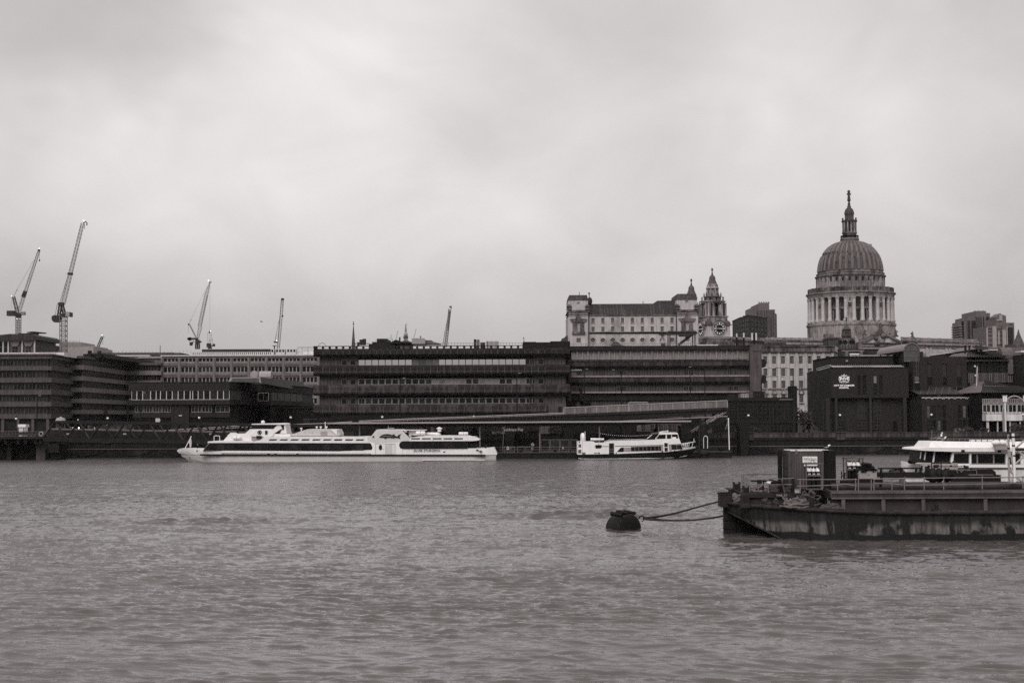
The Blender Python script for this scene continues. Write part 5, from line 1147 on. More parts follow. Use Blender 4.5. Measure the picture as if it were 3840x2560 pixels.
m=MB();m.box(lx(412),lx(965),LY-.05,LY+.05,lz(1023),lz(1016))
for x in[455,510,520,570,615,630,680,730,742,795,845,858,905,950]:m.box(lx(x-3),lx(x+3),LY-.05,LY+.1,lz(1034),lz(1016))
m.build('roof_railing','whited',t)
m=MB();m.bar((lx(958),LY+1,lz(1030)),(w('i',953,715,LY+1).x,LY+1,w('i',953,715,LY+1).z),.14,6);m.sph((lx(955),LY+1,w('i',953,805,LY+1).z),.28,8,6);m.sph((lx(953),LY+1,w('i',953,715,LY+1).z),.3,8,6);m.build('flagpole','offw',t)
m=MB();m.box(lx(700),lx(830),LY-3,LY-1.5,4,lz(1322));m.build('planter','conc',t)
AY=392.;ux,uz=fz('i',AY,1050,740)
t=thing('glazed_atrium','glass fronted atrium with ribbed hipped roof behind the entrance pavilion','building',(ux(1050),AY,4))
m=MB();m.box(ux(858),ux(1310),AY+.5,AY+24,4,uz(668));m.build('core','dgrey',t)
winrow(t,Fr((0,AY,0)),ux(860),ux(1300),uz(870),uz(780),7,0,.2,nx=3,fw=.15,mw=.3,fm='framed')
winrow(t,Fr((0,AY,0)),ux(860),ux(1300),uz(776),uz(672),7,0,.2,nx=3,ny=2,fw=.12,mw=.1,fm='dgrey')
for(x0,x1,X0,X1,ya,yb,mm)in[(862,1245,850,1250,632,660,'lgrey'),(905,1160,845,1230,568,622,'grey'),(945,1035,938,1045,512,545,'lgrey')]:
 m=MB();m.loft([[(ux(X0),AY-1,uz(yb)),(ux(X1),AY-1,uz(yb)),(ux(X1),AY+22,uz(yb)),(ux(X0),AY+22,uz(yb))],[(ux(x0),AY+3.5,uz(ya)),(ux(x1),AY+3.5,uz(ya)),(ux(x1),AY+17,uz(ya)),(ux(x0),AY+17,uz(ya))]]);rf=m.build('roof',mm,t)
 m=MB();n_=int((X1-X0)/17)
 for i in range(n_+1):
  xx=ux(X0)+(ux(X1)-ux(X0))*i/n_;x2=ux(x0)+(ux(x1)-ux(x0))*i/n_;m.bar((xx,AY-1.1,uz(yb)+.1),(x2,AY+3.4,uz(ya)+.1),.12)
 m.build('roof_rib','dgrey',rf)
m=MB();m.box(ux(845),ux(1255),AY-1.2,AY+22,uz(666),uz(660));m.box(ux(905),ux(1165),AY+3,AY+18,uz(634),uz(620));m.box(ux(948),ux(1030),AY+6,AY+14,uz(572),uz(545));m.build('eaves','dgrey',t)
for x in(898,940,1008,1050):m=MB();m.bar((ux(x),AY+5,uz(580)),(ux(x),AY+5,uz(498)),.35,8);m.build('chimney','black',t)
m=MB();m.tube([(ux(1200),AY+2,uz(602)),(ux(1305),AY+2,uz(602))],2.1,14);m.box(ux(1250),ux(1300),AY-.5,AY+1,uz(790),uz(645));m.build('duct','grey',t)
m=MB();z0,z1=uz(975),uz(878)
for i in range(9):
 a_,b_=ux(858+i*19),ux(858+i*19-30);m.bar((a_,AY-2,z1),(b_,AY-8,z0),.1);m.bar((a_,AY-2,z1),(a_+2.5,AY-8,z0),.1)
m.build('lattice_glazing','grey',t)
PY=352.;px2,pz2=fz('i',PY,1200,1120)
t=thing('entrance_pavilion','pale glazed entrance pavilion with hipped ribbed roof and white balcony','pavilion',(px2(1200),PY,4))
m=MB();m.loft([[(px2(985),PY-1,pz2(968)),(px2(1520),PY-1,pz2(968)),(px2(1520),PY+24,pz2(968)),(px2(985),PY+24,pz2(968))],[(px2(1068),PY+3.5,pz2(912)),(px2(1400),PY+3.5,pz2(912)),(px2(1400),PY+18,pz2(912)),(px2(1068),PY+18,pz2(912))],[(px2(1095),PY+4,pz2(898)),(px2(1290),PY+4,pz2(898)),(px2(1290),PY+17,pz2(898)),(px2(1095),PY+17,pz2(898))],[(px2(1133),PY+8,pz2(853)),(px2(1150),PY+8,pz2(853)),(px2(1150),PY+12,pz2(853)),(px2(1133),PY+12,pz2(853))]]);rf=m.build('roof','grey',t)
m=MB()
for i in range(26):
 u=i/25;m.bar((px2(985+535*u),PY-1.1,pz2(968)+.15),(px2(1068+332*u),PY+3.4,pz2(912)+.15),.16)
for i in range(12):
 u=i/11;m.bar((px2(1095+195*u),PY+3.9,pz2(898)+.15),(px2(1133+17*u),PY+7.9,pz2(853)+.15),.14)
m.build('roof_rib','dgrey',rf)
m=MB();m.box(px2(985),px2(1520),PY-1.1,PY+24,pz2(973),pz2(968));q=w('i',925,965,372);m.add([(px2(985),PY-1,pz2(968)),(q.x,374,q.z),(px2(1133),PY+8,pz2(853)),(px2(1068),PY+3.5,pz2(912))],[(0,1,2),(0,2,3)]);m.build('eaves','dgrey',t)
m=MB();m.box(px2(1002),px2(1520),PY+.5,PY+22,4,pz2(975));m.build('core','dark',t)
winrow(t,Fr((0,PY,0)),px2(1003),px2(1510),pz2(1078),pz2(1030),6,.1,.1,nx=4,fw=.14,mw=.14,fm='frame',gm='glassb')
winrow(t,Fr((0,PY,0)),px2(1003),px2(1510),pz2(1165),pz2(1084),6,.1,.1,nx=2,fw=.14,mw=.1,fm='offw')
m=MB();m.box(px2(1000),px2(1520),PY-3.0,PY,pz2(1246),pz2(1180));m.box(px2(1000),px2(1520),PY-3.1,PY,pz2(1178),pz2(1170));m.build('balcony','whited',t)
m=MB();m.box(px2(1000),px2(1520),PY-3.1,PY-3.0,pz2(1168),pz2(1160))
for i in range(14):x=px2(1003+i*38);m.box(x-.06,x+.06,PY-3.1,PY-3,pz2(1182),pz2(1160))
m.build('balcony_rail','offw',t)
for x in(1175,1375):
 m=MB();m.box(px2(x-8),px2(x+8),PY-3.8,PY-3.1,4,pz2(1062));m.build('column','whited',t)
 m=MB()
 for dx_ in(-16,-3,10):m.box(px2(x-3+dx_),px2(x+6+dx_),PY-4,PY-3.4,pz2(1062),pz2(1008))
 m.box(px2(x-22),px2(x+20),PY-4.1,PY-3.3,pz2(1006),pz2(1002));o=m.build('lantern','lampw',t)
for x0 in(1008,1020,1110,1230,1330):
 m=MB();m.box(px2(x0),px2(x0+10),PY-2.6,PY-2.2,4,pz2(1246));m.build('post','offw',t)
m=MB();m.tube([(px2(1272)+2.9*math.cos(a),PY-3.4,pz2(1150)+3.6*math.sin(a))for a in np.linspace(0,PI,14)],.2,6);m.bar((px2(1272)-2.9,PY-3.4,4),(px2(1272)-2.9,PY-3.4,pz2(1150)),.15,6);m.bar((px2(1272)+2.9,PY-3.4,4),(px2(1272)+2.9,PY-3.4,pz2(1150)),.15,6);m.build('entrance_arch','lgrey',t)
m=MB();m.box(px2(1235),px2(1310),PY-2,PY-1.8,4,pz2(1262));m.build('glazed_door','glassb',t)
t=thing('brick_block','dark brick block with one pale window at the right edge of the view','building',(ux(1390),385,4))
m=MB();m.box(ux(1312),ux(1700),382,410,4,uz(618));m.build('wall','brick',t)
m=MB();m.box(ux(1308),ux(1700),381.7,410,uz(618),uz(612));m.build('coping','dgrey',t)
window(t,Fr((0,382,0)),ux(1390),ux(1425),uz(892),uz(845),-.1,nx=2,fm='offw',gm='glassb');window(t,Fr((0,382,0)),ux(1388),ux(1425),uz(800),uz(700),-.1,fm='dgrey')
NY=520.;nx_,nz_=fz('i',NY,1200,560)
t=thing('flat_roofed_building','long low flat roofed building with pale eaves behind the atrium','building',(nx_(1200),NY,G(NY)))
m=MB();m.box(nx_(1060),nx_(1900),NY,NY+25,G(NY),nz_(528));m.build('wall','grey',t)
m=MB();m.box(nx_(1055),nx_(1140),NY-3,NY+5,nz_(560),nz_(552));m.prism([(nx_(1140),nz_(560)),(nx_(1300),nz_(590)),(nx_(1420),nz_(560)),(nx_(1900),nz_(545)),(nx_(1900),nz_(580)),(nx_(1300),nz_(612))],NY-8,NY-2)if False else m.box(nx_(1305),nx_(1900),NY-8,NY-2,nz_(585),nz_(570));m.build('eaves','whited',t)
m=MB();m.box(nx_(1205),nx_(1215),NY-.5,NY,nz_(575),nz_(530));m.build('downpipe','lgrey',t)
for x in(1355,1385):window(t,Fr((0,NY-3,0)),nx_(x),nx_(x+20),nz_(612),nz_(592),0,fm='offw')
NY=500.;nx_,nz_=fz('i',NY,760,580)
t=thing('low_pavilion','low roof pavilion with curved pale eaves above the brick hall','building',(nx_(770),NY,G(NY)))
m=MB();m.prism([(nx_(650),nz_(620)),(nx_(650),nz_(590)),(nx_(700),nz_(572)),(nx_(820),nz_(560)),(nx_(905),nz_(562)),(nx_(905),nz_(620))],NY+1,NY+20);m.build('wall','dgrey',t)
m=MB();m.prism([(nx_(645),nz_(588)),(nx_(690),nz_(573)),(nx_(770),nz_(562)),(nx_(905),nz_(560)),(nx_(905),nz_(575)),(nx_(770),nz_(577)),(nx_(700),nz_(585))],NY-2,NY+20);m.build('eaves','lgrey',t)
winrow(t,Fr((0,NY,0)),nx_(730),nx_(830),nz_(612),nz_(585),3,.6,.8,fm='framed')
t=thing('hip_roofed_house','small dark house roof and bush above the brick hall','building',(nx_(540),NY+60,G(NY+60)))
m=MB();m.box(nx_(505),nx_(620),NY+60,NY+70,G(560),nz_(600));m.prism([(nx_(515),nz_(610)),(nx_(530),nz_(582)),(nx_(555),nz_(590)),(nx_(560),nz_(612))],NY+58,NY+60);m.build('roof','stoneb',t)
BY=1250.;tx,tz=fz('i',BY,950,300)
t=thing('tower_block','grey concrete residential tower with stacked balconies on its left edge, right of the dome','tower block',(tx(950),BY,15))
m=MB();m.box(tx(828),tx(870),BY+5,BY+35,12,tz(268));m.box(tx(828),tx(838),BY+5,BY+8,12,tz(250));m.box(tx(868),tx(945),BY+2,BY+38,12,tz(228));m.box(tx(942),tx(1042),BY,BY+40,12,tz(172));m.box(tx(1042),tx(1092),BY+3,BY+38,12,tz(190));m.build('shaft','grey',t)
m=MB()
for x in(870,905,925,945,965,985,1010,1040,1060):m.box(tx(x),tx(x+8),BY-.8,BY+2.2,12,tz(265 if x<945 else 230))
m.build('rib','dgrey',t)
for i in range(6):m=MB();m.prism([(tx(800),tz(318+i*24)),(tx(832),tz(320+i*24)),(tx(832),tz(308+i*24)),(tx(800),tz(308+i*24))],BY+6,BY+30);m.build('balcony','conc',t)
m=MB()
for i in range(5):m.bar((tx(950+20*i),BY+5,tz(172)),(tx(950+20*i),BY+5,tz(162+(i%2)*5)),.4)
m.bar((tx(1095),BY,tz(265)),(tx(1145),BY,tz(312)),.9);m.build('roof_mast','dgrey',t)
BY=1000.;tx,tz=fz('i',BY,1200,380)
t=thing('office_tower','glass and grey office tower with tall pale strips right of the balconied tower','tower block',(tx(1200),BY,15))
m=MB();m.box(tx(1045),tx(1190),BY,BY+30,12,tz(318));m.box(tx(1188),tx(1298),BY-2,BY+30,12,tz(312));m.box(tx(1165),tx(1300),BY+5,BY+30,12,tz(282));m.box(tx(1168),tx(1268),BY+6,BY+28,12,tz(238));m.box(tx(1298),tx(1316),BY+2,BY+25,12,tz(285));m.build('shaft','grey',t)
m=MB();m.prism([(tx(1165),tz(238)),(tx(1165),tz(220)),(tx(1200),tz(200)),(tx(1212),tz(188)),(tx(1225),tz(200)),(tx(1267),tz(212)),(tx(1267),tz(238))],BY+6,BY+20);m.build('roof_crown','grey',t)
m=MB();m.box(tx(1100),tx(1140),BY-.5,BY,12,tz(322));m.box(tx(1155),tx(1170),BY-.5,BY,tz(500),tz(370));m.box(tx(1188),tx(1224),BY-2.5,BY-2,12,tz(358));m.box(tx(1230),tx(1238),BY-2.5,BY-2,12,tz(330));m.box(tx(1200),tx(1228),BY+5.5,BY+6,tz(250),tz(205));m.prism([(tx(1040),tz(520)),(tx(1055),tz(520)),(tx(1055),tz(330)),(tx(1040),tz(345))],BY-.6,BY);m.box(tx(1175),tx(1230),BY+5.4,BY+5.9,tz(262),tz(248));build_each(m,'pale_strip','lgrey',t)
m=MB()
for y in(345,372,410,455,500):m.box(tx(1045),tx(1188),BY-.4,BY,tz(y+3),tz(y))
m.box(tx(1244),tx(1290),BY-2.4,BY-2,12,tz(335));m.build('floor_band','dgrey',t)
m=MB()
for i in range(8):m.box(tx(1298),tx(1320),BY,BY+3,tz(300+i*26),tz(296+i*26))
m.box(tx(1312),tx(1316),BY,BY+2,12,tz(285));m.build('balcony','concp',t)
t=thing('church_spire','dark slender church spire with pinnacles at the far right','spire',(tx(1358),900,15))
tx,tz=fz('i',900,1358,450)
m=MB();m.lathe((tx(1358),900),[(4.2,12),(4.2,tz(500)),(3.6,tz(495)),(1.8,tz(430)),(.9,tz(395)),(.15,tz(350))],8);m.build('spire','stoneb',t)
for x,y in((1338,485),(1385,455),(1395,480)):m=MB();m.lathe((tx(x),902),[(1.2,tz(520)),(1.0,tz(y+20)),(.1,tz(y))],6);m.build('pinnacle','stoneb',t)
m=MB();m.box(tx(1325),tx(1500),904,920,12,tz(490));m.build('nave','stoneb',t)
# low brick-and-glass block on the embankment
EY=334.;ox,oz=fz('f',EY,2050,880)
ogx,_=fz('g',EY,500,1400);_,ogz=fz('g',EY,360,1400)
t=thing('glazed_low_block','low dark block of square glazed panels with cluttered flat roof by the steps','building',(ox(2050),EY,4))
gl,gr=ox(1848),ogx(726)
m=MB();m.box(gl,gr,EY+.3,EY+26,4,ogz(1262));m.build('wall','dgrey',t)
m=MB();m.box(gl-.1,gr+.2,EY-.3,EY+26.2,ogz(1275),ogz(1262));m.box(gl,gr,EY-.2,EY+26,ogz(1262),ogz(1236));m.box(gl,gr,EY-.15,EY+.3,ogz(1526),ogz(1500));m.box(ogx(290),ogx(308),EY-.2,EY+.3,4,ogz(1275));m.box(gr-.6,gr,EY-.2,EY+.3,4,ogz(1275));m.build('frame','dgrey',t)
for x0,x1 in[(gl+.3,ogx(288)),(ogx(312),gr-.65)]:
 for(ya,yb,ny_)in[(1275,1498,5),(1528,1592,2),(1594,1640,1)]:
  n_=3;s_=(x1-x0)/n_
  for i in range(n_):window(t,Fr((0,EY+.1,0)),x0+i*s_,x0+(i+1)*s_,ogz(yb),ogz(ya),0,nx=3,ny=ny_,fw=.1,mw=.12,fm='concd',gm='glass')
m=MB();m.box(ogx(550),ogx(700),EY-.25,EY-.2,ogz(1263),ogz(1257));m.build('light_strip','lgrey',t)
for x0,x1,ya,mm in[(1890,1962,640,'dgrey'),(1965,1990,655,'grey'),(2030,2115,628,'lgrey'),(2118,2165,612,'concm'),(2165,2275,605,'black'),(2290,2325,600,'grey')]:
 m=MB();m.box(ox(x0),ox(x1),EY+4,EY+8,ogz(1236),oz(ya+25 if mm=='grey'else ya));m.build('roof_unit',mm,t)
m=MB();m.box(ogx(265),ogx(450),EY+6,EY+10,ogz(1236),ogz(1165));m.build('roof_unit','dgrey',t)
m=MB()
for y in(1190,1205):m.box(ogx(-5),ogx(720),EY+1,EY+1.08,ogz(y+2),ogz(y))
for i in range(26):x=ogx(0+i*28);m.box(x-.04,x+.04,EY+1,EY+1.08,ogz(1236),ogz(1190))
m.build('roof_railing','steeld',t)
m=MB();m.box(ogx(815),ogx(860),345,352,4,ogz(1000)-2);m.build('dark_pier','black',t)
m=MB();m.box(ogx(728),ogx(870),349,352,4,ogz(1325));m.build('link_wall','brickd',t)
m=MB();m.box(ogx(730),ogx(812),348.8,348.9,ogz(1322),ogz(1318));m.box(ogx(730),ogx(812),348.8,348.9,ogz(1235),ogz(1231))
for i in range(12):x=ogx(732+i*7.2);m.box(x-.04,x+.04,348.8,348.9,ogz(1322),ogz(1231))
m.build('screen','steel',t)
def leafmass(c,rx,ry,rz_,n,s,seed,holes=True):
 rnd=random.Random(seed);m=MB();lumps=[(rnd.uniform(-.6,.6),rnd.uniform(-.6,.6),rnd.uniform(-.5,.7),rnd.uniform(.35,.6))for _ in range(7)]
 for _ in range(n):
  l=rnd.choice(lumps);d=Vector((rnd.gauss(0,1),rnd.gauss(0,1),rnd.gauss(0,1))).normalized()*l[3]*rnd.uniform(.6,1.05)
  p=Vector((c[0]+(l[0]+d.x)*rx,c[1]+(l[1]+d.y)*ry,c[2]+(l[2]+d.z)*rz_))
  a=Vector((rnd.gauss(0,1),rnd.gauss(0,1),rnd.gauss(0,1))).normalized();b_=a.cross(Vector((rnd.gauss(0,1),rnd.gauss(0,1),rnd.gauss(0,1)))).normalized()
  q=s*rnd.uniform(.6,1.3);m.add([p-a*q,p+b_*q*.5,p+a*q,p-b_*q*.5],[(0,1,2,3)],raw=True)
 return m
def palm(x,Y,z,h,label,seed):
 t=thing('palm_tree',label,'palm',(x,Y,z));rnd=random.Random(seed)
 m=MB();m.tube([(x,Y,z-.2),(x+.1,Y,z+h*.35),(x,Y,z+h*.6)],[.3,.24,.2],8);m.build('trunk','leafd',t)
 m=MB()
 for i in range(46):
  a=rnd.uniform(0,2*PI);e_=rnd.uniform(-.3,1.3);L=h*rnd.uniform(.42,.62);p=Vector((x,Y,z+h*.6));d=Vector((math.cos(a)*math.cos(e_),math.sin(a)*math.cos(e_),math.sin(e_)))
  sd_=Vector((-math.sin(a),math.cos(a),0));pts=[]
  for k in range(6):pts.append(p+d*L*k/5-Vector((0,0,1))*L*.35*(k/5)**2)
  for k in range(5):
   wd=.35*(1-k/5.5);m.add([pts[k]-sd_*wd,pts[k]+sd_*wd,pts[k+1]+sd_*wd*.8,pts[k+1]-sd_*wd*.8],[(0,1,2,3)],raw=True)
 q=leafmass((x,Y,z+h*.62),h*.36,h*.3,h*.36,420,.3,seed);m.add(q.v,q.f,raw=True);m.build('crown','leaf',t)
q=w('g',820,1500,340);palm(q.x,340,4,6.3,'bushy palm in the gap left of the school',4)
q=w('g',880,1530,338);palm(q.x,338,4,4.6,'lower bushy palm against the school corner',9)
for i,(x_,Y_,rx_,rz_,lb)in enumerate([(lx(440)-1,328,2.0,1.0,'small shrub on the wall top left of the school front'),(lx(560),328,1.6,.8,'low shrub below the school front windows'),(lx(905),330,2.2,1.4,'wide shrub behind the planter near the entrance pavilion'),(ox(1990),327,3.4,1.0,'dark shrub bed beside the foot of the steps'),(ox(2120),327,3.2,.9,'dark shrub bed right of the globe lamp by the low block')]):
 t=thing('shrub',lb,'shrub',(x_,Y_,4.0))
 leafmass((x_,Y_,4.6+rz_*.4),rx_,1.2,rz_,420,.28,40+i).build('foliage','leaf',t)
 m=MB()
 for k in range(4):m.bar((x_+(k-1.5)*rx_*.2,Y_,4.0),(x_+(k-1.5)*rx_*.45,Y_,5.0+rz_*.4),.06)
 m.build('stem','leafd',t)
 # globe lamps on the wall dies
lampproto=None
LB=['far left, above the jetty railing','above the left end of the gangway truss','above the middle of the gangway','right of the large white boat wheelhouse','above the mid roof of the large white boat','above the vent pipe of the large boat','where the tall white railing begins','above the stern windows of the smaller boat','in front of the glazed low block','in front of the school side wall','in front of the low school front','in front of the entrance pavilion balcony']
for k in range(12):
 p=at(57+344*k,1650,WALLY);X0,Y0=p.x,WALLY+.4
 if lampproto is None:
  t=thing('globe_lamp','cast iron lamp with pale globe '+LB[k],'street lamp',(X0,Y0,5.1),'globe lamps on the river wall')
  m=MB();m.lathe((X0,Y0),[(.75,5.1),(.8,5.3),(.55,5.6),(.62,5.9),(.3,6.2)],12);m.sph((X0-.45,Y0,5.55),.34,8,6,.8,1.3);m.sph((X0+.45,Y0,5.55),.34,8,6,.8,1.3);m.build('base','black',t,smooth=True)
  m=MB();m.lathe((X0,Y0),[(.22,6.2),(.17,6.6),(.22,6.7),(.13,6.85),(.1,8.2),(.2,8.3),(.26,8.42)],10);m.build('pole','black',t,smooth=True)
  m=MB();m.sph((X0,Y0,8.75),.26,14,10);m.build('globe','lampw',t,smooth=True)
  m=MB();m.lathe((X0,Y0),[(.3,9.02),(.24,9.12),(.1,9.2),(.03,9.38)],10);m.build('cap','black',t)
  lampproto=t
 else:clone(lampproto,(X0,Y0,5.1),'cast iron lamp with pale globe '+LB[k])
 # ramp with viaduct piers
RY=308.0
def pl(pts,Y=RY):return[(w(c,x,y,Y).x,w(c,x,y,Y).z)for c,x,y in pts]
t=thing('road_ramp','long dark ramp rising to the right on flared piers, pale railings on top','ramp',(w('f',500,900,RY).x,RY,2))
top=pl([('k',-700,205),('b',1000,1178),('c',770,1428),('d',700,1375),('d',1770,1322),('f',700,838),('f',1845,790)])
bot=pl([('f',1845,838),('f',1400,880),('f',540,925),('d',700,1415),('c',770,1445),('b',1000,1200),('k',-700,222)])
m=MB();m.prism(top+bot,RY,RY+8);m.build('deck','dgrey',t)
m=MB();a0,b0=top[-1],top[1]
fascia=pl([('c',1900,1395),('d',700,1368),('d',1770,1316),('f',700,832),('f',1845,784),('f',1845,812),('f',700,862),('d',1770,1345),('d',700,1392),('c',1900,1412)])
m.prism(fascia,RY-.25,RY+.0);m.build('fascia','concd',t)
for i in range(-1,6):
 pc=at(1692+220.2*i,1640,RY);xx=pc.x;zt_=[6.0,6.4,6.7,7.0,7.1,7.2,7.5][i+1]-.6
 m=MB();hw=1.05;m.prism([(xx-hw-.3,zt_),(xx+hw+.3,zt_),(xx+hw-.0,zt_-1.0),(xx+hw-.25,-1.5),(xx-hw+.25,-1.5),(xx-hw+.0,zt_-1.0)],RY+.6,RY+5);m.build('pier','black',t)
A_,B_=w('f',42,790,RY),w('f',1845,710,RY);A2_,B2_=w('f',42,868,RY),w('f',1845,787,RY)
rl=thing('railing','tall pale vertical bar railing along the top of the ramp','railing',(A_.x,RY,A2_.z))
m=MB();n=150
lerp=lambda a,b_,u:a+(b_-a)*u
for i in range(n+1):
 u=i/n;x=lerp(A_.x,B_.x,u);big=i%10==0;m.box(x-(.09 if big else.045),x+(.09 if big else.045),RY-.1,RY+.03,lerp(A2_.z,B2_.z,u)-.05,lerp(A_.z,B_.z,u))
m.build('bar','lgrey',rl)
for du in(0,-.28*0-3.6):
 m=MB();m.bar((A_.x,RY-.12,A_.z+du*.95),(B_.x,RY-.12,B_.z+du*.95),.1);m.build('rail','lgrey',rl)
rl=thing('railing','low double pale rail along the lower half of the ramp','railing',(w('c',770,1420,RY).x,RY,5))
for dy,r_ in((0,.1),(16,.08)):
 pts=[w(c,x,y+dy*(.35 if c=='c'else.35)*(3 if u_ else 3)*1.0 if False else y+dy,RY)for c,x,y,u_ in[('c',770,1413,0),('c',1500,1380,0),('d',300,1358,0),('d',1100,1325,0),('d',1770,1300,0)]]
 m=MB();m.tube([(p.x,RY-.1,p.z)for p in pts],r_,5);m.build('rail','lgrey',rl)
m=MB()
for i in range(56):
 u=i/55;p=lerp(w('c',770,1416,RY),w('d',1770,1303,RY),u);m.box(p.x-.05,p.x+.05,RY-.08,RY,p.z-1.0,p.z)
build_each(m,'post','grey',rl)
rl=thing('railing','thin pale double rail at the left foot of the ramp behind the gangway','railing',(w('j',200,250,RY).x,RY,5))
for dy in(0,22):
 m=MB();m.tube([(w('j',x,y+dy,RY+1).x,RY+1,w('j',x,y+dy,RY+1).z)for x,y in[(-150,275),(400,240),(1000,205),(1580,190),(2150,172),(2500,150)]],.1,5);m.build('rail','frame',rl)
m=MB();Fp=[(w('j',x,y,RY+1.3).x,w('j',x,y,RY+1.3).z)for x,y in[(-100,300),(400,262),(1000,228),(1580,212),(2100,195),(2100,320),(-100,330)]];m.prism(Fp,RY+1.2,RY+1.6);m.build('panel','dgrey',rl)
m=MB();g0,g1=w('f',752,725,RY+7),w('f',975,800,RY+7);z1=g0.z
m.box(g0.x,g0.x+.2,RY+7,RY+7.2,g1.z-2,z1);m.box(g1.x-.2,g1.x,RY+7,RY+7.2,g1.z-2,z1);m.box(g0.x,g1.x,RY+7,RY+7.2,z1-.2,z1+.02)
one(m,'height_frame','frame','pale rectangular frame standing on the ramp behind the tall railing','frame')
UY=330.;
t=thing('underpass_wall','dark wall with window strip under the ramp behind the river wall','wall',(w('u',1500,200,UY).x,UY,4))
m=MB();m.box(w('u',-1600,200,UY).x,w('f',1560,1000,UY).x,UY,UY+2,3.9,8.3);m.build('wall','brickd',t)
F=Fr((0,UY,0))
for i in range(10):
 a_=845+49*i;window(t,F,w('f',a_,1000,UY).x,w('f',a_+47,1000,UY).x,w('f',1000,1050,UY).z,w('f',1000,968,UY).z,-.1,nx=2,ny=2,fw=.12,mw=.1,fm='concm',gm='glassb'if i in(0,2,6,9)else 'glass')
m=MB()
for x0,x1 in[(1570,1698),(900,1085),(60,150)]:m.box(w('u',x0,200,UY).x,w('u',x1,200,UY).x,UY-.6,UY,4,8.2)
build_each(m,'pale_pier','concm',t)
for i,(x0,x1,y0,y1,lb)in enumerate([(-330,-30,120,240,'left of the large boat vent pipe'),(90,268,120,240,'just right of the large boat vent pipe'),(405,660,120,240,'between two dark piers behind the boat stern'),(745,1080,110,165,'above the left half of the pier name board'),(1222,1550,110,240,'right of the pier name lettering'),(1700,1890,110,240,'in front of the pale wall right of the name board')]):
 a_,c_=w('u',x0,y1,UY-1),w('u',x1,y0,UY-1);t=thing('ivy','dark ivy patch '+lb,'ivy',((a_.x+c_.x)/2,UY-1,a_.z),'ivy patches under the ramp')
 leafmass(((a_.x+c_.x)/2,UY-.6,(a_.z+c_.z)/2),(c_.x-a_.x)*.56,.6,(c_.z-a_.z)*.6,900,.2,i).build('foliage','leaf',t)
 m=MB()
 for q in range(5):xx=a_.x+(c_.x-a_.x)*(q+.5)/5;m.tube([(xx,UY-.3,4),(xx+.4,UY-.4,(a_.z+c_.z)/2),(xx-.3,UY-.5,c_.z)],.06,4)
 m.build('stem','leafd',t)
ty_=322.
t=thing('stairs','covered stairs with pale handrails climbing to the right end of the ramp','stairs',(w('f',1640,1060,ty_).x,ty_,4))
def fp(x,y,Y):q=w('f',x,y,Y);return(q.x,Y,q.z)
m=MB();m.prism([fp(1440,1062,ty_)[::2],fp(1840,830,ty_)[::2],fp(1848,900,ty_)[::2],fp(1600,1062,ty_)[::2]],ty_+.4,ty_+4);m.build('flight','dgrey',t)
for(x0,y0,x1,y1,Y_)in[(1420,1060,1730,868,ty_),(1450,1062,1760,870,ty_+.2),(1650,950,1845,812,ty_),(1665,950,1846,832,ty_+.2),(1610,1045,1846,905,ty_+2)]:
 m=MB();m.bar(fp(x0,y0,Y_),fp(x1,y1,Y_),.09);m.build('handrail','frame',t)
m=MB();m.bar(fp(1730,868,ty_),fp(1752,862,ty_),.08)
for i in range(6):x_=1450+i*60;m.bar(fp(x_,1060-i*37,ty_),fp(x_,1085-i*37,ty_),.07)
m.build('handrail_post','frame',t)
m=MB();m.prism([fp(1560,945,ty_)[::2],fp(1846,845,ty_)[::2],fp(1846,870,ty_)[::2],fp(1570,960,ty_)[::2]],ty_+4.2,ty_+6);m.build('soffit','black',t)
m=MB();q=w('f',1395,905,318);m.box(q.x-.9,q.x+.9,317,319,q.z-.4,q.z+.3);m.box(q.x-.8,q.x+.8,317.1,318.9,q.z+.3,q.z+2.2)
one(m,'floodlight_box','framed','small pale box fixed under the right part of the ramp','lamp box')
# pontoon with canopy, screens and signs
NY_=296.0;pt=thing('pontoon','long black floating pontoon moored in front of the river wall','pontoon',(w('u',1500,550,NY_).x,NY_,0))
xl,xr_=at(1175,1700,NY_).x,w('f',1895,1290,NY_).x
DZ=1.25
m=MB();m.box(xl,xr_,NY_,NY_+9,-.8,DZ-.25);m.build('hull','black',pt)
m=MB();m.box(xl-.1,xr_+.1,NY_-.12,NY_+9.1,DZ-.25,DZ);m.build('deck','dgrey',pt)
m=MB();m.box(xl,xr_,NY_-.14,NY_-.05,DZ-.02,DZ+.06);m.build('deck_edge','grey',pt)
cn=thing('canopy','long thin canopy roof on slender posts over the pontoon','canopy',(w('u',1500,70,NY_).x,NY_,DZ))
c0,c1=w('c',315,1435,NY_),w('f',1447,930,NY_)
m=MB();m.prism([(c0.x,c0.z),(c1.x,c1.z),(c1.x,c1.z-.28),(c0.x+.3,c0.z-.28)],NY_,NY_+7);m.build('roof','frame',cn)
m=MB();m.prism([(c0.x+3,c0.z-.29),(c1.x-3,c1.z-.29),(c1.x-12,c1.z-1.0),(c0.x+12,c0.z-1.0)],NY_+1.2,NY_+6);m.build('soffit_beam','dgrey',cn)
posts=[w('c',775,1500,NY_+1).x,w('k',1190,250,NY_+1).x,w('u',733,300,NY_+1).x,w('u',1560,300,NY_+1).x,w('f',436,1000,NY_+1).x,w('f',1090,1000,NY_+1).x]
for x in posts:m=MB();m.bar((x,NY_+1.5,DZ),(x,NY_+1.5,c0.z-.6),.17,8);m.build('post','framed',cn)
nb_=thing('name_board','dark board with pier name lettering hung under the canopy','sign',(w('u',1150,187,NY_).x,NY_+1,5))
a_,c_=w('u',745,207,NY_+1),w('u',1552,167,NY_+1)
m=MB();m.box(a_.x,c_.x,NY_+1.0,NY_+1.15,a_.z,c_.z);m.build('board','black',nb_)
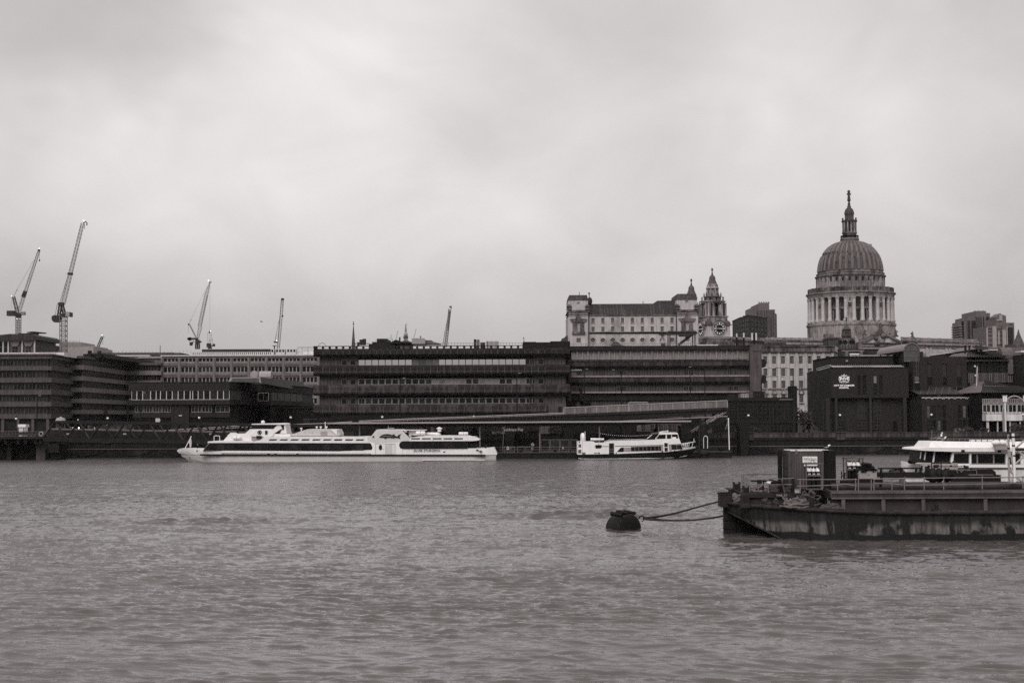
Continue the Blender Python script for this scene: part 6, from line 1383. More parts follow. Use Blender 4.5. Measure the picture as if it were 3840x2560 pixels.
q=w('u',1180,186,NY_+.9);text('Blackfriars Pier',(q.x,NY_+.95,q.z),.82,'tg',nb_,depth=.02,bold=.012,width=4.62)
q=w('u',987,187,NY_+.9);m=MB();m.tube([(q.x+.72*math.cos(a),NY_+.92,q.z+.72*math.sin(a))for a in np.linspace(0,2*PI,25)],.14,6);m.box(q.x-1.1,q.x+1.1,NY_+.86,NY_+.98,q.z-.2,q.z+.2);m.build('emblem','dgrey',nb_)
for x in(a_.x+2,c_.x-2):m=MB();m.bar((x,NY_+1.1,c_.z),(x,NY_+1.3,c0.z-.5),.06);m.build('hanger','dgrey',nb_)
scr=[('u',1065,1125),('u',1140,1215),('u',1250,1360),('u',1372,1470),('u',1575,1692),('u',1704,1832),('u',1842,1965),('u',1985,2080)]
for i,(c,x0,x1)in enumerate(scr):
 lb=['leftmost, beside the large boat stern','beside the first notice board','left of the round sign','behind the round sign','just right of the canopy post by the round sign','second right of the canopy post','with a white notice','at the stern of the smaller boat'][i]
 a_,c_=w(c,x0,490,NY_+2),w(c,x1,318 if i>3 else 415,NY_+2);t=thing('wind_screen','glass wind screen on the pontoon '+lb,'screen',(a_.x,NY_+2,DZ),'wind screens on the pontoon')
 m=MB();m.box(a_.x,a_.x+.1,NY_+2,NY_+2.1,DZ,c_.z);m.box(c_.x-.1,c_.x,NY_+2,NY_+2.1,DZ,c_.z);m.box(a_.x+.1,c_.x-.1,NY_+2,NY_+2.1,c_.z-.1,c_.z);m.box(a_.x+.1,c_.x-.1,NY_+2,NY_+2.1,DZ+.1,DZ+.25);m.build('frame','framed',t)
 m=MB();m.box(a_.x+.1,c_.x-.1,NY_+2.04,NY_+2.06,DZ+.25,c_.z-.1);m.build('pane','glass',t)
for i,(x0,x1,y0,y1,mm,lb)in enumerate([(1103,1133,420,460,'white','white notice beside the large boat stern'),(1150,1176,425,447,'lgrey','grey notice right of the white one by the boat stern'),(1447,1473,420,450,'white','white notice under the round sign'),(1447,1473,452,470,'lgrey','grey lower notice under the round sign'),(1868,1888,420,448,'white','white notice on the screen left of the smaller boat')]):
 a_,c_=w('u',x0,y1,NY_+1.8),w('u',x1,y0,NY_+1.8);m=MB();m.box(a_.x,c_.x,NY_+1.8,NY_+1.86,a_.z,c_.z);o=one(m,'notice',mm,lb,'notice')
 m=MB();k_=(c_.z-a_.z)
 for zz,w_ in((.75,.8),(.55,.5),(.35,.65)):m.box(a_.x+(c_.x-a_.x)*(1-w_)/2,c_.x-(c_.x-a_.x)*(1-w_)/2,NY_+1.77,NY_+1.8,a_.z+k_*zz-.07,a_.z+k_*zz+.07)
 m.build('print','td',o)
q=w('u',1460,390,NY_+1.7);t=thing('round_sign','round white sign on a thin post on the pontoon','sign',(q.x,NY_+1.7,DZ))
m=MB();m.tube([(q.x,NY_+1.6,q.z),(q.x,NY_+1.7,q.z)],.42,20);m.build('disc','lgrey',t)
m=MB();m.tube([(q.x+.38*math.cos(a),NY_+1.58,q.z+.38*math.sin(a))for a in np.linspace(0,2*PI,25)],.05,4);m.bar((q.x-.12,NY_+1.58,q.z-.2),(q.x+.15,NY_+1.58,q.z+.2),.05);m.build('ring','steeld',t)
m=MB();m.bar((q.x,NY_+1.75,DZ),(q.x,NY_+1.75,q.z),.05);m.build('post','steeld',t)
m=MB();q0,q1=w('u',1000,405,NY_+.5),w('u',2080,415,NY_+.5)
t=thing('railing','thin dark hand railing along the pontoon edge','railing',(q0.x,NY_+.5,DZ))
for zz in(DZ+1.1,DZ+.6):m=MB();m.bar((q0.x,NY_+.5,zz),(q1.x,NY_+.5,zz),.035);m.build('rail','steel',t)
m=MB()
for i in range(24):x=lerp(q0.x,q1.x,i/23);m.bar((x,NY_+.5,DZ),(x,NY_+.5,DZ+1.1),.04)
m.build('post','steeld',t)
for i,(x0,lb)in enumerate([(1290,'dark litter bin on the pontoon left of the round sign'),(1770,'low dark mooring bollard on the pontoon between the screens')]):
 q=w('u',x0,470,NY_+.8);m=MB();m.lathe((q.x,NY_+.9),[(.3,DZ),(.28,DZ+(.9 if i==0 else.4)),(.42,DZ+(.95 if i==0 else.5)),(.4,DZ+(1.15 if i==0 else.65))],12);one(m,['litter_bin','bollard'][i],'black',lb,['bin','bollard'][i],smooth=True)
q=w('l',2028,415,NY_+1);m=MB();m.lathe((q.x,NY_+1),[(.5,DZ),(.3,DZ+.15),(.25,DZ+.45),(.55,DZ+.55),(.5,DZ+.7)],12);m.bar((q.x-.8,NY_+1,DZ+.5),(q.x+.8,NY_+1,DZ+.5),.1,6);one(m,'mooring_bollard','black','dark mooring bollard on the pontoon end by the white flagpole','bollard',smooth=True)
p0,p1=w('f',436,1068,NY_+.8),w('f',1090,1070,NY_+.8)
t=thing('light_string','string of small white bulbs across the pontoon above the smaller boat','lights',(p0.x,NY_+.8,4))
m=MB();m.tube([(lerp(p0.x,p1.x,u),NY_+.8,lerp(p0.z,p1.z,u)-.5*(1-(2*u-1)**2))for u in np.linspace(0,1,14)],.02,4);m.build('wire','black',t)
m=MB()
for u in np.linspace(.02,.98,30):m.sph((lerp(p0.x,p1.x,u),NY_+.8,lerp(p0.z,p1.z,u)-.5*(1-(2*u-1)**2)-.06),.07,6,4)
m.build('bulbs','lampw',t)
def pile(c,x,yt,rpx,Y,label,mark=False):
 q=w(c,x,yt,Y);r_=rpx/CR[c][2]*Y/FPX;t=thing('mooring_pile',label,'pile',(q.x,Y,-1),'mooring piles of the pontoon')
 m=MB();m.lathe((q.x,Y),[(r_,-1.5),(r_,q.z-r_*.9),(r_*.95,q.z-r_*.5),(r_*.75,q.z-r_*.18),(r_*.35,q.z-.03),(.02,q.z)],20);m.build('shaft','black',t,smooth=True)
 m=MB();m.lathe((q.x,Y),[(r_+.25,DZ-.4),(r_+.3,DZ),(r_+.25,DZ+.5)],20);m.build('collar','steeld',t)
 if mark:
  m=MB();zz0,zz1=w('f',1590,1235,Y).z,w('f',1590,1105,Y).z;hw=.42;cx_=q.x+.35
  m.tube([(cx_-hw,Y-r_*.97,zz0),(cx_-hw,Y-r_*.97,zz1-hw)]+[(cx_+hw*math.cos(a),Y-r_*.97,zz1-hw+hw*1.3*math.sin(a))for a in np.linspace(PI,0,9)]+[(cx_+hw,Y-r_*.9,zz1-hw),(cx_+hw*.9,Y-r_*.9,zz0)],.07,5);m.build('white_marking','white',t)
  m=MB();m.box(q.x-r_*1.1-.1,q.x-r_*.8,Y-.2,Y+.2,.5,zz1+2.5);m.build('guide','steeld',t)
pile('f',1579,948,42,NY_-.3,'tall black round topped mooring pile with white arch marking',True)
pile('j',2140,178,46,NY_+7,'black mooring pile behind the fore deck house of the large white boat')
pile('k',-2000,200,42,NY_+7,'hidden pile')if False else None
def flagpole(c,pb,ptp,Y,lean,flag,label,r_=.09,mm='white',fm='lgrey'):
 a_=w(c,pb[0],pb[1],Y);b_=w(c,ptp[0],ptp[1],Y);t=thing('flagpole',label,'flagpole',(a_.x,Y,a_.z))
 m=MB();m.bar((a_.x,Y,a_.z),(b_.x,Y,b_.z),r_,8);m.sph((b_.x,Y,b_.z+r_),r_*1.6,8,6);m.build('pole',mm,t)
 m=MB();pts=[(w(c,x,y,Y).x,w(c,x,y,Y).z)for x,y in flag];n_=len(pts)
 cx_=sum(p[0]for p in pts)/n_;cz_=sum(p[1]for p in pts)/n_
 m.add([(p[0],Y+.12*math.sin(i*2.1),p[1])for i,p in enumerate(pts)]+[(cx_,Y-.25,cz_)]+[(p[0],Y+.05+.12*math.sin(i*2.1),p[1])for i,p in enumerate(pts)]+[(cx_,Y-.2,cz_)],[(i,(i+1)%n_,n_)for i in range(n_)]+[((i+1)%n_+n_+1,i+n_+1,2*n_+1)for i in range(n_)]);m.build('flag',fm,t)
flagpole('f',(1867,1253),(1857,918),NY_+.6,0,[(1858,925),(1860,985),(1840,1010),(1826,1034),(1820,1028),(1830,990),(1845,945)],'slender white flagpole with drooping flag at the right end of the pontoon',.11,'white','grey')
flagpole('u',(1045,490),(1060,232),NY_+.4,0,[(1060,240),(1052,300),(1030,330),(1010,350),(1028,300),(1045,262)],'thin dark flagpole with furled flag beside the large boat stern',.05,'steel','dgrey')
# jetty platform at left and truss gangway
JY=299.0
vp=lambda x,y,Y=JY:w('v',x,y,Y)
t=thing('jetty','dark jetty platform with mesh railing at the left edge on a concrete abutment','jetty',(vp(300,340).x,JY,0))
xl,xr_=vp(-500,300).x,vp(540,300).x;zt=vp(270,320).z;zb_=vp(270,352).z
m=MB();m.box(xl,xr_,JY,JY+14.5,zb_,zt);m.build('deck','concd',t)
m=MB();m.box(xl,vp(520,300).x,JY+1,JY+14,vp(0,385).z,zb_-.02);m.build('edge_beam','dgrey',t)
m=MB()
for x in(-100,60,220,315,435,500):q=vp(x,380);m.box(q.x-.25,q.x+.25,JY+.4,JY+1.0,vp(0,420).z,zb_)
build_each(m,'bracket','black',t)
m=MB();m.box(xl,vp(470,500,JY+6).x,JY+6,JY+15,-1.5,vp(0,415,JY+6).z);m.build('abutment','walll',t)
for x0,x1,mm in[(95,150,'concd'),(465,580,'concm')]:
 m=MB();m.box(vp(x0,500,JY+4).x,vp(x1,500,JY+4).x,JY+3.5,JY+6,-1.5,vp(0,395,JY+4).z);m.build('buttress',mm,t)
m=MB();m.box(vp(600,500).x,vp(735,500).x,JY+.5,JY+5.5,1.6,vp(600,412).z);m.lathe((vp(660,500).x,JY+3),[(1.2,-1.5),(1.3,1.6)],14);m.box(vp(640,500).x,vp(735,500).x,JY+2,JY+5,-1.5,1.6);m.build('river_pier','black',t)
m=MB();m.box(vp(690,500,JY+6).x,vp(735,500,JY+6).x,JY+5.6,JY+8,-1.5,vp(600,420,JY+6).z);build_each(m,'fender','dgrey',t)
rl=thing('railing','low grey railing with mesh panels along the jetty platform','railing',(vp(270,300).x,JY,zt))
for y in(262,290):m=MB();q0,q1=vp(-500,y-(6 if y<270 else 0)),vp(575,y);m.bar((q0.x,JY+.2,q0.z),(q1.x,JY+.2,q1.z),.05);m.build('rail','grey',rl)
m=MB()
for i in range(26):q=vp(-480+i*42,262);m.bar((q.x,JY+.2,zt),(q.x,JY+.2,q.z),.05)
m.build('post','grey',rl)
m=MB();m.box(xl,vp(560,300).x,JY+.25,JY+.27,zt+.2,vp(0,268).z);m.build('mesh_panel','dgrey',rl)
def vb(nm,x0,x1,y0,y1,Y,d_,mm,label,cat,extra=None):
 a_,c_=w('v',x0,y1,Y),w('v',x1,y0,Y);t=thing(nm,label,cat,((a_.x+c_.x)/2,Y,a_.z));m=MB();m.box(a_.x,c_.x,Y,Y+d_,min(a_.z,zt),c_.z);m.build('body',mm,t);return t,a_,c_
t,a_,c_=vb('kiosk',237,290,205,300,JY+2,2,'whited','small white kiosk standing on the jetty platform','kiosk')
m=MB();m.box(a_.x-.15,w('v',325,195,JY+2).x,JY+1.8,JY+4.2,c_.z,c_.z+.6);m.build('roof','white',t);m=MB();m.box(a_.x+1,a_.x+1.9,JY+1.95,JY+2,zt,zt+2);m.build('door','lgrey',t);m=MB();m.box(c_.x,w('v',332,240,JY+2).x,JY+2.2,JY+4,zt,w('v',300,232,JY+2).z);m.build('side_store','dgrey',t)
for i,(x,y0,y1,lb)in enumerate([(150,268,312,'cone shaped pale sack behind the jetty railing, left of two'),(198,272,314,'cone shaped pale sack behind the jetty railing, right of two'),(400,272,315,'pale folded sheet behind the jetty railing, left of the round ring'),(440,270,315,'wide pale sheet behind the jetty railing beside the round ring')]):
 q,q2=vp(x,y1,JY+.6),vp(x,y0,JY+.6);m=MB();h_=q2.z-q.z;w_=.75 if i<2 else 1.3;m.lathe((q.x,JY+.9),[(w_*.55,q.z),(w_*.5,q.z+h_*.3),(w_*.25,q.z+h_*.7),(.05,q2.z)],8);one(m,'sack'if i<2 else 'tarpaulin','grey',lb,'sack'if i<2 else 'tarpaulin',smooth=True)
q=vp(518,290,JY+.1);m=MB();m.tube([(q.x+.42*math.cos(a),JY+.1,q.z+.42*math.sin(a))for a in np.linspace(0,2*PI,17)],.12,6);one(m,'lifebuoy','lgrey','pale ring lifebuoy on the jetty railing','lifebuoy',smooth=True)
q0,q1,q2=vp(662,132,JY+6),vp(792,115,JY+6),vp(722,72,JY+6)
t=thing('tent_canopy','small white tent roof at the left end of the gangway','canopy',(q2.x,JY+6,zt))
m=MB();cx_=(q0.x+q1.x)/2;m.lathe((cx_,JY+8),[(1.15,q1.z-.15),(1.12,q1.z),(.8,q1.z+.45),(.4,q2.z-.25),(.1,q2.z)],10);m.build('roof','lgrey',t,smooth=True)
for dx_ in(-.9,.9):m=MB();m.bar((cx_+dx_,JY+8,zt),(cx_+dx_,JY+8,q1.z),.08,6);m.build('post','grey',t)
g=thing('gangway','long dark triangulated truss gangway from the jetty to the pontoon','footbridge',(vp(700,360).x,JY,4))
L0t,L0b=vp(690,128),vp(540,355)
R0=w('b',1700,1130,JY);xe=at(1230,1600,JY).x
def zt_at(x):return L0t.z+(x-L0t.x)*(w('j',900,178,JY).z-L0t.z)/(w('j',900,178,JY).x-L0t.x)
def zb_at(x):return L0b.z+(x-L0b.x)*(w('j',500,425,JY).z-.0-L0b.z)/(w('j',500,425,JY).x-L0b.x)
pitch=295/3.36*JY/FPX
for fy,dx_ in((JY,0),(JY+3.6,1.1)):
 mm='concd'
 m=MB();m.prism([(L0t.x+dx_,zt_at(L0t.x)+.1),(xe,zt_at(xe)+.1),(xe,zt_at(xe)-.42),(L0t.x+dx_,zt_at(L0t.x)-.42)],fy,fy+.35);m.build('top_chord','dgrey',g)
 m=MB();m.prism([(L0b.x+dx_,zb_at(L0b.x)+.35),(xe,zb_at(xe)+.35),(xe,zb_at(xe)-.5),(L0b.x+dx_,zb_at(L0b.x)-.5)],fy,fy+.4);m.build('bottom_chord','dgrey',g)
 k=0
 while L0b.x+pitch*k<xe-2:
  xb0=L0b.x+pitch*k+dx_;xt0=L0t.x+pitch*k+dx_;xb1=xb0+pitch
  m=MB();m.bar((xb0,fy+.18,zb_at(xb0)),(xt0,fy+.18,zt_at(xt0)),.2);m.build('diagonal','dgrey',g)
  if xb1<xe:m=MB();m.bar((xt0,fy+.18,zt_at(xt0)),(xb1,fy+.18,zb_at(xb1)),.2);m.build('diagonal','concw',g)
  k+=1
m=MB();m.prism([(L0b.x,zb_at(L0b.x)+2.1),(xe,zb_at(xe)+2.1),(xe,zb_at(xe)),(L0b.x,zb_at(L0b.x))],JY+3.0,JY+3.1);m.build('side_panel','concd',g)
m=MB();m.prism([(L0b.x,zb_at(L0b.x)+.36),(xe,zb_at(xe)+.36),(xe,zb_at(xe)+.1),(L0b.x,zb_at(L0b.x)+.1)],JY+.4,JY+3.6);m.build('walkway','black',g)
m=MB();m.bar((L0b.x+1,JY+.45,zb_at(L0b.x)+2.0),(xe,JY+.45,zb_at(xe)+2.0),.05);m.bar((L0b.x,JY+2.95,zb_at(L0b.x)+2.15),(xe,JY+2.95,zb_at(xe)+2.15),.07);m.build('handrail','concp',g)
m=MB()
for x in(1565,850,548*3.36/3.675+2150):q=vp(x,290);m.box(q.x-.35,q.x+.35,JY+.4,JY+.44,q.z-.15,q.z+.15)
m.build('small_sign','lgrey',g)
# tall street lamps
def tall(c,x,yt,yb,Y,arm,label,r_=.11):
 b_,a_=w(c,x,yb,Y),w(c,x,yt,Y);zb0=min(b_.z,4.2)if Y>312 else b_.z
 t=thing('lamp_column',label,'lamp column',(b_.x,Y,zb0),'tall lamp columns on the road')
 m=MB();m.tube([(b_.x,Y,zb0),(b_.x,Y,zb0+3),(b_.x,Y,a_.z)],[r_*1.5,r_*1.3,r_*.9],8);m.build('column','black',t)
 m=MB();m.tube([(b_.x,Y,a_.z),(b_.x+arm*.5,Y,a_.z+.35),(b_.x+arm,Y,a_.z+.3)],.07,6);m.build('arm','black',t)
 m=MB();m.sph((b_.x+arm*1.25,Y,a_.z+.25),.32,10,6,.35,1.2);m.build('lamp_head','steel',t,smooth=True)
for args in[('a',1475,830,1085,330,.6,'tall lamp column in front of the left end of the low brick building'),('a',1340,900,1120,345,.5,'tall lamp column at the corner between banded wing and brick building'),('a',385,860,1170,330,.5,'tall lamp column in front of the left office block'),('c',1345,830,1415,318,.7,'tall lamp column left of the middle of the long concrete block'),('d',1115,760,1345,318,.5,'tall lamp column before the right half of the long concrete block'),('f',680,385,835,318,-1.4,'tall lamp column with left arm before the louvred block'),('f',1600,352,795,318,-2.6,'tallest lamp column with long arm near the right end of the ramp'),('f',270,378,710,340,.5,'pale lamp column beside the corner of the louvred block'),('f',1440,440,722,345,.8,'thin grey lamp column behind the railing near the third window pair',),('g',710,915,1235,340,-4.4,'lamp column with long left arm before the stone office windows'),('g',350,1015,1235,342,4.0,'short lamp column with right arm by the stair tower')]:
 tall(*args)
for i,(c,x,y,Y_,lb)in enumerate([('a',1110,1022,350,'dark traffic camera on a pole before the banded wing'),('v',1990,120,340,'small pale lit sign on a post behind the gangway')]):
 q=w(c,x,y,Y_);t=thing('pole_sign',lb,'sign',(q.x,Y_,4));m=MB();m.bar((q.x,Y_,4),(q.x,Y_,q.z),.09,6);m.build('pole','black',t)
 m=MB();m.box(q.x-.5,q.x+.5,Y_-.3,Y_,q.z-.4,q.z+.5);m.build('head','black'if i==0 else 'offw',t)
 m=MB();m.sph((q.x+.4,Y_,q.z-(3.2 if i==0 else 0)),.22,8,6,.7);m.build('lamp','lgrey'if i==0 else 'lampw',t)
q=w('v',1085,225,345);t=thing('parked_van','small pale van with sloping front seen through the gangway truss','van',(q.x,345,4.03))
a_,c_=w('v',1045,250,345),w('v',1130,170,345)
m=MB();m.prism([(a_.x,4.4),(c_.x,4.4),(c_.x,6.9),(c_.x-1.0,c_.z),(a_.x+1.4,c_.z),(a_.x,6.6)],344,346);m.build('body','grey',t)
m=MB();m.prism([(a_.x+.4,6.7),(c_.x-.3,6.9),(c_.x-1.1,c_.z-.3),(a_.x+1.5,c_.z-.3)],343.95,344.02);m.build('windscreen','glass',t)
for x in(a_.x+.7,c_.x-.7):m=MB();m.tube([(x,343.9,4.4),(x,344.4,4.4)],.4,12);m.build('wheel','black',t)
q=w('v',745,235,335);t=thing('parked_van','boxy pale van seen just right of the gangway end post','van',(q.x,335,4.03))
a_,c_=w('v',715,250,335),w('v',782,212,335)
m=MB();m.prism([(a_.x,4.5),(c_.x,4.5),(c_.x,c_.z+.3),(a_.x+.5,c_.z+.3),(a_.x,c_.z-.5)],334,336);m.build('body','grey',t)
m=MB();m.box(a_.x+.5,c_.x-.4,333.96,334.02,c_.z-.8,c_.z);m.build('side_window','glass',t)
for x in(a_.x+.7,c_.x-.7):m=MB();m.tube([(x,333.9,4.45),(x,334.4,4.45)],.42,12);m.build('wheel','black',t)
for i,(x,y)in enumerate([(890,210),(918,210),(993,212),(1190,215),(1255,250),(1318,252),(1385,252),(1585,250),(1697,250),(1468,155),(840,238),(983,108)]):
 q=w('v',x,y,352);m=MB();m.sph((q.x,352,q.z),.13,8,6);m.box(q.x-.16,q.x+.16,351.95,352.1,q.z-.2,q.z-.12);o=one(m,'small_lamp','lit'if i in(2,)else 'lampw','small bright street light '+['left of a close pair','right of a close pair','brightest, past the close pair','alone under the wing','low, first of three in a row','low, middle of three in a row','low, last of three in a row','low, above the small truss sign','low, furthest right','high, beside a truss member','low, by the second diagonal','above the top chord'][i],'lamp')
 # boats
def hull(parent,name,mats,st,CYc,split=None,smooth=False):
 """stations: (x, ztop, zbot, half width at deck, half width at bottom)"""
 m=MB();m.loft([[(x,CYc-wd,zt_),(x,CYc-(wd*.6+wb*.4)if wb else CYc-wd*.6,zt_*.45+zb_*.55),(x,CYc-wb,zb_),(x,CYc+wb,zb_),(x,CYc+(wd*.6+wb*.4),zt_*.45+zb_*.55),(x,CYc+wd,zt_)]for x,zt_,zb_,wd,wb in st])
 return m.build(name,mats,parent,smooth=smooth)
def canister(parent,c,x0,x1,y0,y1,Y,nm='liferaft',mm='white'):
 a_,b_=w(c,x0,y1,Y),w(c,x1,y0,Y);r_=(b_.z-a_.z)/2;zc=(a_.z+b_.z)/2
 m=MB();L=b_.x-a_.x;rings=[(0,.6),(.04,.9),(.08,1),(.30,1),(.31,1.06),(.34,1.06),(.35,1),(.47,1),(.48,1.08),(.52,1.08),(.53,1),(.65,1),(.66,1.06),(.69,1.06),(.7,1),(.92,1),(.96,.9),(1,.6)]
 m.loft([[(a_.x+L*u,Y+r_+r_*k*math.cos(2*PI*q/14),zc+r_*k*math.sin(2*PI*q/14))for q in range(14)]for u,k in rings]);o=m.build(nm,mm,parent,smooth=True)
 m=MB()
 for u in(.5,):m.tube([(a_.x+L*u,Y+r_+(r_*1.1)*math.cos(a),zc+r_*1.1*math.sin(a))for a in np.linspace(0,2*PI,15)],r_*.07,4)
 m.build('strap','dgrey',o)
 m=MB();rr_=r_*.06
 for u in(.22,.78):m.bar((a_.x+L*u,Y+r_*.3,zc-r_*1.6),(a_.x+L*u,Y+r_*.1,zc-r_*.2),rr_);m.bar((a_.x+L*u,Y+r_*1.7,zc-r_*1.6),(a_.x+L*u,Y+r_*1.9,zc-r_*.2),rr_)
 m.bar((a_.x+L*.1,Y+r_*.2,zc-r_*1.1),(a_.x+L*.9,Y+r_*.2,zc-r_*1.1),rr_);m.build('cradle','lgrey',o)
 return o
 # the long river cruiser
SYn,SYc=283.0,287.6
b=thing('river_cruiser','long low white river cruiser with dark window bands and a fish emblem','boat',(w('k',100,600,SYn).x,SYc,0))
J=lambda x,y,Y=SYn:(w('j',x,y,Y).x,w('j',x,y,Y).z)
K=lambda x,y,Y=SYn:(w('k',x,y,Y).x,w('k',x,y,Y).z)
def S(c,x,y,Y=SYn):q=w(c,x,y,Y);return q.x,q.z
zl=lambda x:None
def stn(c,x,yt,yb,wd,wb):k=(SYc-wd)/SYn;X_,zt_=S(c,x,yt);return(X_*k,8.8+(zt_-8.8)*k,8.8+(S(c,x,yb)[1]-8.8)*k,wd,wb)
hull(b,'lower_hull','offw',[stn('j',150,606,622,.15,.1),stn('j',185,606,650,.9,.35),stn('j',235,607,700,1.9,.9),stn('j',340,608,720,3.2,2.3),stn('j',520,608,720,4.2,3.8),stn('j',760,608,720,4.55,4.4),stn('k',100,598,700,4.6,4.5),stn('k',1900,592,690,4.6,4.5),stn('k',2208,592,680,3.9,3.5)],SYc)
hull(b,'upper_hull','white',[stn('j',88,545,552,.1,.08),stn('j',105,528,575,.5,.25),stn('j',140,516,596,1.2,.5),stn('j',235,517,602,2.5,1.9),stn('j',345,522,603,3.5,3.2),stn('j',440,545,603,4.1,3.9),stn('j',760,548,603,4.6,4.5),stn('k',100,540,594,4.6,4.6),stn('k',900,507,592,4.6,4.6),stn('k',1830,500,588,4.6,4.6),stn('k',2100,500,588,4.3,4.3),stn('k',2185,490,586,3.9,3.9),stn('k',2222,565,586,3.7,3.7)],SYc)
X0,z0=S('j',405,606);X1,z1=S('k',2068,593);m=MB();m.prism([(X0,z0+.16),(X1,z1+.16),(X1,z1-.16),(X0,z0-.16)],SYn-.22,SYn+.3);m.build('rubbing_strake','black',b)
X0,z0=S('j',440,553);X1,z1=S('k',600,568);m=MB();m.prism([S('j',700,578),S('k',560,568),S('k',560,574),S('j',700,584)],SYn-.06,SYn+.1);m.build('moulding','lgrey',b)
m=MB();m.prism([S('j',440,550),S('j',530,438),S('j',1100,438),S('k',560,432),S('k',560,545)],SYn+.12,SYc+4.4);m.build('forward_saloon','white',b)
m=MB();arc=[S('k',505+52*math.sin(a),487-55*math.cos(a))for a in np.linspace(0,PI,13)];m.prism([S('j',443,547),S('j',533,441)]+[S('j',1100,442)]+arc+[S('j',1100,549)],SYn+.05,SYn+.11);gz0=m.build('window_band','black',b)
wins_=[('j',545,610),('j',640,745),('j',762,870),('j',890,1000),('j',1015,1125),('j',1345,1458),('j',1497,1608),('j',1647,1757),('j',1798,1908),('j',1950,2060),('j',2097,2208),('k',38,150),('k',185,292),('k',330,438)]
for c,x0,x1 in wins_:
 yt,yb=(455,540)if c=='j'else(447,528)
 a_,q=S(c,x0,yb),S(c,x1,yt);window(b,Fr((0,SYn,0)),a_[0],q[0],a_[1],q[1],.0,fw=.05,fm='dgrey',gm='glass')
m=MB();q=S('j',1235,497);m.prism([(q[0]+.35*math.cos(a),q[1]+.62*math.sin(a))for a in np.linspace(0,2*PI,17)[:-1]],SYn-.02,SYn+.04);m.build('oval_window','dgrey',b)
q=S('k',480,487);m=MB();m.prism([(q[0]-.6+.8*math.cos(a),q[1]+.9*math.sin(a))for a in np.linspace(0,2*PI,17)[:-1]],SYn-.02,SYn+.04)if False else None
m=MB();m.prism([S('j',1050,437),S('j',1230,405),S('j',1300,352),S('k',490,342),S('k',495,400),S('k',560,430),S('j',1100,440)],SYn-.05,SYc+4.6);m.build('roof_band','white',b)
m=MB();m.prism([S('j',507,440),S('j',515,420),S('j',706,411),S('j',1130,412),S('j',1130,441)],SYn+.0,SYc+4.4);m.build('fore_deck','white',b)
slots=[('j',1350+149.5*i,1350+149.5*i+100)for i in range(7)]+[('k',45,145),('k',190,290),('k',334,434)]+[('k',1075,1195),('k',1220,1338),('k',1365,1483),('k',1510,1625),('k',1655,1768)]
for c,x0,x1 in slots:
 yt,yb=(388,405)if c=='j'else((377,394)if x0<900 else(363,379));sl=22 if(c=='j')else(14 if x0<900 else-2)
 m=MB();m.prism([S(c,x0,yb),S(c,x1,yb),S(c,x1+sl,yt),S(c,x0+sl,yt)],SYn-.12,SYn-.03);m.build('slot_window','dgrey',b)
HYn,HYf=SYn+1.4,SYc+3.2
m=MB();m.prism([S('j',705,413),S('j',765,345),S('j',770,325),S('j',782,340),S('j',798,303),S('j',815,318),S('j',1003,315),S('j',1075,252),S('j',1502,250),S('j',1400,318),S('j',1630,318),S('j',1640,345),S('j',1640,356),S('j',1240,356),S('j',1130,413)],HYn,HYf);m.build('upper_house','white',b)
m=MB();m.prism([S('j',1105,330),S('j',1160,268),S('j',1345,266),S('j',1400,316),S('j',1400,345),S('j',1310,360),S('j',1105,352)],HYn-.5,HYn);m.build('side_wing','white',b)
m=MB();m.prism([S('j',1170,343),S('j',1245,343),S('j',1245,385),S('j',1170,385)],HYn-.55,HYn-.48);m.build('side_opening','black',b)
m=MB();m.prism([S('j',1100,330),S('j',1315,330),S('j',1315,410),S('j',1250,418),S('j',1100,418)],HYn-.3,HYn-.02);m.build('side_locker','lgrey',b)
q=S('j',1215,297);m=MB();m.tube([(q[0]+.38*math.cos(a),HYn-.55,q[1]+.38*math.sin(a))for a in np.linspace(0,2*PI,21)],.07,5);m.sph((q[0],HYn-.52,q[1]),.24,8,6);m.build('badge','dgrey',b)
m=MB();m.prism([S('j',1085,249),S('j',1125,205),S('j',1462,188),S('j',1400,249)],HYn+.25,HYf-.25);m.build('wheelhouse_glazing','glass',b)
for p0,p1 in[((1083,250),(1120,198)),((1245,250),(1245,192)),((1325,250),(1330,190)),((1400,250),(1460,188))]:
 A1_,B1_=S('j',*p0),S('j',*p1);m=MB();m.bar((A1_[0],HYn+.2,A1_[1]),(B1_[0],HYn+.2,B1_[1]),.09);m.build('window_pillar','dgrey',b)
m=MB();m.prism([S('j',1400,250),S('j',1460,188),S('j',1490,188),S('j',1520,250)],HYn+.1,HYf-.1);m.prism([S('j',1545,188),S('j',1562,188),S('j',1584,312),S('j',1550,312)],HYn+.1,HYf-.1);m.prism([S('j',1490,312),S('j',1555,312),S('j',1545,265),S('j',1505,265)],HYn+.4,HYn+.6);m.build('wheelhouse_frame','white',b)
m=MB();m.prism([S('j',1095,190),S('j',1108,177),S('j',1500,168),S('j',1545,170),S('j',1564,182),S('j',1564,190),S('j',1460,190)],HYn-.2,HYf+.2);m.build('wheelhouse_roof','white',b)
m=MB();q=S('j',1243,170);m.lathe((q[0],HYn+1),[(.35,q[1]),(.4,q[1]+.3),(.2,q[1]+.55)],10);m.build('radar_dome','white',b)
m=MB();A1_,B1_=S('j',1270,252),S('j',1270,195);m.box(A1_[0]-.6,A1_[0]+1.0,HYn+.1,HYn+.22,A1_[1],B1_[1]);m.build('helm_seat','black',b)
m=MB();A1_=S('j',1310,322);m.box(A1_[0]-.25,A1_[0]+.2,HYn-.7,HYn-.4,A1_[1],S('j',1310,272)[1]);m.build('horn_box','dgrey',b)
canister(b,'j',852,962,345,400,HYn-1.0)
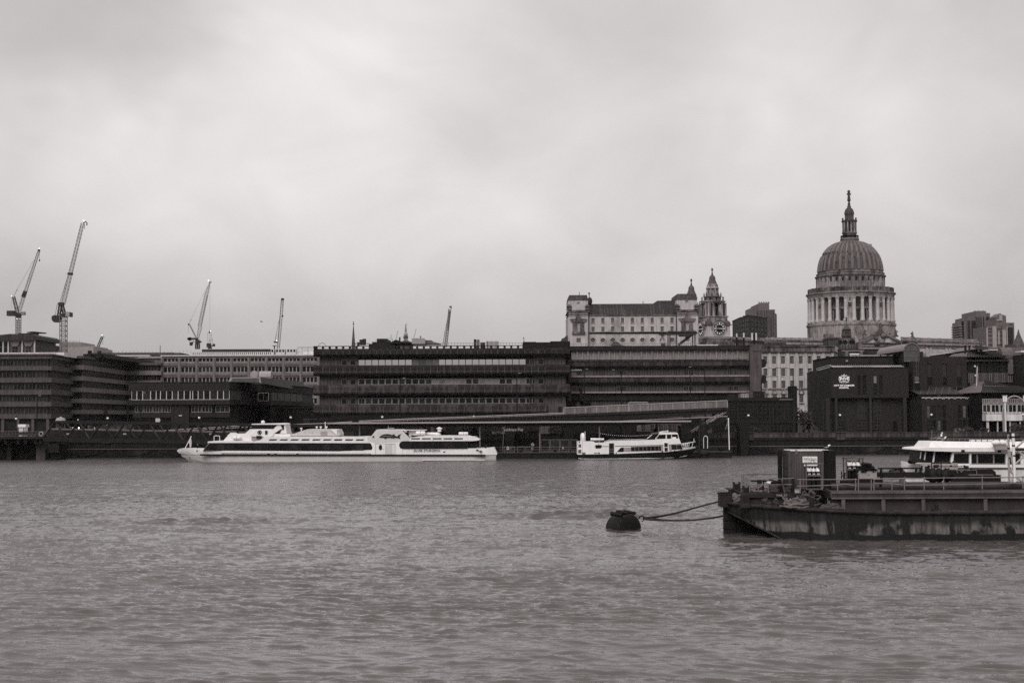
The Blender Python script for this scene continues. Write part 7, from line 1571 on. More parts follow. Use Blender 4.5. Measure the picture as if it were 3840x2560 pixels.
m=MB();X0,z0=S('j',560,412);m.tube([(X0,SYc-2,z0),(X0,SYc-2,z0+.85),(X0+.12,SYc-2,z0+.95),(X0+1.0,SYc-2,z0+.95),(X0+1.12,SYc-2,z0+.85),(X0+1.12,SYc-2,z0)],.06,6);m.build('deck_hoop','white',b)
m=MB();m.prism([S('j',1632,345),S('j',1750,290),S('j',1875,252),S('j',2290,254),S('j',2335,345)],SYn+1.0,SYc+3.6);m.build('upper_fairing','offw',b)
m=MB();m.prism([S('j',2190,252),S('j',2310,252),S('j',2310,262),S('j',2285,262),S('j',2285,330),S('j',2195,262)],SYn+.8,SYn+1.0);m.build('fairing_end','white',b)
for x in(1775,1990,2045,2125):q=S('j',x,252 if x>1800 else 272);m=MB();m.lathe((q[0],SYn+2.5),[(.1,q[1]-.1),(.12,q[1]+.3),(.25,q[1]+.32),(.2,q[1]+.55)],8);m.build('deck_light','white',b)
q,q2=S('j',2102,252),S('j',2102,150);m=MB();m.bar((q[0],SYn+3,q[1]),(q[0],SYn+3,q2[1]),.07,6);m.build('mast','white',b)
m=MB()
for x in(1735,1840,1948,2055):q=S('j',x,300);m.sph((q[0],SYn+.98,q[1]),.08,6,4)
q=S('j',2105,312);m.box(q[0]-.6,q[0]+.6,SYn+.9,SYn+1,q[1]-.5,q[1]+.4);m.build('fittings','lgrey',b)
m=MB();A1_,B1_=S('j',2310,345),S('k',470,345);m.bar((A1_[0],SYn+.3,A1_[1]+.05),(B1_[0],SYn+.3,B1_[1]+.05),.05);m.box(S('k',150,330)[0],S('k',280,330)[0],SYn+3,SYn+4,S('k',200,340)[1],S('k',200,280)[1]);m.build('deck_locker','dgrey',b)
m=MB();m.prism([S('k',492,402),S('k',612,250),S('k',942,250),S('k',1055,372),S('k',1048,404),S('k',970,404),S('k',925,430),S('k',915,460),S('k',930,500),S('k',960,508),S('k',960,594),S('k',540,598),S('k',550,540),S('k',560,487),S('k',540,440)],SYn-.12,SYc+4.7);m.build('midship_block','white',b)
m=MB();m.prism([S('k',612,252),S('k',940,252),S('k',1050,372),S('k',1046,400),S('k',600,428),S('k',497,400)],SYn-.16,SYn-.13);m.build('tinted_panel','roofw',b)
m=MB();fish=[(650,350),(668,334),(690,320),(722,310),(762,308),(800,314),(830,322),(835,312),(852,310),(862,332),(892,342),(905,322),(942,308),(922,335),(922,350),(935,368),(905,362),(880,356),(848,358),(856,368),(832,362),(812,354),(818,366),(798,356),(765,358),(740,360),(745,372),(722,366),(705,356),(676,356)]
m.prism([S('k',*p)for p in fish],SYn-.3,SYn-.16);fs=m.build('fish_emblem','dgrey',b)
m=MB();m.prism([S('k',*p)for p in[(668,340),(722,330),(800,334),(860,342),(800,342),(722,340)]],SYn-.33,SYn-.3);m.build('fish_stripe','steel',fs)
m=MB();m.prism([S('k',560,335),S('k',583,335),S('k',583,358),S('k',560,358)],SYn-.2,SYn-.16);m.build('square_port','dgrey',b)
def panel(c,x0,x1,y0,y1,nm,mm,d_=.04,Y=None):
 Y=SYn-.12 if Y is None else Y;a_,q=S(c,x0,y1),S(c,x1,y0);m=MB();m.box(a_[0],q[0],Y-d_,Y,a_[1],q[1]);return m.build(nm,mm,b)
d1=panel('k',604,735,442,580,'door','white',.06)
q=S('k',667,487);m=MB();m.prism([(q[0]+.33*math.cos(a),q[1]+.55*math.sin(a))for a in np.linspace(0,2*PI,21)[:-1]],SYn-.22,SYn-.18);m.build('porthole','black',d1)
m=MB();q=S('k',700,510);m.box(q[0]-.15,q[0]+.1,SYn-.24,SYn-.18,q[1]-.04,q[1]+.04);m.build('handle','steel',d1)
panel('k',740,865,445,580,'door','whited',.06)
panel('k',736,739,440,582,'door_seam','grey',.05);panel('k',600,603,440,582,'door_seam','grey',.05);panel('k',600,866,438,441,'door_seam','grey',.08)
for x0,x1,y0,y1 in[(882,915,530,550),(873,905,572,588),(555,583,572,584),(1945,1975,515,532),(1502,1530,541,554)]:panel('k',x0,x1,y0,y1,'vent','black'if x0>1000 else 'grey',.06,SYn)
for x0,x1 in[(1430,1458),(1732,1760),(1328,1366)]:panel('j',x0,x1,588,601,'vent','black',.05,SYn)
q=S('j',348,551);m=MB();m.tube([(q[0],SYn+1.0,q[1]),(q[0],SYn+1.4,q[1])],.16,10);m.build('hawsehole','black',b)
m=MB();m.prism([S('j',205,635),S('j',240,640),S('j',250,665),S('j',225,662)],SYc-2.0,SYc-1.3);m.build('anchor_recess','black',b)
m=MB();m.prism([S('k',960,402),S('k',1832,402),S('k',1832,504),S('k',960,508)],SYn+.12,SYc+4.4);m.build('aft_saloon','white',b)
m=MB();arc=[S('k',968-52*math.sin(a),456-50*math.cos(a))for a in np.linspace(0,PI,13)];m.prism(arc[::-1]+[S('k',1832,404),S('k',1832,502)]if False else[S('k',1832,502)]+arc[::-1]+[S('k',1832,404)],SYn-.16,SYn-.0);m.build('window_band','black',b)
for i in range(6):
 x0=1076+147*i;a_,q=S('k',x0,500),S('k',min(x0+118,1828),412);window(b,Fr((0,SYn,0)),a_[0],q[0],a_[1],q[1],-.18,fw=.05,fm='dgrey',gm='glass')
m=MB();m.prism([S('k',1832,404),S('k',1942,400),S('k',1942,498),S('k',1832,502)],SYn+.8,SYc+3.5);m.build('stern_lobby','black',b)
m=MB();m.prism([S('k',1045,404),S('k',1062,360),S('k',1180,340),S('k',1300,332),S('k',1830,333),S('k',1992,380),S('k',1975,393),S('k',1900,402)],SYn-.08,SYc+4.6);m.build('aft_roof','white',b)
for x0,x1,y0,y1 in[(1135,1262,268,330),(1710,1836,282,322)]:canister(b,'k',x0,x1,y0,y1,SYn+.6)
pz_=[w('k',x,y,SYn+3)for x,y in[(1262,307),(1375,307),(1400,310),(1435,310),(1452,298),(1453,275),(1453,240)]]
m=MB();rr_=.34;m.tube([(p.x,SYn+3,p.z)for p in pz_],[rr_*.9,rr_*.9,rr_,rr_*1.2,rr_*1.3,rr_*1.15,rr_*1.1],14);m.build('exhaust_duct','white',b,smooth=True)
q=w('k',1453,240,SYn+3);m=MB();m.lathe((q.x,SYn+3),[(.62,q.z),(.6,q.z+.1),(.1,q.z+.35)],14);m.build('duct_cap','white',b)
m=MB();m.prism([S('k',955,262),S('k',955,252),S('k',1275,252),S('k',1275,260)],SYn+1,SYn+4);m.build('upper_shelf','white',b)
m=MB();m.prism([S('k',1035,330),S('k',1035,262),S('k',1150,262),S('k',1150,330)],SYn+2,SYn+4);m.build('stair_housing','white',b)
m=MB();m.prism([S('k',1040,292),S('k',1085,292),S('k',1085,325),S('k',1040,325)],SYn+1.8,SYn+1.98);m.build('vent_box','whited',b)
m=MB();m.prism([S('k',980,290),S('k',1035,285),S('k',1035,335),S('k',1010,325)],SYn+2.1,SYn+2.2);m.build('stair_opening','dgrey',b)
m=MB();m.tube([(*S('k',1835,335)[:1],SYn+.3,S('k',1835,335)[1]),(S('k',1950,345)[0],SYn+.3,S('k',1950,345)[1]),(S('k',1962,352)[0],SYn+.3,S('k',1962,352)[1]),(S('k',1962,365)[0],SYn+.3,S('k',1962,365)[1])],.05,6);m.build('roof_rail','white',b)
q=S('k',752,250);m=MB();m.bar((q[0],SYn+3,q[1]),(q[0],SYn+3,S('k',752,198)[1]),.06,6);m.box(q[0]-.1,q[0]+1.2,SYn+2.5,SYn+3.5,q[1],q[1]+.35);m.build('masthead','steel',b)
q=S('k',1286,531);text('SILVER STURGEON',(q[0],SYn-.13,q[1]),.66,'td',b,depth=.015,width=5.2,bold=.004)
m=MB();m.prism([S('k',1225,650),S('k',2066,650),S('k',2066,658),S('k',1225,660)],SYn-.16,SYn-.02);m.build('boot_line','white',b)
m=MB();q=S('k',2004,538);m.sph((q[0],SYn-.05,q[1]),.3,10,6,.6);m.build('fairlead','grey',b)
for x in(2060,2075,1900):q=S('k',x,498);m=MB();m.lathe((q[0],SYc-2),[(.12,q[1]-.1),(.1,q[1]+.5),(.2,q[1]+.6)],8);m.build('bitt','dgrey',b)
flagpole('j',(196,520),(280,360),SYc,0,[(278,365),(287,420),(286,490),(275,505),(258,500),(262,455),(248,440)],'slanting white flagstaff with hanging white flag on the bow of the large boat',.07,'white','offw')
def person(x,Y,z,h,label,face=0.,seat=False,mats=('black','grey','lgrey'),arm=(.3,.2)):
 k=h/1.75;c,s=math.cos(face),math.sin(face)
 t=thing('person',label,'person',(x,Y,z))
 def P(a,b__,zz):return(x+(a*c-b__*s)*k,Y+(a*s+b__*c)*k,z+zz*k)
 def body(nm,pts,edges,mm):
  me=bpy.data.meshes.new(nm);me.from_pydata([Vector(P(*p[:3]))-LOCS[t.name]for p in pts],edges,[]);o=bpy.data.objects.new(nm,me);COL.objects.link(o);o.parent=t
  sk=o.modifiers.new('skin','SKIN');sv=me.skin_vertices[0].data if me.skin_vertices else None
  if sv is None:bpy.context.view_layer.objects.active=o;me.skin_vertices.new()if hasattr(me.skin_vertices,'new')else None
  for i,p in enumerate(pts):me.skin_vertices[0].data[i].radius=(p[3]*k,p[4]*k)
  me.skin_vertices[0].data[0].use_root=True
  sb=o.modifiers.new('sub','SUBSURF');sb.levels=1;sb.render_levels=2
  me.materials.append(M[mm]);return o
 pts=[(0,0,.95,.15,.12),(0,0,1.15,.14,.1),(0,0,1.38,.19,.11),(0,0,1.5,.06,.06),(0,-.01,1.58,.075,.08),(0,-.01,1.7,.075,.085),(-.19,0,1.42,.06,.06),(-.25,-.02,1.15,.045,.045),(-.24,-.02-arm[0],1.0,.035,.035),(-.24,-.06-arm[0],.93,.03,.045),(.19,0,1.42,.06,.06),(.26,0,1.14,.045,.045),(.24,-arm[1],.95,.035,.035),(.24,-arm[1]-.02,.86,.03,.045),(-.1,0,.88,.095,.1),(-.11,-.02,.48,.065,.07),(-.12,0,.08,.045,.05),(-.12,-.14,.04,.045,.035),(.1,0,.88,.095,.1),(.12,.03,.48,.065,.07),(.13,.06,.08,.045,.05),(.13,-.08,.04,.045,.035)]
 ed=[(0,1),(1,2),(2,3),(3,4),(4,5),(2,6),(6,7),(7,8),(8,9),(2,10),(10,11),(11,12),(12,13),(0,14),(14,15),(15,16),(16,17),(0,18),(18,19),(19,20),(20,21)]
 body('body',pts,ed,mats[0])
 m=MB();m.sph(P(0,-.035,1.64),.088*k,12,8,1.25,.85,1.0);m.sph(P(0,-.13,1.63),.018*k,6,4,1.4);m.sph(P(-.085,-.03,1.64),.022*k,6,4,1.4);m.sph(P(.085,-.03,1.64),.022*k,6,4,1.4);m.build('face',mats[2],t,smooth=True)
 m=MB();m.sph(P(0,.005,1.71),.1*k,12,8,.8);m.build('cap',mats[1],t,smooth=True)
 return t
q=w('j',370,535,SYc-1);person(q.x,SYc-1,S('j',370,545)[1],(S('j',370,465)[1]-S('j',370,545)[1]),'person in dark clothes and white cap standing on the bow of the large boat',.3,mats=('black','white','lgrey'))
# the smaller tour boat
TYn,TYc=290.0,292.6
b=thing('tour_boat','smaller white tour boat with black hull and raised wheelhouse','boat',(w('l',900,500,TYn).x,TYc,0))
T=lambda x,y,Y=TYn:(w('l',x,y,Y).x,w('l',x,y,Y).z)
def st2(x,yt,yb,wd,wb):k=(TYc-wd)/TYn;X_,zt_=T(x,yt);return(X_*k,8.8+(zt_-8.8)*k,8.8+(T(x,yb)[1]-8.8)*k,wd,wb)
hull(b,'hull','black',[st2(218,480,532,2.4,2.2),st2(300,482,550,2.6,2.4),st2(715,474,555,2.6,2.4),st2(1300,456,550,2.6,2.2),st2(1480,440,535,2.3,1.4),st2(1600,424,515,1.5,.5),st2(1665,412,485,.8,.15),st2(1714,402,412,.1,.05)],TYc)
hull(b,'bulwark','white',[st2(1300,440,455,2.55,2.6),st2(1480,420,438,2.35,2.3),st2(1600,402,422,1.65,1.5),st2(1665,392,410,.95,.8),st2(1706,385,400,.2,.12)],TYc)
m=MB();m.tube([(T(x,y)[0],TYc-wd-.03,T(x,y)[1])for x,y,wd in[(230,531,2.25),(310,537,2.4),(900,533,2.42),(1300,526,2.25),(1480,519,1.5),(1600,502,.8),(1652,487,.25)]],.06,5);m.build('boot_line','white',b)
m=MB();m.prism([T(220,482),T(220,318),T(425,318),T(445,336),T(562,336),T(590,315),T(640,300),T(1250,287),T(1502,280),T(1530,352),T(1548,412),T(1480,432),T(1300,450),T(715,474)],TYn+.05,TYc+2.5);m.build('deckhouse','white',b)
m=MB();m.prism([T(430,377),T(615,377),T(615,382),T(430,382)],TYn-.0,TYn+.06);m.prism([T(690,374),T(1300,360),T(1530,348),T(1530,353),T(1300,366),T(690,379)],TYn-.02,TYn+.06);m.build('trim_line','black',b)
def tp(x0,x1,y0,y1,nm,mm,d_=.04,pts=None):
 m=MB();m.prism(pts or[T(x0,y1),T(x1,y1),T(x1,y0),T(x0,y0)],TYn+.05-d_,TYn+.06);return m.build(nm,mm,b)
tp(0,0,0,0,'window','black',.05,[T(715,450),T(765,395),T(802,392),T(802,447)])
tp(803,890,392,446,'door_panel','lgrey',.04)
x=893
for i in range(8):
 x1=x+49;window(b,Fr((0,TYn,0)),T(x,440)[0],T(x1,440)[0],T(x,440-i*.8)[1],T(x,384-i*1.6)[1],.0,fw=.05,fm='framed');x=x1+1.5
for x0,x1,y0,y1 in[(1375,1410,364,423),(1412,1470,362,420)]:window(b,Fr((0,TYn,0)),T(x0,y1)[0],T(x1,y1)[0],T(x0,y1)[1],T(x0,y0)[1],.0,fw=.04,fm='dgrey')
tp(0,0,0,0,'window','black',.05,[T(1473,420),T(1545,412),T(1528,358),T(1473,361)])
o=tp(1303,1366,330,447,'door','white',.1);tp(1313,1357,336,386,'door_window','black',.13);tp(1316,1358,394,442,'door_window','black',.13)
tp(618,680,340,476,'doorway','black',.05);tp(656,680,343,470,'open_door','dgrey',.09)
for y in(410,430,450):tp(622,678,y,y+3,'doorway_rail','lgrey',.12)
tp(0,0,0,0,'window','black',.05,[T(447,404),T(447,362),T(525,362),T(525,390),T(512,404)])
for x0,x1,y0,y1,mm in[(234,247,352,392,'black'),(251,264,352,392,'black'),(229,268,420,465,'grey'),(278,320,455,482,'grey'),(475,504,456,470,'grey'),(428,466,456,470,'lgrey'),(236,250,320,335,'black'),(703,713,455,476,'black'),(1289,1303,438,455,'black'),(1435,1450,430,446,'black'),(485,493,348,356,'black')]:tp(x0,x1,y0,y1,'vent',mm,.05)
tp(281,284,320,480,'panel_seam','lgrey',.02)
wy0,wy1=TYn+.5,TYc+2.1
m=MB();m.prism([T(1245,286),T(1262,228),T(1490,226),T(1503,280)],wy0+.12,wy1-.12);m.build('wheelhouse_glazing','glass',b)
for p0,p1 in[((1205,286),(1262,222)),((1340,284),(1338,228)),((1345,284),(1347,228)),((1408,283),(1410,228)),((1500,280),(1487,224)),((1100,284),(1165,232))]:
 A1_,B1_=T(*p0),T(*p1);m=MB();m.bar((A1_[0],wy0,A1_[1]),(B1_[0],wy0,B1_[1]),.07);m.build('wheelhouse_pillar','white',b)
m=MB();m.prism([T(1215,286),T(1262,232),T(1345,230),T(1345,286)],wy0+.3,wy1-.3)if False else m.prism([T(1105,286),T(1170,232),T(1250,228),T(1240,286)],wy0+.3,wy1-.3);m.build('canopy_side','glass',b)
m=MB();m.prism([T(1240,232),T(1262,208),T(1290,202),T(1475,205),T(1485,212),T(1487,228)],wy0-.15,wy1+.15);m.build('wheelhouse_roof','white',b)
m=MB();m.prism([T(1168,225),T(1172,212),T(1250,206),T(1250,224)],wy0,wy1);m.build('canopy_roof','grey',b)
m=MB();q=T(1370,204);m.bar((q[0],TYc,q[1]),(q[0],TYc,T(1370,180)[1]),.07,6);m.bar((T(1270,200)[0],TYc,T(1270,200)[1]),(T(1385,184)[0],TYc,T(1385,184)[1]),.06);q=T(1440,285);m.box(q[0]-.4,q[0]+.4,wy0-.3,wy0-.1,q[1]-.1,T(1440,262)[1]);m.build('mast','white',b)
m=MB();m.prism([T(570,310),T(640,299),T(1200,287),T(1200,292),T(640,304),T(575,315)],TYn+.0,TYn+.1);m.build('roof_edge','dgrey',b)
for x0,x1,y0,y1 in[(385,440,274,305),(432,500,276,308),(482,556,277,305)]:canister(b,'l',x0,x1,y0,y1,TYn+.4+(x0==385)*1.5)
q=T(292,275);m=MB();m.sph((q[0],TYn+1.2,q[1]),1.25,14,10,.9);m.build('radome','white',b,smooth=True)if False else None
m=MB();a_=T(262,295);q=T(320,255);m.tube([(a_[0],TYn+1.5,(a_[1]+q[1])/2),(a_[0]+.25,TYn+1.5,(a_[1]+q[1])/2),(q[0]-.25,TYn+1.5,(a_[1]+q[1])/2),(q[0],TYn+1.5,(a_[1]+q[1])/2)],[.7,1.05,1.05,.7],14);m.box(a_[0]+.4,q[0]-.4,TYn+1.2,TYn+1.8,a_[1]-1.3,a_[1]-.3);m.build('life_drum','white',b,smooth=True)
flagpole('l',(320,318),(315,203),TYn+1.5,0,[(314,206),(312,240),(303,262),(300,250),(308,225)],'short white stern staff with dark flag on the smaller boat',.06,'white','dgrey')
flagpole('l',(1660,390),(1688,285),TYc,0,[(1688,288),(1712,330),(1700,332),(1690,322),(1672,335),(1680,305)],'small flag at the bow of the smaller boat',.04,'white','lgrey')
m=MB()
for sy,wds in((-1,1),(1,1)):
 pts=[(T(x,y)[0],TYc+sy*wd,T(x,y)[1])for x,y,wd in[(1538,352,2.1),(1600,345,1.6),(1660,334,.9),(1712,326,.15)]];m.tube(pts,.05,6)
 pts=[(T(x,y)[0],TYc+sy*wd,T(x,y)[1])for x,y,wd in[(1545,366,2.1),(1592,362,1.7),(1598,350,1.65)]];m.tube(pts,.04,6)
 for x,yt,yb,wd in[(1592,348,402,1.7),(1612,346,400,1.5),(1640,340,392,1.2),(1580,400,400,1.8)]:m.bar((T(x,yt)[0],TYc+sy*wd,T(x,yt)[1]),(T(x-8,yb)[0],TYc+sy*wd,T(x-8,yb)[1]),.04)
m.build('bow_rail','white',b)
m=MB()
for x0 in(1285,1390):
 q=T(x0,400);m.prism([(q[0]+.22*math.cos(a),q[1]+.75*math.sin(a))for a in np.linspace(0,2*PI,13)[:-1]],TYn-.15,TYn+.05)
m.build('fender','lgrey',b)
# the moored cruiser behind the barge
UYn,UYc=128.0,130.4
b=thing('moored_cruiser','white moored passenger boat with large square windows behind the barge','boat',(w('s',1500,700,UYn).x,UYc,0))
U_=lambda x,y,Y=UYn:(w('s',x,y,Y).x,w('s',x,y,Y).z)
XE=3600
def st3(x,yt,yb,wd,wb):k=(UYc-wd)/UYn;X_,zt_=U_(x,yt);return(X_*k,8.8+(zt_-8.8)*k,yb if yb<20 else 8.8+(U_(x,yb)[1]-8.8)*k,wd,wb)
hull(b,'hull','whited',[st3(352,622,640,.1,.05),st3(420,632,1.6,.9,.3),st3(650,655,.3,1.8,1.0),st3(1100,660,-.5,2.4,1.8),st3(XE,690,-.5,2.4,2.2)],UYc)
hull(b,'bow_bulwark','white',[st3(368,565,628,.25,.12),st3(430,568,642,1.0,.9),st3(660,598,660,1.9,1.8),st3(1150,600,665,2.35,2.35)],UYc)
m=MB();m.prism([U_(350,622),U_(420,648),U_(660,662),U_(1500,680),U_(XE,685),U_(XE,670),U_(1500,665),U_(660,650)],UYn-.12,UYn+.3)if False else m.prism([U_(1150,683),U_(XE,688),U_(XE,668),U_(1150,663)],UYn-.1,UYn+.05);m.build('strake','dgrey',b)
m=MB();m.prism([U_(735,662),U_(770,408),U_(1180,405),U_(XE,400),U_(XE,668),U_(735,664)],UYn+.4,UYc+1.9);m.build('saloon_core','black',b)
m=MB();m.prism([U_(1150,600),U_(1480,600),U_(1480,612),U_(XE,618),U_(XE,670),U_(1150,668)],UYn,UYn+.3);m.build('lower_wall','white',b)
m=MB();m.prism([U_(1175,432),U_(1195,400),U_(XE,398),U_(XE,434)],UYn,UYn+.3);m.build('window_head','white',b)
for pts in[[(1148,603),(1178,430),(1212,430),(1185,603)],[(1462,603),(1462,430),(1492,430),(1492,610)],[(2055,610),(2055,430),(2100,430),(2100,612)],[(2300,612),(2300,430),(2352,430),(2352,612)],[(2620,612),(2620,430),(2660,430),(2660,612)]]:
 m=MB();m.prism([U_(*p)for p in pts],UYn,UYn+.3);m.build('window_pillar','white',b)
for x0,x1 in[(1210,1462),(1495,1592),(1602,1862),(1870,2055),(2200,2300),(2352,2620)]:
 a_,q=U_(x0,606),U_(x1,434);window(b,Fr((0,UYn,0)),a_[0],q[0],a_[1],q[1],.2,fw=.04,fm='lgrey',gm='glass')
for pts in[[(728,590),(760,405),(775,405),(745,590)],[(872,590),(900,405),(924,405),(900,590)],[(668,560),(692,405),(698,405),(676,560)]]:
 m=MB();m.prism([U_(*p)for p in pts],UYn+.35,UYn+.5);m.build('screen_pillar','white',b)
m=MB();m.prism([U_(672,580),U_(696,402),U_(1180,405),U_(1150,600),U_(780,600)],UYn+.5,UYc+1.6);m.build('windscreen','glass',b)
m=MB();rg=[]
for yy,inn_ in((UYn-.35,0),(UYc+2.7,0)):rg.append([(U_(x,y)[0],yy,U_(x,y)[1])for x,y in[(612,378),(620,355),(650,346),(800,335),(XE,345),(XE,400),(1150,402),(900,396),(700,386)]])
m.loft(rg);m.build('roof_visor','white',b)
m=MB();m.loft([[(U_(790,336)[0],UYn-.1,U_(790,338)[1]),(U_(XE,352)[0],UYn-.1,U_(XE,352)[1]),(U_(XE,352)[0],UYc+2.3,U_(XE,352)[1]),(U_(790,336)[0],UYc+2.3,U_(790,338)[1])],[(U_(852,236)[0],UYn+.4,U_(852,236)[1]),(U_(XE,260)[0],UYn+.4,U_(XE,260)[1]),(U_(XE,260)[0],UYc+1.9,U_(XE,260)[1]),(U_(852,236)[0],UYc+1.9,U_(852,236)[1])]]);m.build('upper_coaming','white',b)
a_=U_(1845,372);q=U_(2075,295);m=MB();m.box(a_[0],q[0],UYn-.75,UYn-.05,a_[1],q[1]);m.build('raft_cradle','lgrey',b)
canister(b,'s',1842,2078,226,300,UYn-.8)
m=MB();a_,q=U_(852,194),U_(XE,205);m.bar((a_[0],UYn+.5,a_[1]),(q[0],UYn+.5,q[1]),.03,6)
for i in range(30):x=865+i*92;m.bar((U_(x,200)[0],UYn+.5,U_(x,198)[1]),(U_(x,200)[0],UYn+.5,U_(x,245)[1]),.025)
m.bar((U_(870,235)[0],UYn+.5,U_(870,235)[1]),(U_(876,50)[0],UYn+.5,U_(876,50)[1]),.025);m.build('roof_rail','steel',b)
m=MB()
for i in range(9):x=1160+i*98;q=U_(x,244);m.box(q[0],q[0]+1.2,UYn+1.2,UYn+2.2,q[1]-.1,q[1]+.12)
m.build('roof_seat','steeld',b)
m=MB();q=U_(1520,240);
for i in range(7):m.box(q[0]+i*.55,q[0]+i*.55+.45,UYn+.9,UYn+1.1,q[1],q[1]+.15)
m.build('roof_letters_board','white',b)
for x in(1335,1930):q=U_(x,398);m=MB();m.box(q[0]-.15,q[0]+.15,UYn-.4,UYn-.3,q[1]-.1,q[1]+.15);m.build('roof_light','dgrey',b)
for x0,x1,y0,y1 in[(520,690,530,592),(950,1160,560,612),(590,760,560,590)]:
 a_=U_(x0,y1);q=U_(x1,y0);m=MB()
 for i in range(12):random.seed(i+x0);m.sph((random.uniform(a_[0],q[0]),UYn+.1+random.uniform(0,.6),a_[1]+(q[1]-a_[1])*random.uniform(.2,.7)),.3*random.uniform(.6,1.2),8,6,.6)
 m.build('rope_heap','black',b,smooth=True)
def gull(x,Y,z,s,label,face=0,dark=True,neck=1.0):
 t=thing('gull',label,'gull',(x,Y,z));c=math.cos(face)
 f=1 if c>=0 else-1
 def ell(pts,rad):m=MB();m.tube([(x+f*p[0]*s,Y,z+p[1]*s)for p in pts],[r_*s for r_ in rad],10);return m
 ell([(-.30,.22),(-.22,.22),(-.08,.22),(.08,.25),(.17,.32),(.2,.37*neck),(.22,.40*neck)],[.02,.06,.10,.10,.075,.055,.05]).build('body','white',t,smooth=True)
 m=MB();m.sph((x+f*.235*s,Y,z+.42*s*neck),.06*s,10,8);m.build('head','white',t,smooth=True)
 m=MB();m.tube([(x+f*.28*s,Y,z+.415*s*neck),(x+f*.36*s,Y,z+.40*s*neck)],[.02*s,.006*s],6);m.build('beak','dgrey',t)
 for sy in(-1,1):
  m=MB();m.tube([(x-f*.42*s,Y+sy*.03*s,z+.20*s),(x-f*.2*s,Y+sy*.07*s,z+.25*s),(x+f*.06*s,Y+sy*.085*s,z+.29*s)],[.008*s,.05*s,.06*s],8);m.build('wing','black'if dark else 'grey',t,smooth=True)
  m=MB();m.bar((x+f*.0*s,Y+sy*.04*s,z),(x,Y+sy*.04*s,z+.15*s),.01*s);m.build('leg','grey',t)
q=U_(1000,236);gull(q[0],UYn+.7,q[1],1.3,'pale grey gull with raised neck on the roof of the moored cruiser, left of two',0,False,1.35)
q=U_(1078,238);gull(q[0],UYn+.8,q[1],1.0,'hunched grey gull on the roof of the moored cruiser, right of two',0,False,.95)
# work barge
BYn=100.0
def B_(c,x,y,Y):q=w(c,x,y,Y);return(q.x,Y,q.z)
m_=bpy.data.materials.new('barge_plate');m_.use_nodes=True;M['barge']=m_;t_=NT(m_.node_tree)
tc=t_.n('ShaderNodeTexCoord');geo=t_.n('ShaderNodeNewGeometry');sp=t_.n('ShaderNodeSeparateXYZ');t_.l(geo.outputs['Position'],sp.inputs[0])
mp=t_.n('ShaderNodeMapping',i_Scale=(1,1,.35));t_.l(tc.outputs['Object'],mp.inputs[0])
n1_=t_.n('ShaderNodeTexNoise',i_Scale=.6,i_Detail=10.0,i_Roughness=.68,i_Distortion=.8);t_.l(mp.outputs[0],n1_.inputs[0])
mp2_=t_.n('ShaderNodeMapping',i_Scale=(2.2,2.2,.35));t_.l(tc.outputs['Object'],mp2_.inputs[0])
n2_=t_.n('ShaderNodeTexNoise',i_Scale=1.3,i_Detail=6.0,i_Roughness=.65);t_.l(mp2_.outputs[0],n2_.inputs[0])
n3_=t_.n('ShaderNodeTexNoise',i_Scale=.5,i_Detail=3.0);t_.l(tc.outputs['Object'],n3_.inputs[0])
zz=t_.math('ADD',sp.outputs[2],t_.math('MULTIPLY',t_.math('SUBTRACT',n3_.outputs[0],.5),.7))
bandm=t_.math('MULTIPLY',t_.mr(zz,.42,.50,0,1),t_.mr(zz,.95,1.35,1,.1))
pat=t_.math('MULTIPLY',t_.mr(n1_.outputs[0],.45,.50,0,1),bandm)
v=t_.math('ADD',t_.math('MULTIPLY',pat,.075),.004);v=t_.math('MULTIPLY',v,t_.mr(n2_.outputs[0],.36,.62,.35,1.5))
cb=t_.n('ShaderNodeCombineColor');t_.l(t_.math('MULTIPLY',v,1.08),cb.inputs[0]);t_.l(t_.math('MULTIPLY',v,.96),cb.inputs[1]);t_.l(t_.math('MULTIPLY',v,.93),cb.inputs[2])
bs=t_.n('ShaderNodeBsdfPrincipled',i_Roughness=.6);bs.inputs['Specular IOR Level'].default_value=.3;t_.l(cb.outputs[0],bs.inputs[0])
bpn=t_.n('ShaderNodeBump',i_Strength=.4,i_Distance=.04);t_.l(n2_.outputs[0],bpn.inputs['Height']);t_.l(bpn.outputs[0],bs.inputs['Normal'])
oo=t_.n('ShaderNodeOutputMaterial');t_.l(bs.outputs[0],oo.inputs[0])
M['deckplate']=mat('deck_plate',.035,.45,.5,1.2,.0,bump=.3,stain=(.6,.55,1.8));M['coam']=mat('coaming_paint',.038,.6,.25,.6,.2,stain=(.4,.6,.7));M['coaml']=mat('coaming_edge',.085,.6,.35,1.0,.2)
M['rope']=mat('rope',.06,.95,.45,4);M['ropel']=mat('rope_pale',.11,.95,.4,4);M['rust']=mat('rusty_steel',.022,.7,.5,2,.3);M['railp']=mat('rail_paint',.14,.6,.3,3)
M['cont']=mat('container_paint',.065,.55,.18,.8,.25);M['contd']=mat('container_dark',.01,.6,.3,.8);M['cwhite']=mat('faded_white',.3,.6,.25,2,.3)
bg_=thing('work_barge','black steel work barge with stained hull, hatch coaming and railings','barge',(30,106,0))
DX=[(15.9,106.4),(16.4,105.2),(17.4,103.6),(19.0,102.0),(21.0,100.9),(23.5,100.2),(26.5,100.0),(34,100.0),(62,100.0)]
zd=lambda x:2.36-.38*min(1,max(0,(x-16)/10.0))
CYb=106.8
far=[(x,2*CYb-y)for x,y in DX]
m=MB()
near_t=[(x,y,zd(x))for x,y in DX];near_m=[(x,y,zd(x)-.16)for x,y in DX]
chz=lambda x:max(-.8,(zd(15.9)-.75)-(x-15.9)*.52)
near_c=[(x+.15,y+.05,max(-.8,chz(x)))for x,y in DX]
n=len(DX)
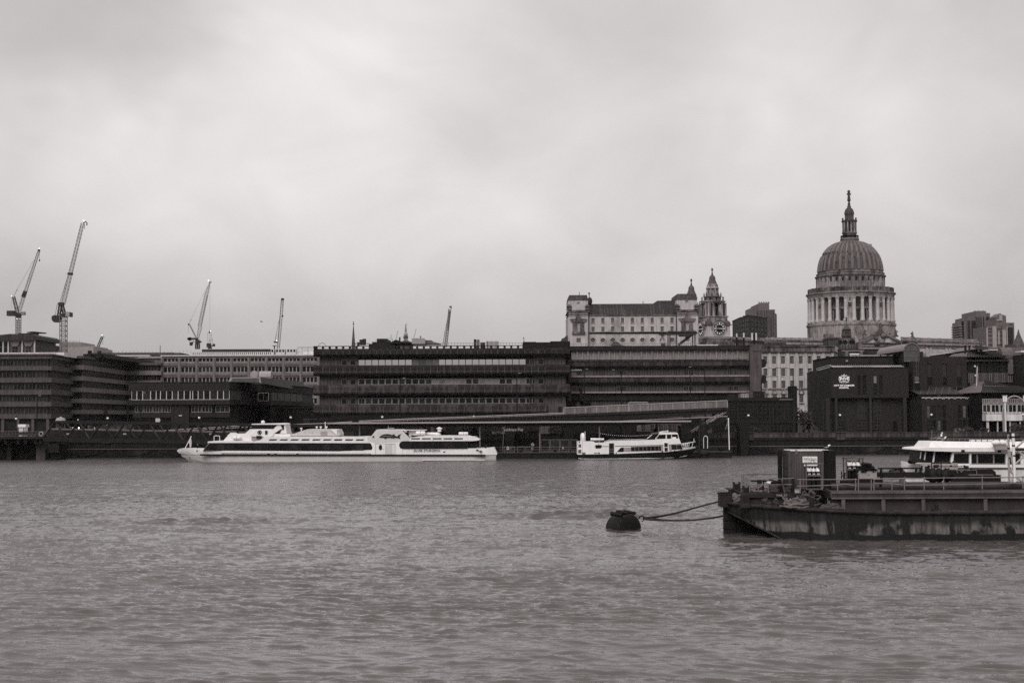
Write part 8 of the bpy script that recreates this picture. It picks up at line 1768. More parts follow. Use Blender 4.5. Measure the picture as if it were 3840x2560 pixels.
V=near_m+near_c;m.add(V,[(i,i+1,n+i+1,n+i)for i in range(n-1)])
far_c=[(x+.15,2*CYb-y-.05,z)for(x,y,z),(x0,y0)in zip([(p[0],p[1],p[2])for p in near_c],DX)];far_c=[(p[0],2*CYb-p[1],p[2])for p in near_c]
far_m=[(p[0],2*CYb-p[1],p[2])for p in near_m]
m.add(far_m+far_c,[(i+1,i,n+i,n+i+1)for i in range(n-1)])
m.m=1;m.add(near_c+far_c,[(i,i+1,n+i+1,n+i)for i in range(n-1)])
m.m=0;m.add([near_m[-1],far_m[-1],far_c[-1],near_c[-1]],[(0,1,2,3)])
hl=m.build('hull',['barge','black'],bg_)
m=MB();m.loft([near_c[:0]or[(p[0],p[1]-.1,p[2]+.02)for p in near_t],[(p[0],2*CYb-p[1]+.1,p[2]+.02)for p in near_t]],caps=False,closed=False);m.build('deck','deckplate',bg_)
m=MB();m.tube([(x-.02,y-.12,zd(x)-.06)for x,y in DX],.13,8);m.tube([(x,y-.06,zd(x)-.75)for x,y in DX[2:]],.05,6)if False else None;m.build('gunwale_fender','rust',bg_)
m=MB();m.tube([(p[0]-.02,p[1]-.05,p[2]+.0)for p in near_c[:6]],.07,5);m.build('chine_bar','rust',bg_)
m=MB();m.box(15.75,16.6,106.5,107.1,-.8,2.3);m.prism([(16.6,-.8),(22,-.8),(19.5,.4),(16.6,1.6)],106.6,107.0)
for z in(.35,1.0,1.6):m.box(15.7,16.62,106.42,107.2,z,z+.05)
m.build('skeg','black',bg_)
a_,c_=B_('q',135,1330,106.2),B_('q',380,1130,106.2);m=MB();m.box(a_[0],c_[0],106.0,107.6,2.0,c_[2]);m.box(a_[0]-.04,c_[0]+.04,105.96,107.64,c_[2]-.12,c_[2]+.0);m.build('stem_block','rust',bg_)
PX0,PX1=B_('q',640,1200,104)[0],B_('q',1795,1200,104)[0];PZ=B_('q',1200,1140,104)[2]
m=MB();m.box(PX0,PX1,104,112.6,PZ-.1,PZ);m.box(PX0-.05,PX1+.05,103.93,104,PZ-.3,PZ+.03);m.box(PX0+.2,PX1,104.15,112.4,2.2,PZ-.1);m.build('fore_platform','rust',bg_)
q=B_('q',1517,1193,103.9);text('TWL BT',(q[0],103.90,PZ-.15),.2,'tg',bg_,depth=.01,bold=.005,sx=1.15)
CYn=101.5;a_=B_('r',720,1110,CYn);CX0=a_[0];CZ=a_[2];zf=B_('r',720,1262,CYn)[2]
m=MB();m.box(CX0,62,CYn,111.8,zf,CZ-.02);m.prism([(CX0,zf),(CX0,CZ-.02),(CX0-1.0,CZ-.02),(CX0-1.0,zf+.1)],CYn+5,CYn+8)if False else None;m.build('coaming_flange','coam',bg_)
m=MB();m.box(CX0-.02,62,CYn-.06,CYn+.25,CZ-.12,CZ+.03);m.box(CX0-.02,62,CYn-.04,CYn,zf-.02,zf+.09);m.build('flange_lip','coaml',bg_)
m=MB();m.box(CX0+.1,62,CYn+.35,111.4,1.9,zf-.002);m.build('coaming_wall','coam',bg_)
for x in[('r',985),('r',1890),('s',715),('s',1730)]+[('s',2750),('s',3770)]:
 X_=B_(x[0],x[1],1350,CYn)[0];m=MB();m.box(X_-.13,X_+.13,CYn+.02,CYn+.33,1.95,zf-.004);m.build('stiffener','coaml',bg_)
p0,p1,p2=B_('r',720,1110,CYn),B_('r',455,1003,108.0),B_('r',330,1080,108.2);m=MB()
m.loft([[(CX0-.01,CYn,CZ),(CX0-.01,CYn,zf+.05),(CX0-.06,CYn,zf+.05),(CX0-.06,CYn,CZ)],[(p1[0],107.8,CZ+.02),(p1[0],107.8,zf+.1),(p1[0]-.05,107.8,zf+.1),(p1[0]-.05,107.8,CZ+.02)]]);m.bar((CX0,CYn,CZ+.03),(p1[0],107.8,CZ+.05),.07);m.build('end_plate','coaml',bg_)
PYp=105.0;r_=.27;zp=B_('r',1300,905,PYp)[2]-r_
m=MB();m.tube([(B_('r',690,950,PYp)[0],PYp,zp),(62,PYp,zp)],r_,18);o=one(m,'long_pipe','coam','long painted steel pipe lying along the barge hatch behind the railing','pipe',smooth=True)
m=MB();q=B_('r',1822,962,PYp-r_);m.tube([(q[0],PYp-r_-.01,q[2]),(q[0],PYp-r_+.1,q[2])],.11,14);m.build('hole','dark',o)
m=MB();m.box(CX0+.4,62,105.5,111,CZ,CZ+.25);m.build('hatch_boards','black',bg_)
def railing(parent_label,posts,rails,Y,rad=.036,mm='railp'):
 t=thing('railing',parent_label,'railing',B_(posts[0][0],posts[0][1],posts[0][3],Y),'barge railings')
 for(c,x,yt,yb)in posts:
  a_,b_=B_(c,x,yb,Y),B_(c,x,yt,Y);m=MB();m.tube([(a_[0],Y,a_[2]),(b_[0],Y,b_[2])],rad*1.15,8);m.sph((b_[0],Y,b_[2]),rad*2.0,8,6);m.build('post',mm,t)
 for pts in rails:
  m=MB();m.tube([B_(c,x,y,Y)for c,x,y in pts],rad,8);m.build('rail',mm,t)
 return t
railing('pipe railing on the hatch beside the shipping container',[('m',1285,632,815),('m',1578,632,770),('m',1785,632,780),('m',2025,632,782)],[[('m',1245,632),('m',2045,630)],[('m',1245,720),('m',1580,712),('m',1785,705),('m',1890,692),('m',2040,716)]],102.0)
railing('pipe railing along the hatch from the cylinder racks to the right edge',[('r',1322,690,1080),('r',1610,800,1080),('r',1672,825,1075),('s',195,845,1030),('s',400,835,1030),('s',722,835,1028),('s',1040,832,1020),('s',1670,822,1015),('s',2335,815,1010),('s',2900,815,1010),('s',3500,815,1010)],[[('r',1660,822),('s',195,846),('s',1040,832),('s',2352,822),('s',3600,815)],[('r',1672,905),('s',195,928),('s',400,950),('s',1040,945),('s',2352,918),('s',3600,912)]],102.0)
t=railing('bow platform railing with rope over its top rail',[('q',790,830,1110),('q',1780,800,1165),('q',985,950,1105)],[[('q',770,832),('q',1200,822),('q',1790,800)],[('q',790,948),('q',1790,940)]],104.1,.03)
m=MB();a_,b_=B_('q',1780,1165,104.1),B_('q',1780,800,104.1);m.box(a_[0]-.09,a_[0]+.09,104.05,104.3,a_[2],b_[2]);m.build('end_post','black',t)
m=MB();a_,b_=B_('q',1095,1105,104.3),B_('q',1105,838,104.3);m.bar(a_,b_,.045,6);m.build('brace','black',t)
z_t=B_('q',790,830,104.1)[2];X_a=B_('q',790,830,104.1)[0];X_b=18.15
for zz_ in(z_t,z_t-.45):
 m=MB();m.tube([(X_a,104.1,zz_),(X_b,113.0,zz_)],.03,6);m.build('side_rail','railp',t)
m=MB();m.tube([(X_b,113.0,z_t),(21.2,113.0,z_t)],.03,6);m.build('far_rail','black',t)
for u in(0.2,.4,.6,.8,1.0):m=MB();m.bar((X_a+(X_b-X_a)*u,104.1+8.9*u,z_t),(X_a+(X_b-X_a)*u,104.1+8.9*u,PZ),.035,6);m.build('side_post','railp',t)
def ropepile(c,x0,x1,y0,y1,Y,zb,label,n=9,r=.05,mm='rope',seed=1,name='rope_heap',dd=.8):
 rnd=random.Random(seed);a_,b_=B_(c,x0,y1,Y),B_(c,x1,y0,Y);W_=b_[0]-a_[0];H=b_[2]-zb;cx_=(a_[0]+b_[0])/2;m=MB()
 for i in range(n):
  ph=rnd.uniform(0,6.28);rx,ry=W_*.5*rnd.uniform(.45,1),dd*rnd.uniform(.4,1);lvl=H*(i/n);k=1-.55*(i/n);ox,oy=rnd.uniform(-.12,.12)*W_,rnd.uniform(-.2,.2)*dd;tilt=rnd.uniform(-.15,.15)
  pts=[(cx_+ox+rx*k*math.cos(q+ph)*(1+.12*math.sin(3*q+ph)),Y+oy+ry*k*math.sin(q+ph),zb+r+lvl*(.85+.25*math.sin(2*q+ph))+tilt*rx*k*math.cos(q+ph)*.5+.03*math.sin(5*q))for q in np.linspace(0,2*PI*rnd.uniform(.85,1.6),26)]
  m.tube(pts,r*rnd.uniform(.8,1.15),7)
 return one(m,name,mm,label,'rope','ropes lying on the barge',smooth=True)
dk=lambda x:zd(x)+.02
xm=B_('m',1400,860,101.9)[0]
ropepile('m',1190,1560,790,930,103.0,dk(xm),'big tangled heap of thick rope against the hatch end',16,.075,'rope',3,dd=.9)
ropepile('m',1010,1400,885,975,101.6,dk(xm),'loose coils of thick rope left of the black bollard',13,.065,'ropel',5,dd=.6)
ropepile('m',1540,1845,965,1010,100.9,dk(22),'flattened twist of thick rope right of the black bollard',9,.075,'rope',8,dd=.3)
ropepile('m',745,910,885,938,103.0,dk(18),'thin rope coil on the deck below the platform, left of two',9,.028,'rope',9,dd=.5)
ropepile('m',905,1020,890,935,103.0,dk(18),'thin rope coil on the deck below the platform, right of two',8,.028,'rope',10,dd=.5)
ropepile('q',820,1180,960,1080,106.0,PZ,'thick ropes laid on the bow platform behind the railing',10,.06,'ropel',12,dd=.8)
for i,(x0,x1,y0,y1,Y,n_,lb)in enumerate([(1240,1445,960,1125,104.8,9,'thick rope wound round a post on the bow platform beside the white bucket'),(1570,1745,1020,1150,104.8,10,'neat flat coil of rope on the bow platform near the dark end post')]):
 a_,b_=B_('q',x0,y1,Y),B_('q',x1,y0,Y);m=MB();rr_=(b_[0]-a_[0])/2;cx_=(a_[0]+b_[0])/2;N_=n_*16;H=b_[2]-PZ
 m.tube([(cx_+rr_*(1+.06*math.sin(k*.7))*math.cos(k*2*PI/16),Y+rr_*.8*math.sin(k*2*PI/16),PZ+.05+H*k/N_+.02*math.sin(k*1.3))for k in range(N_)],.05 if i==0 else.032,7);one(m,'rope_coil','rope',lb,'rope','ropes lying on the barge',smooth=True)
 if i==0:m=MB();m.lathe((cx_,Y),[(.2,PZ),(.2,PZ+H+.15),(.26,PZ+H+.18),(.26,PZ+H+.28)],14);one(m,'mooring_post','black','black post inside the wound rope on the bow platform','bollard')
m=MB();m.tube([B_('q',1495,795,103.95),B_('q',1520,850,103.93),B_('q',1550,1000,103.95),B_('q',1585,1130,103.85),B_('q',1610,1200,103.8),B_('q',1618,1270,103.7)],.05,7);one(m,'hanging_rope','rope','rope hanging down over the bow platform rail','rope','ropes lying on the barge',smooth=True)
m=MB();m.tube([B_('m',1430,775,103),B_('m',1440,800,102.7),B_('m',1470,815,102.6)],.07,7);one(m,'rope_end','ropel','pale cut rope end sticking up from the big rope heap','rope',smooth=True)
for i,(x0,x1,y0,y1,Y,lb)in enumerate([(430,560,878,1070,107.5,'dark upright roller fairlead at the bow, left and taller'),(650,775,965,1155,105.0,'dark upright roller fairlead at the corner of the bow platform')]):
 a_,b_=B_('q',x0,y1,Y),B_('q',x1,y0,Y);t=thing('fairlead',lb,'fairlead',(a_[0],Y,2.3));W_=b_[0]-a_[0];cx_=(a_[0]+b_[0])/2
 for s_ in(-1,1):m=MB();m.box(cx_+s_*W_/2-.04,cx_+s_*W_/2+.04,Y-.25,Y+.25,2.2,b_[2]);m.build('cheek','rust',t)
 m=MB();m.prism([(cx_-W_*.42,b_[2])]+[(cx_+W_*.42*math.cos(a),b_[2]-W_*.38*math.sin(a))for a in np.linspace(PI,0,10)]+[(cx_+W_*.42,a_[2]),(cx_-W_*.42,a_[2])],Y-.16,Y+.16);m.build('sheave','dgrey',t)
a_,b_=B_('q',390,1290,106.5),B_('q',640,1045,106.5);m=MB();m.prism([(a_[0],2.3),(a_[0],b_[2]),(a_[0]+.3,b_[2]),(b_[0]-.6,b_[2]-.3),(b_[0],b_[2]-.7),(b_[0],2.3)],106.8,107.0);one(m,'bow_plate','black','black triangular bow plate beside the stem block','plate')
a_,b_=B_('q',600,1330,104.0),B_('q',765,1150,104.0);t=thing('square_bitt','square steel bitt with recessed face at the bow','bitt',(a_[0],104,2.2));m=MB();m.box(a_[0],b_[0],103.7,104.3,2.1,b_[2]);m.box(a_[0]-.1,b_[0]+.2,103.6,104.4,2.1,2.32);m.build('body','rust',t)
m=MB();m.box(a_[0]+.1,b_[0]-.08,103.66,103.72,2.5,b_[2]-.12);m.build('panel','dgrey',t)
rnd=random.Random(4);a_,b_=B_('q',395,1315,105.2),B_('q',575,1125,105.2);me_b=MB()
cx_,cz_=(a_[0]+b_[0])/2,(a_[2]+b_[2])/2
rings=[]
for k in range(9):
 u=k/8;rr_=(b_[0]-a_[0])*.55*math.sin(PI*(.12+.8*u))**.8*(1.15-.5*u);rings.append([(cx_+rr_*(1+rnd.uniform(-.28,.28))*math.cos(q)+.1*math.sin(u*5),105.2+rr_*.7*math.sin(q)*(1+rnd.uniform(-.2,.2)),2.32+(b_[2]-2.32)*u)for q in np.linspace(0,2*PI,15)[:-1]])
me_b.loft(rings);me_b.tube([(cx_+.15,105.1,cz_+.1),(cx_+.5,105,cz_+.15),(cx_+.75,105,cz_+.3)],[.1,.07,.04],7);one(me_b,'rag_bundle','ropel','pale crumpled cloth bundle tied at the bow beside the stem block','bundle')
for i,(x0,x1,y0,y1,lb)in enumerate([(960,1065,815,945,'dark cross bitt at the far side of the bow platform, left of two'),(1230,1325,800,860,'dark cross bitt at the far side of the bow platform, behind the bucket')]):
 Y=111.0;a_,b_=B_('q',x0,y1,Y),B_('q',x1,y0,Y);t=thing('cross_bitt',lb,'bitt',(a_[0],Y,PZ),'cross bitts on the bow');m=MB();m.lathe(((a_[0]+b_[0])/2,Y),[((b_[0]-a_[0])/2,PZ),((b_[0]-a_[0])/2,b_[2])],12);m.build('post','rust',t)
 m=MB();zc=B_('q',x0,858,Y)[2];m.bar((a_[0]-.5,Y-.15,zc),(b_[0]+.6,Y-.15,zc),.07,6);m.build('crossbar','black',t)
a_,b_=B_('q',1175,1110,105.5),B_('q',1330,870,105.5);t=thing('white_drum','tall white plastic drum with lid on the bow platform','drum',((a_[0]+b_[0])/2,105.5,PZ));rr_=(b_[0]-a_[0])/2
m=MB();m.lathe(((a_[0]+b_[0])/2,105.5),[(rr_*.62,PZ),(rr_*.66,PZ+.4),(rr_*.8,b_[2]-.35),(rr_*.82,b_[2]-.12)],16);m.build('body','cwhite',t,smooth=True)
m=MB();m.lathe(((a_[0]+b_[0])/2,105.5),[(rr_,b_[2]-.14),(rr_*1.02,b_[2]-.04),(rr_*.9,b_[2]),(.1,b_[2]+.01)],16);m.build('lid','white',t,smooth=True)
a_,b_=B_('q',1425,1130,105.8),B_('q',1535,890,105.8);m=MB();m.box(a_[0],b_[0],105.6,106.2,PZ,b_[2]);m.box(a_[0]-.05,b_[0]+.05,105.55,106.25,b_[2],b_[2]+.08);one(m,'winch_housing','black','black upright winch housing beside the container base','winch')
a_,b_=B_('q',1600,1040,105.6),B_('q',1715,960,105.6);m=MB();m.box(a_[0],b_[0],105.4,106,a_[2],b_[2]);m.box(a_[0]+.05,a_[0]+.15,105.4,106,PZ,a_[2]);m.box(b_[0]-.15,b_[0]-.05,105.4,106,PZ,a_[2]);one(m,'cable_box','black','small black box over the flat rope coil','box')
for i,(c,x0,x1,y0,y1,Y,hd,lb)in enumerate([('r',215,308,1235,1405,101.2,1,'black round bollard on the side deck among the ropes'),('s',890,955,1268,1352,100.9,1,'black bollard on the side deck against the hatch wall on the right')]):
 a_,b_=B_(c,x0,y1,Y),B_(c,x1,y0,Y);t=thing('bollard',lb,'bollard',((a_[0]+b_[0])/2,Y,dk(a_[0])),'bollards on the barge side deck');rr_=(b_[0]-a_[0])/2;cx_=(a_[0]+b_[0])/2
 m=MB();m.lathe((cx_,Y),[(rr_,dk(cx_)),(rr_,b_[2]-.03),(rr_*.9,b_[2])],16);m.build('post','contd',t,smooth=True)
 m=MB();m.box(cx_-rr_*2,cx_+rr_*2,Y-.3,Y+.3,dk(cx_)-.02,dk(cx_)+.1);m.build('base','rust',t)
 if i:m=MB();m.bar((cx_-rr_*2,Y,b_[2]-.35),(cx_,Y,b_[2]-.35),.04,6);m.build('pin','rust',t)
a_,b_=B_('r',622,1390,101.4),B_('r',685,1310,101.4);m=MB();m.lathe(((a_[0]+b_[0])/2,101.45),[((b_[0]-a_[0])/2,dk(22)),((b_[0]-a_[0])/2,b_[2])],12);m.tube([(a_[0]-.02,101.3,b_[2]+.25),(a_[0],101.3,b_[2]-.1),(a_[0]-.05,101.25,dk(22))],.025,5);one(m,'small_bollard','grey','small grey bollard with thin line under the hatch corner','bollard')
# shipping container
QY=104.5;QX0,QX1=B_('q',1680,600,QY)[0],B_('r',540,600,QY)[0];QZ0,QZ1=B_('q',1700,1040,QY)[2],B_('q',1700,170,QY)[2]
t=thing('shipping_container','small corrugated shipping container with white company board and rippled pale roof','container',(QX0,QY,QZ0))
m=MB();pts=[];k=26
for i in range(k):
 x0=QX0+.12+(QX1-QX0-.24)*i/k;dx_=(QX1-QX0-.24)/k
 o_=.035 if i%2 else 0;pts+=[(x0+.02,QY+.02+o_),(x0+dx_-.02,QY+.02+o_)]
m.add([(x,y,QZ0+.15)for x,y in pts]+[(x,y,QZ1-.12)for x,y in pts],[(i,i+1,len(pts)+i+1,len(pts)+i)for i in range(len(pts)-1)]);m.box(QX0+.02,QX1-.02,QY+.08,QY+2.42,QZ0+.1,QZ1-.06);m.build('side_wall','cont',t)
m=MB()
for x in(QX0,QX1-.12):m.box(x,x+.12,QY,QY+.12,QZ0,QZ1)
m.box(QX0+.12,QX1-.12,QY+.01,QY+.11,QZ1-.12,QZ1-.0);m.box(QX0+.12,QX1-.12,QY+.01,QY+.11,QZ0,QZ0+.16);m.box(QX0,QX0+.1,QY+.12,QY+2.44,QZ1-.11,QZ1-.001);m.box(QX0,QX0+.1,QY+.12,QY+2.44,QZ0,QZ0+.15);m.box(QX0,QX0+.12,QY+2.32,QY+2.44,QZ0+.15,QZ1-.11);m.build('frame','cont',t)
m=MB()
for i in range(14):x=QX0+.1+(QX1+.6-QX0-.2)*i/14;m.prism([(x,QZ1+.0),(x+.11,QZ1),(x+.09,QZ1+.035),(x+.02,QZ1+.035)],QY+.15,QY+2.3)
m.box(QX0,QX1,QY,QY+2.44,QZ1-.05,QZ1+.002);m.build('roof','roofw',t)
m=MB();m.box(QX0-.015,QX0+.02,QY+.14,QY+2.3,QZ0+.16,QZ1-.12);dr=m.build('door','cont',t)
for i in range(4):
 y=QY+.4+i*.52;m=MB();m.bar((QX0-.06,y,QZ0+.15),(QX0-.06,y,QZ1-.12),.025,6)
 for z in(QZ0+.3,QZ0+.9,QZ0+1.5,QZ1-.3):m.box(QX0-.09,QX0,y-.07,y+.07,z-.03,z+.03)
 m.build('lock_rod','steeld',dr)
m=MB();m.box(QX0-.36,QX0-.02,QY+2.46,QY+2.52,QZ0+.2,QZ1-.02)
for i in range(4):m.bar((QX0-.33+i*.09,QY+2.44,QZ0+.2),(QX0-.33+i*.09,QY+2.44,QZ1-.05),.012)
m.build('open_door','contd',t)
X9=B_('r',812,600,QY+.5)[0];m=MB();m.box(QX1+.01,X9,QY+.5,QY+2.4,QZ0-.05,QZ1-.02)
for i in range(8):m.bar((QX1+.05+i*(X9-QX1)/8,QY+.49,QZ0),(QX1+.05+i*(X9-QX1)/8,QY+.49,QZ1-.05),.02)
m.build('dark_end_section','contd',t)
m=MB();a_=B_('q',1845,260,QY-.02);m.box(a_[0]-.06,a_[0]+.06,QY-.03,QY+.02,a_[2],a_[2]+.35);m.build('lifting_lug','framed',t)
a_,b_=B_('r',62,525,QY-.03),B_('r',390,305,QY-.03);m=MB();m.box(a_[0],b_[0],QY-.04,QY-.0,a_[2],b_[2]);sg=m.build('company_board','white',t)
W_=b_[0]-a_[0];H_=b_[2]-a_[2];cx_=(a_[0]+b_[0])/2
def ctext(s_,u,v,wd,size,mm,al='CENTER'):
 return text(s_,(a_[0]+W_*u,QY-.047,a_[2]+H_*v),size,mm,t,depth=.004,align=al,width=W_*wd)
ctext('DiveCo',.27,.80,.42,.20,'td');ctext('Marine',.72,.80,.42,.20,'tg');ctext('FLUID ENGINEERING',.5,.60,.88,.11,'tg');ctext('www.diveco.co.uk',.5,.38,.86,.16,'td');
m=MB();m.box(a_[0]+.08,b_[0]-.06,QY-.05,QY-.04,a_[2]+H_*.69,a_[2]+H_*.70);m.build('board_rule','tg',t)
m=MB();
for x in(QX0+.1,QX1-.3,QX0+1.2):m.box(x,x+.25,QY+.2,QY+2.3,QZ0-.42,QZ0-.003)
m.box(QX0-.3,X9+.2,QY-.2,QY+2.6,QZ0-.75,QZ0-.42);m.build('support_skid','black',bg_)
q=B_('r',610,138,QY+.8);gull(q[0],QY+.8,QZ1+.04,.92,'large gull with dark back and white head standing on the shipping container',0,True,.8)
# gas cylinder racks
def rack(c,x0,x1,y0,y1,ymid,Y,label):
 a_,b_=B_(c,x0,y1,Y),B_(c,x1,y0,Y);zm_=B_(c,x0,ymid,Y)[2];t=thing('cylinder_rack',label,'cylinder rack',(a_[0],Y,a_[2]),'gas cylinder racks');W_=b_[0]-a_[0];D=1.0
 for x in(a_[0],b_[0]-.09):
  for y in(Y,Y+D):m=MB();m.box(x,x+.09,y,y+.09,a_[2],b_[2]);m.build('corner_post','coaml',t)
 m=MB();m.box(a_[0]-.05,b_[0]+.05,Y-.02,Y+.1,b_[2],b_[2]+.09);m.box(a_[0]-.05,b_[0]+.05,Y+D,Y+D+.1,b_[2],b_[2]+.09);m.box(a_[0],a_[0]+.1,Y+.1,Y+D,b_[2]+.003,b_[2]+.087);m.box(b_[0]-.1,b_[0],Y+.1,Y+D,b_[2]+.003,b_[2]+.087);m.build('top_frame','coaml',t)
 m=MB();m.box(a_[0]+.09,b_[0]-.09,Y-.01,Y+.05,zm_-.05,zm_+.05);m.box(a_[0]+.09,b_[0]-.09,Y+.0,Y+D,a_[2],a_[2]+.1);m.build('crossbar','coaml',t)
 m=MB();q=(a_[0]+b_[0])/2;m.tube([(q-.1,Y+D/2,b_[2]+.09),(q-.1,Y+D/2,b_[2]+.3),(q+.1,Y+D/2,b_[2]+.3),(q+.1,Y+D/2,b_[2]+.09)],.03,6);m.build('lifting_eye','coaml',t)
 r_=(W_-.3)/3.25/2;zt_=B_(c,x0,y0+(ymid-y0)*.40,Y)[2]
 for j in range(2):
  for i in range(3 if j==0 else 4):
   cx_=a_[0]+.15+r_+i*(W_-.3-2*r_)/(2 if j==0 else 3);cy_=Y+.12+r_+j*.42
   m=MB();m.lathe((cx_,cy_),[(r_*.95,a_[2]+.1),(r_,a_[2]+.14),(r_,zt_-.22),(r_*.97,zt_-.2)],14);cy=m.build('cylinder','contd',t,smooth=True)
   m=MB();m.lathe((cx_,cy_),[(r_*.96,zt_-.205),(r_*.85,zt_-.1),(r_*.5,zt_-.01),(r_*.25,zt_+.02),(r_*.25,zt_+.08)],14);m.build('shoulder','white',cy,smooth=True)
   m=MB();m.box(cx_-.03,cx_+.03,cy_-.03,cy_+.03,zt_+.08,zt_+.18);m.bar((cx_-.07,cy_,zt_+.15),(cx_+.07,cy_,zt_+.15),.025,5);m.build('valve','dgrey',cy)
   if j==0:m=MB();m.box(cx_-r_*.62,cx_+r_*.62,cy_-r_-.008,cy_-r_*.7,zt_-.56,zt_-.33);m.build('label','offw',cy);m=MB();m.box(cx_-r_*.3,cx_+r_*.25,cy_-r_-.014,cy_-r_-.008,zt_-.5,zt_-.39);m.build('label_mark','td',cy)
 return t
rack('r',135,512,485,1060,738,103.0,'steel rack of white shouldered gas cylinders before the shipping container')
rack('r',1048,1430,362,890,600,107.5,'steel rack of white shouldered gas cylinders right of the container, partly covered by netting')
t=thing('valve_manifold','thin upright pipe manifold between container and second rack','manifold',B_('r',935,815,108))
for pts in[[(938,815),(938,645)],[(1010,815),(1010,668)],[(938,745),(1095,722)],[(985,682),(1060,682)],[(985,803),(1060,803)]]:
 m=MB();m.tube([B_('r',x,y,108)for x,y in pts],.045,6);m.build('pipe','rust',t)
for x in(835,880):m=MB();a_,b_=B_('r',x-14,905,107),B_('r',x+14,840,107);m.box(a_[0],b_[0],107,107.1,a_[2],b_[2]);one(m,'white_post','cwhite',['short white post beside the dark container end, left of two','short white post beside the dark container end, right of two'][x==880],'post')
m=MB();a_,b_=B_('r',905,905,106.5),B_('r',1300,840,106.5);m.tube([(a_[0],106.5,(a_[2]+b_[2])/2),(b_[0],106.5,(a_[2]+b_[2])/2)],(b_[2]-a_[2])/2,14);one(m,'short_pipe','dgrey','short dark pipe lying behind the long pipe below the second rack','pipe',smooth=True)
a_,b_=B_('r',1318,820,106.2),B_('r',1742,622,106.2);t=thing('tool_cabinet','pale two door steel cabinet under a dark heap of netting','cabinet',(a_[0],106.2,a_[2]))
m=MB();m.box(a_[0],b_[0],106.2,107.4,a_[2],b_[2]);m.box(a_[0]-.05,b_[0]+.05,106.15,107.45,b_[2],b_[2]+.1);m.build('body','dgrey',t)
for i in range(2):x0=a_[0]+.04+i*(b_[0]-a_[0]-.06)*.45;m=MB();m.box(x0,x0+(b_[0]-a_[0])*(.43 if i==0 else.52),106.17,106.2,a_[2]+.03,b_[2]-.03);d_=m.build('door','lgrey',t);m=MB();m.bar((x0+.75+i*.2,106.14,a_[2]+.25),(x0+.75+i*.2,106.14,b_[2]-.25),.02);m.build('handle','dgrey',d_)
m=MB();m.box(a_[0]-.3,b_[0]+.4,106.1,107.5,a_[2]-.55,a_[2]-.003);m.build('skid','black',t)
rnd=random.Random(8);m=MB();a_,b_=B_('r',1370,640,106.6),B_('r',1660,445,106.6)
for i in range(260):
 u=rnd.uniform(0,1);h_=math.sin(PI*(.15+.75*u))**1.1;p=Vector((a_[0]+(b_[0]-a_[0])*u,106.5+rnd.uniform(-.4,.6),a_[2]-.05+(b_[2]-a_[2])*h_*rnd.uniform(.05,1)))
 d=Vector((rnd.gauss(0,1),rnd.gauss(0,1),rnd.gauss(0,.6))).normalized()*.18;e_=Vector((rnd.gauss(0,1),rnd.gauss(0,1),rnd.gauss(0,1))).normalized()*.1;m.tube([tuple(p-d),tuple(p+e_),tuple(p+d)],.035,5)
m.sph(((a_[0]+b_[0])/2,106.6,a_[2]),(b_[0]-a_[0])*.4,12,8,.75);one(m,'net_heap','black','dark heap of netting on the pale cabinet','netting',smooth=True)
FYg=106.0
t=thing('machine_frame','open dark steel machine frame with rolled top bar behind the railing','frame',B_('s',20,830,FYg))
for(x0,y0,x1,y1)in[(-20,668,680,685),(20,690,25,840),(340,680,345,735),(590,685,595,735),(662,680,668,760),(50,748,700,745)]:
 a_,b_=B_('s',x0,y1,FYg),B_('s',x1,y0,FYg)
 a_,b_=B_('s',min(x0,x1)-(5 if abs(x0-x1)<20 else 0),max(y0,y1)+(0 if abs(x0-x1)<20 else 5),FYg),B_('s',max(x0,x1)+(14 if abs(x0-x1)<20 else 0),min(y0,y1)-5,FYg);m=MB();m.box(a_[0],b_[0],FYg,FYg+.25,min(a_[2],b_[2]),max(a_[2],b_[2]));m.build('bar','contd',t)
m=MB();m.prism([(B_('s',x,y,FYg)[0],B_('s',x,y,FYg)[2])for x,y in[(45,752),(700,750),(748,775),(748,830),(45,830)]],FYg-.1,FYg+2);m.build('bed','contd',t)
ropepile('s',110,430,668,742,FYg+.6,B_('s',200,745,FYg)[2],'messy hoses and rope inside the open machine frame',12,.04,'ropel',21,dd=.5)
t=thing('winch_machine','worn white winch machine with square emblem on the barge','machine',B_('s',660,760,107))
wy=107.0;P2=lambda x,y:(B_('s',x,y,wy)[0],B_('s',x,y,wy)[2])
m=MB();m.prism([P2(655,605),P2(700,590),P2(1165,600),P2(1170,588),P2(1272,590),P2(1272,690),P2(1230,740),P2(1000,760),P2(820,760),P2(760,775),P2(745,770),P2(700,745),P2(680,740)],wy,wy+1.4);m.build('body','cwhite',t)
q=P2(921,660);m=MB();rr_=.36
for(dx0,dx1,dz0,dz1)in[(-rr_,rr_,rr_-.06,rr_),(-rr_,rr_,-rr_,-rr_+.06),(-rr_,-rr_+.06,-rr_+.06,rr_-.06),(rr_-.06,rr_,-rr_+.06,rr_-.06)]:m.box(q[0]+dx0*1.1,q[0]+dx1*1.1,wy-.03,wy,q[1]+dz0,q[1]+dz1)
m.prism([(q[0]-.22,q[1]-.2),(q[0]-.22,q[1]+.2),(q[0]+.2,q[1]+.18),(q[0]+.12,q[1]-.02),(q[0]-.08,q[1]-.02)],wy-.03,wy);m.build('emblem','black',t)
m=MB();a_=P2(668,705);b_=P2(692,630);m.box(a_[0],b_[0],wy-.05,wy,a_[1],b_[1]);m.build('side_opening','dgrey',t)
m=MB();q=P2(1110,600)
for i in range(8):m.sph((q[0]-.4+i*.13,wy+.2,q[1]+.06*math.sin(i*2)),.17,8,6,.7)
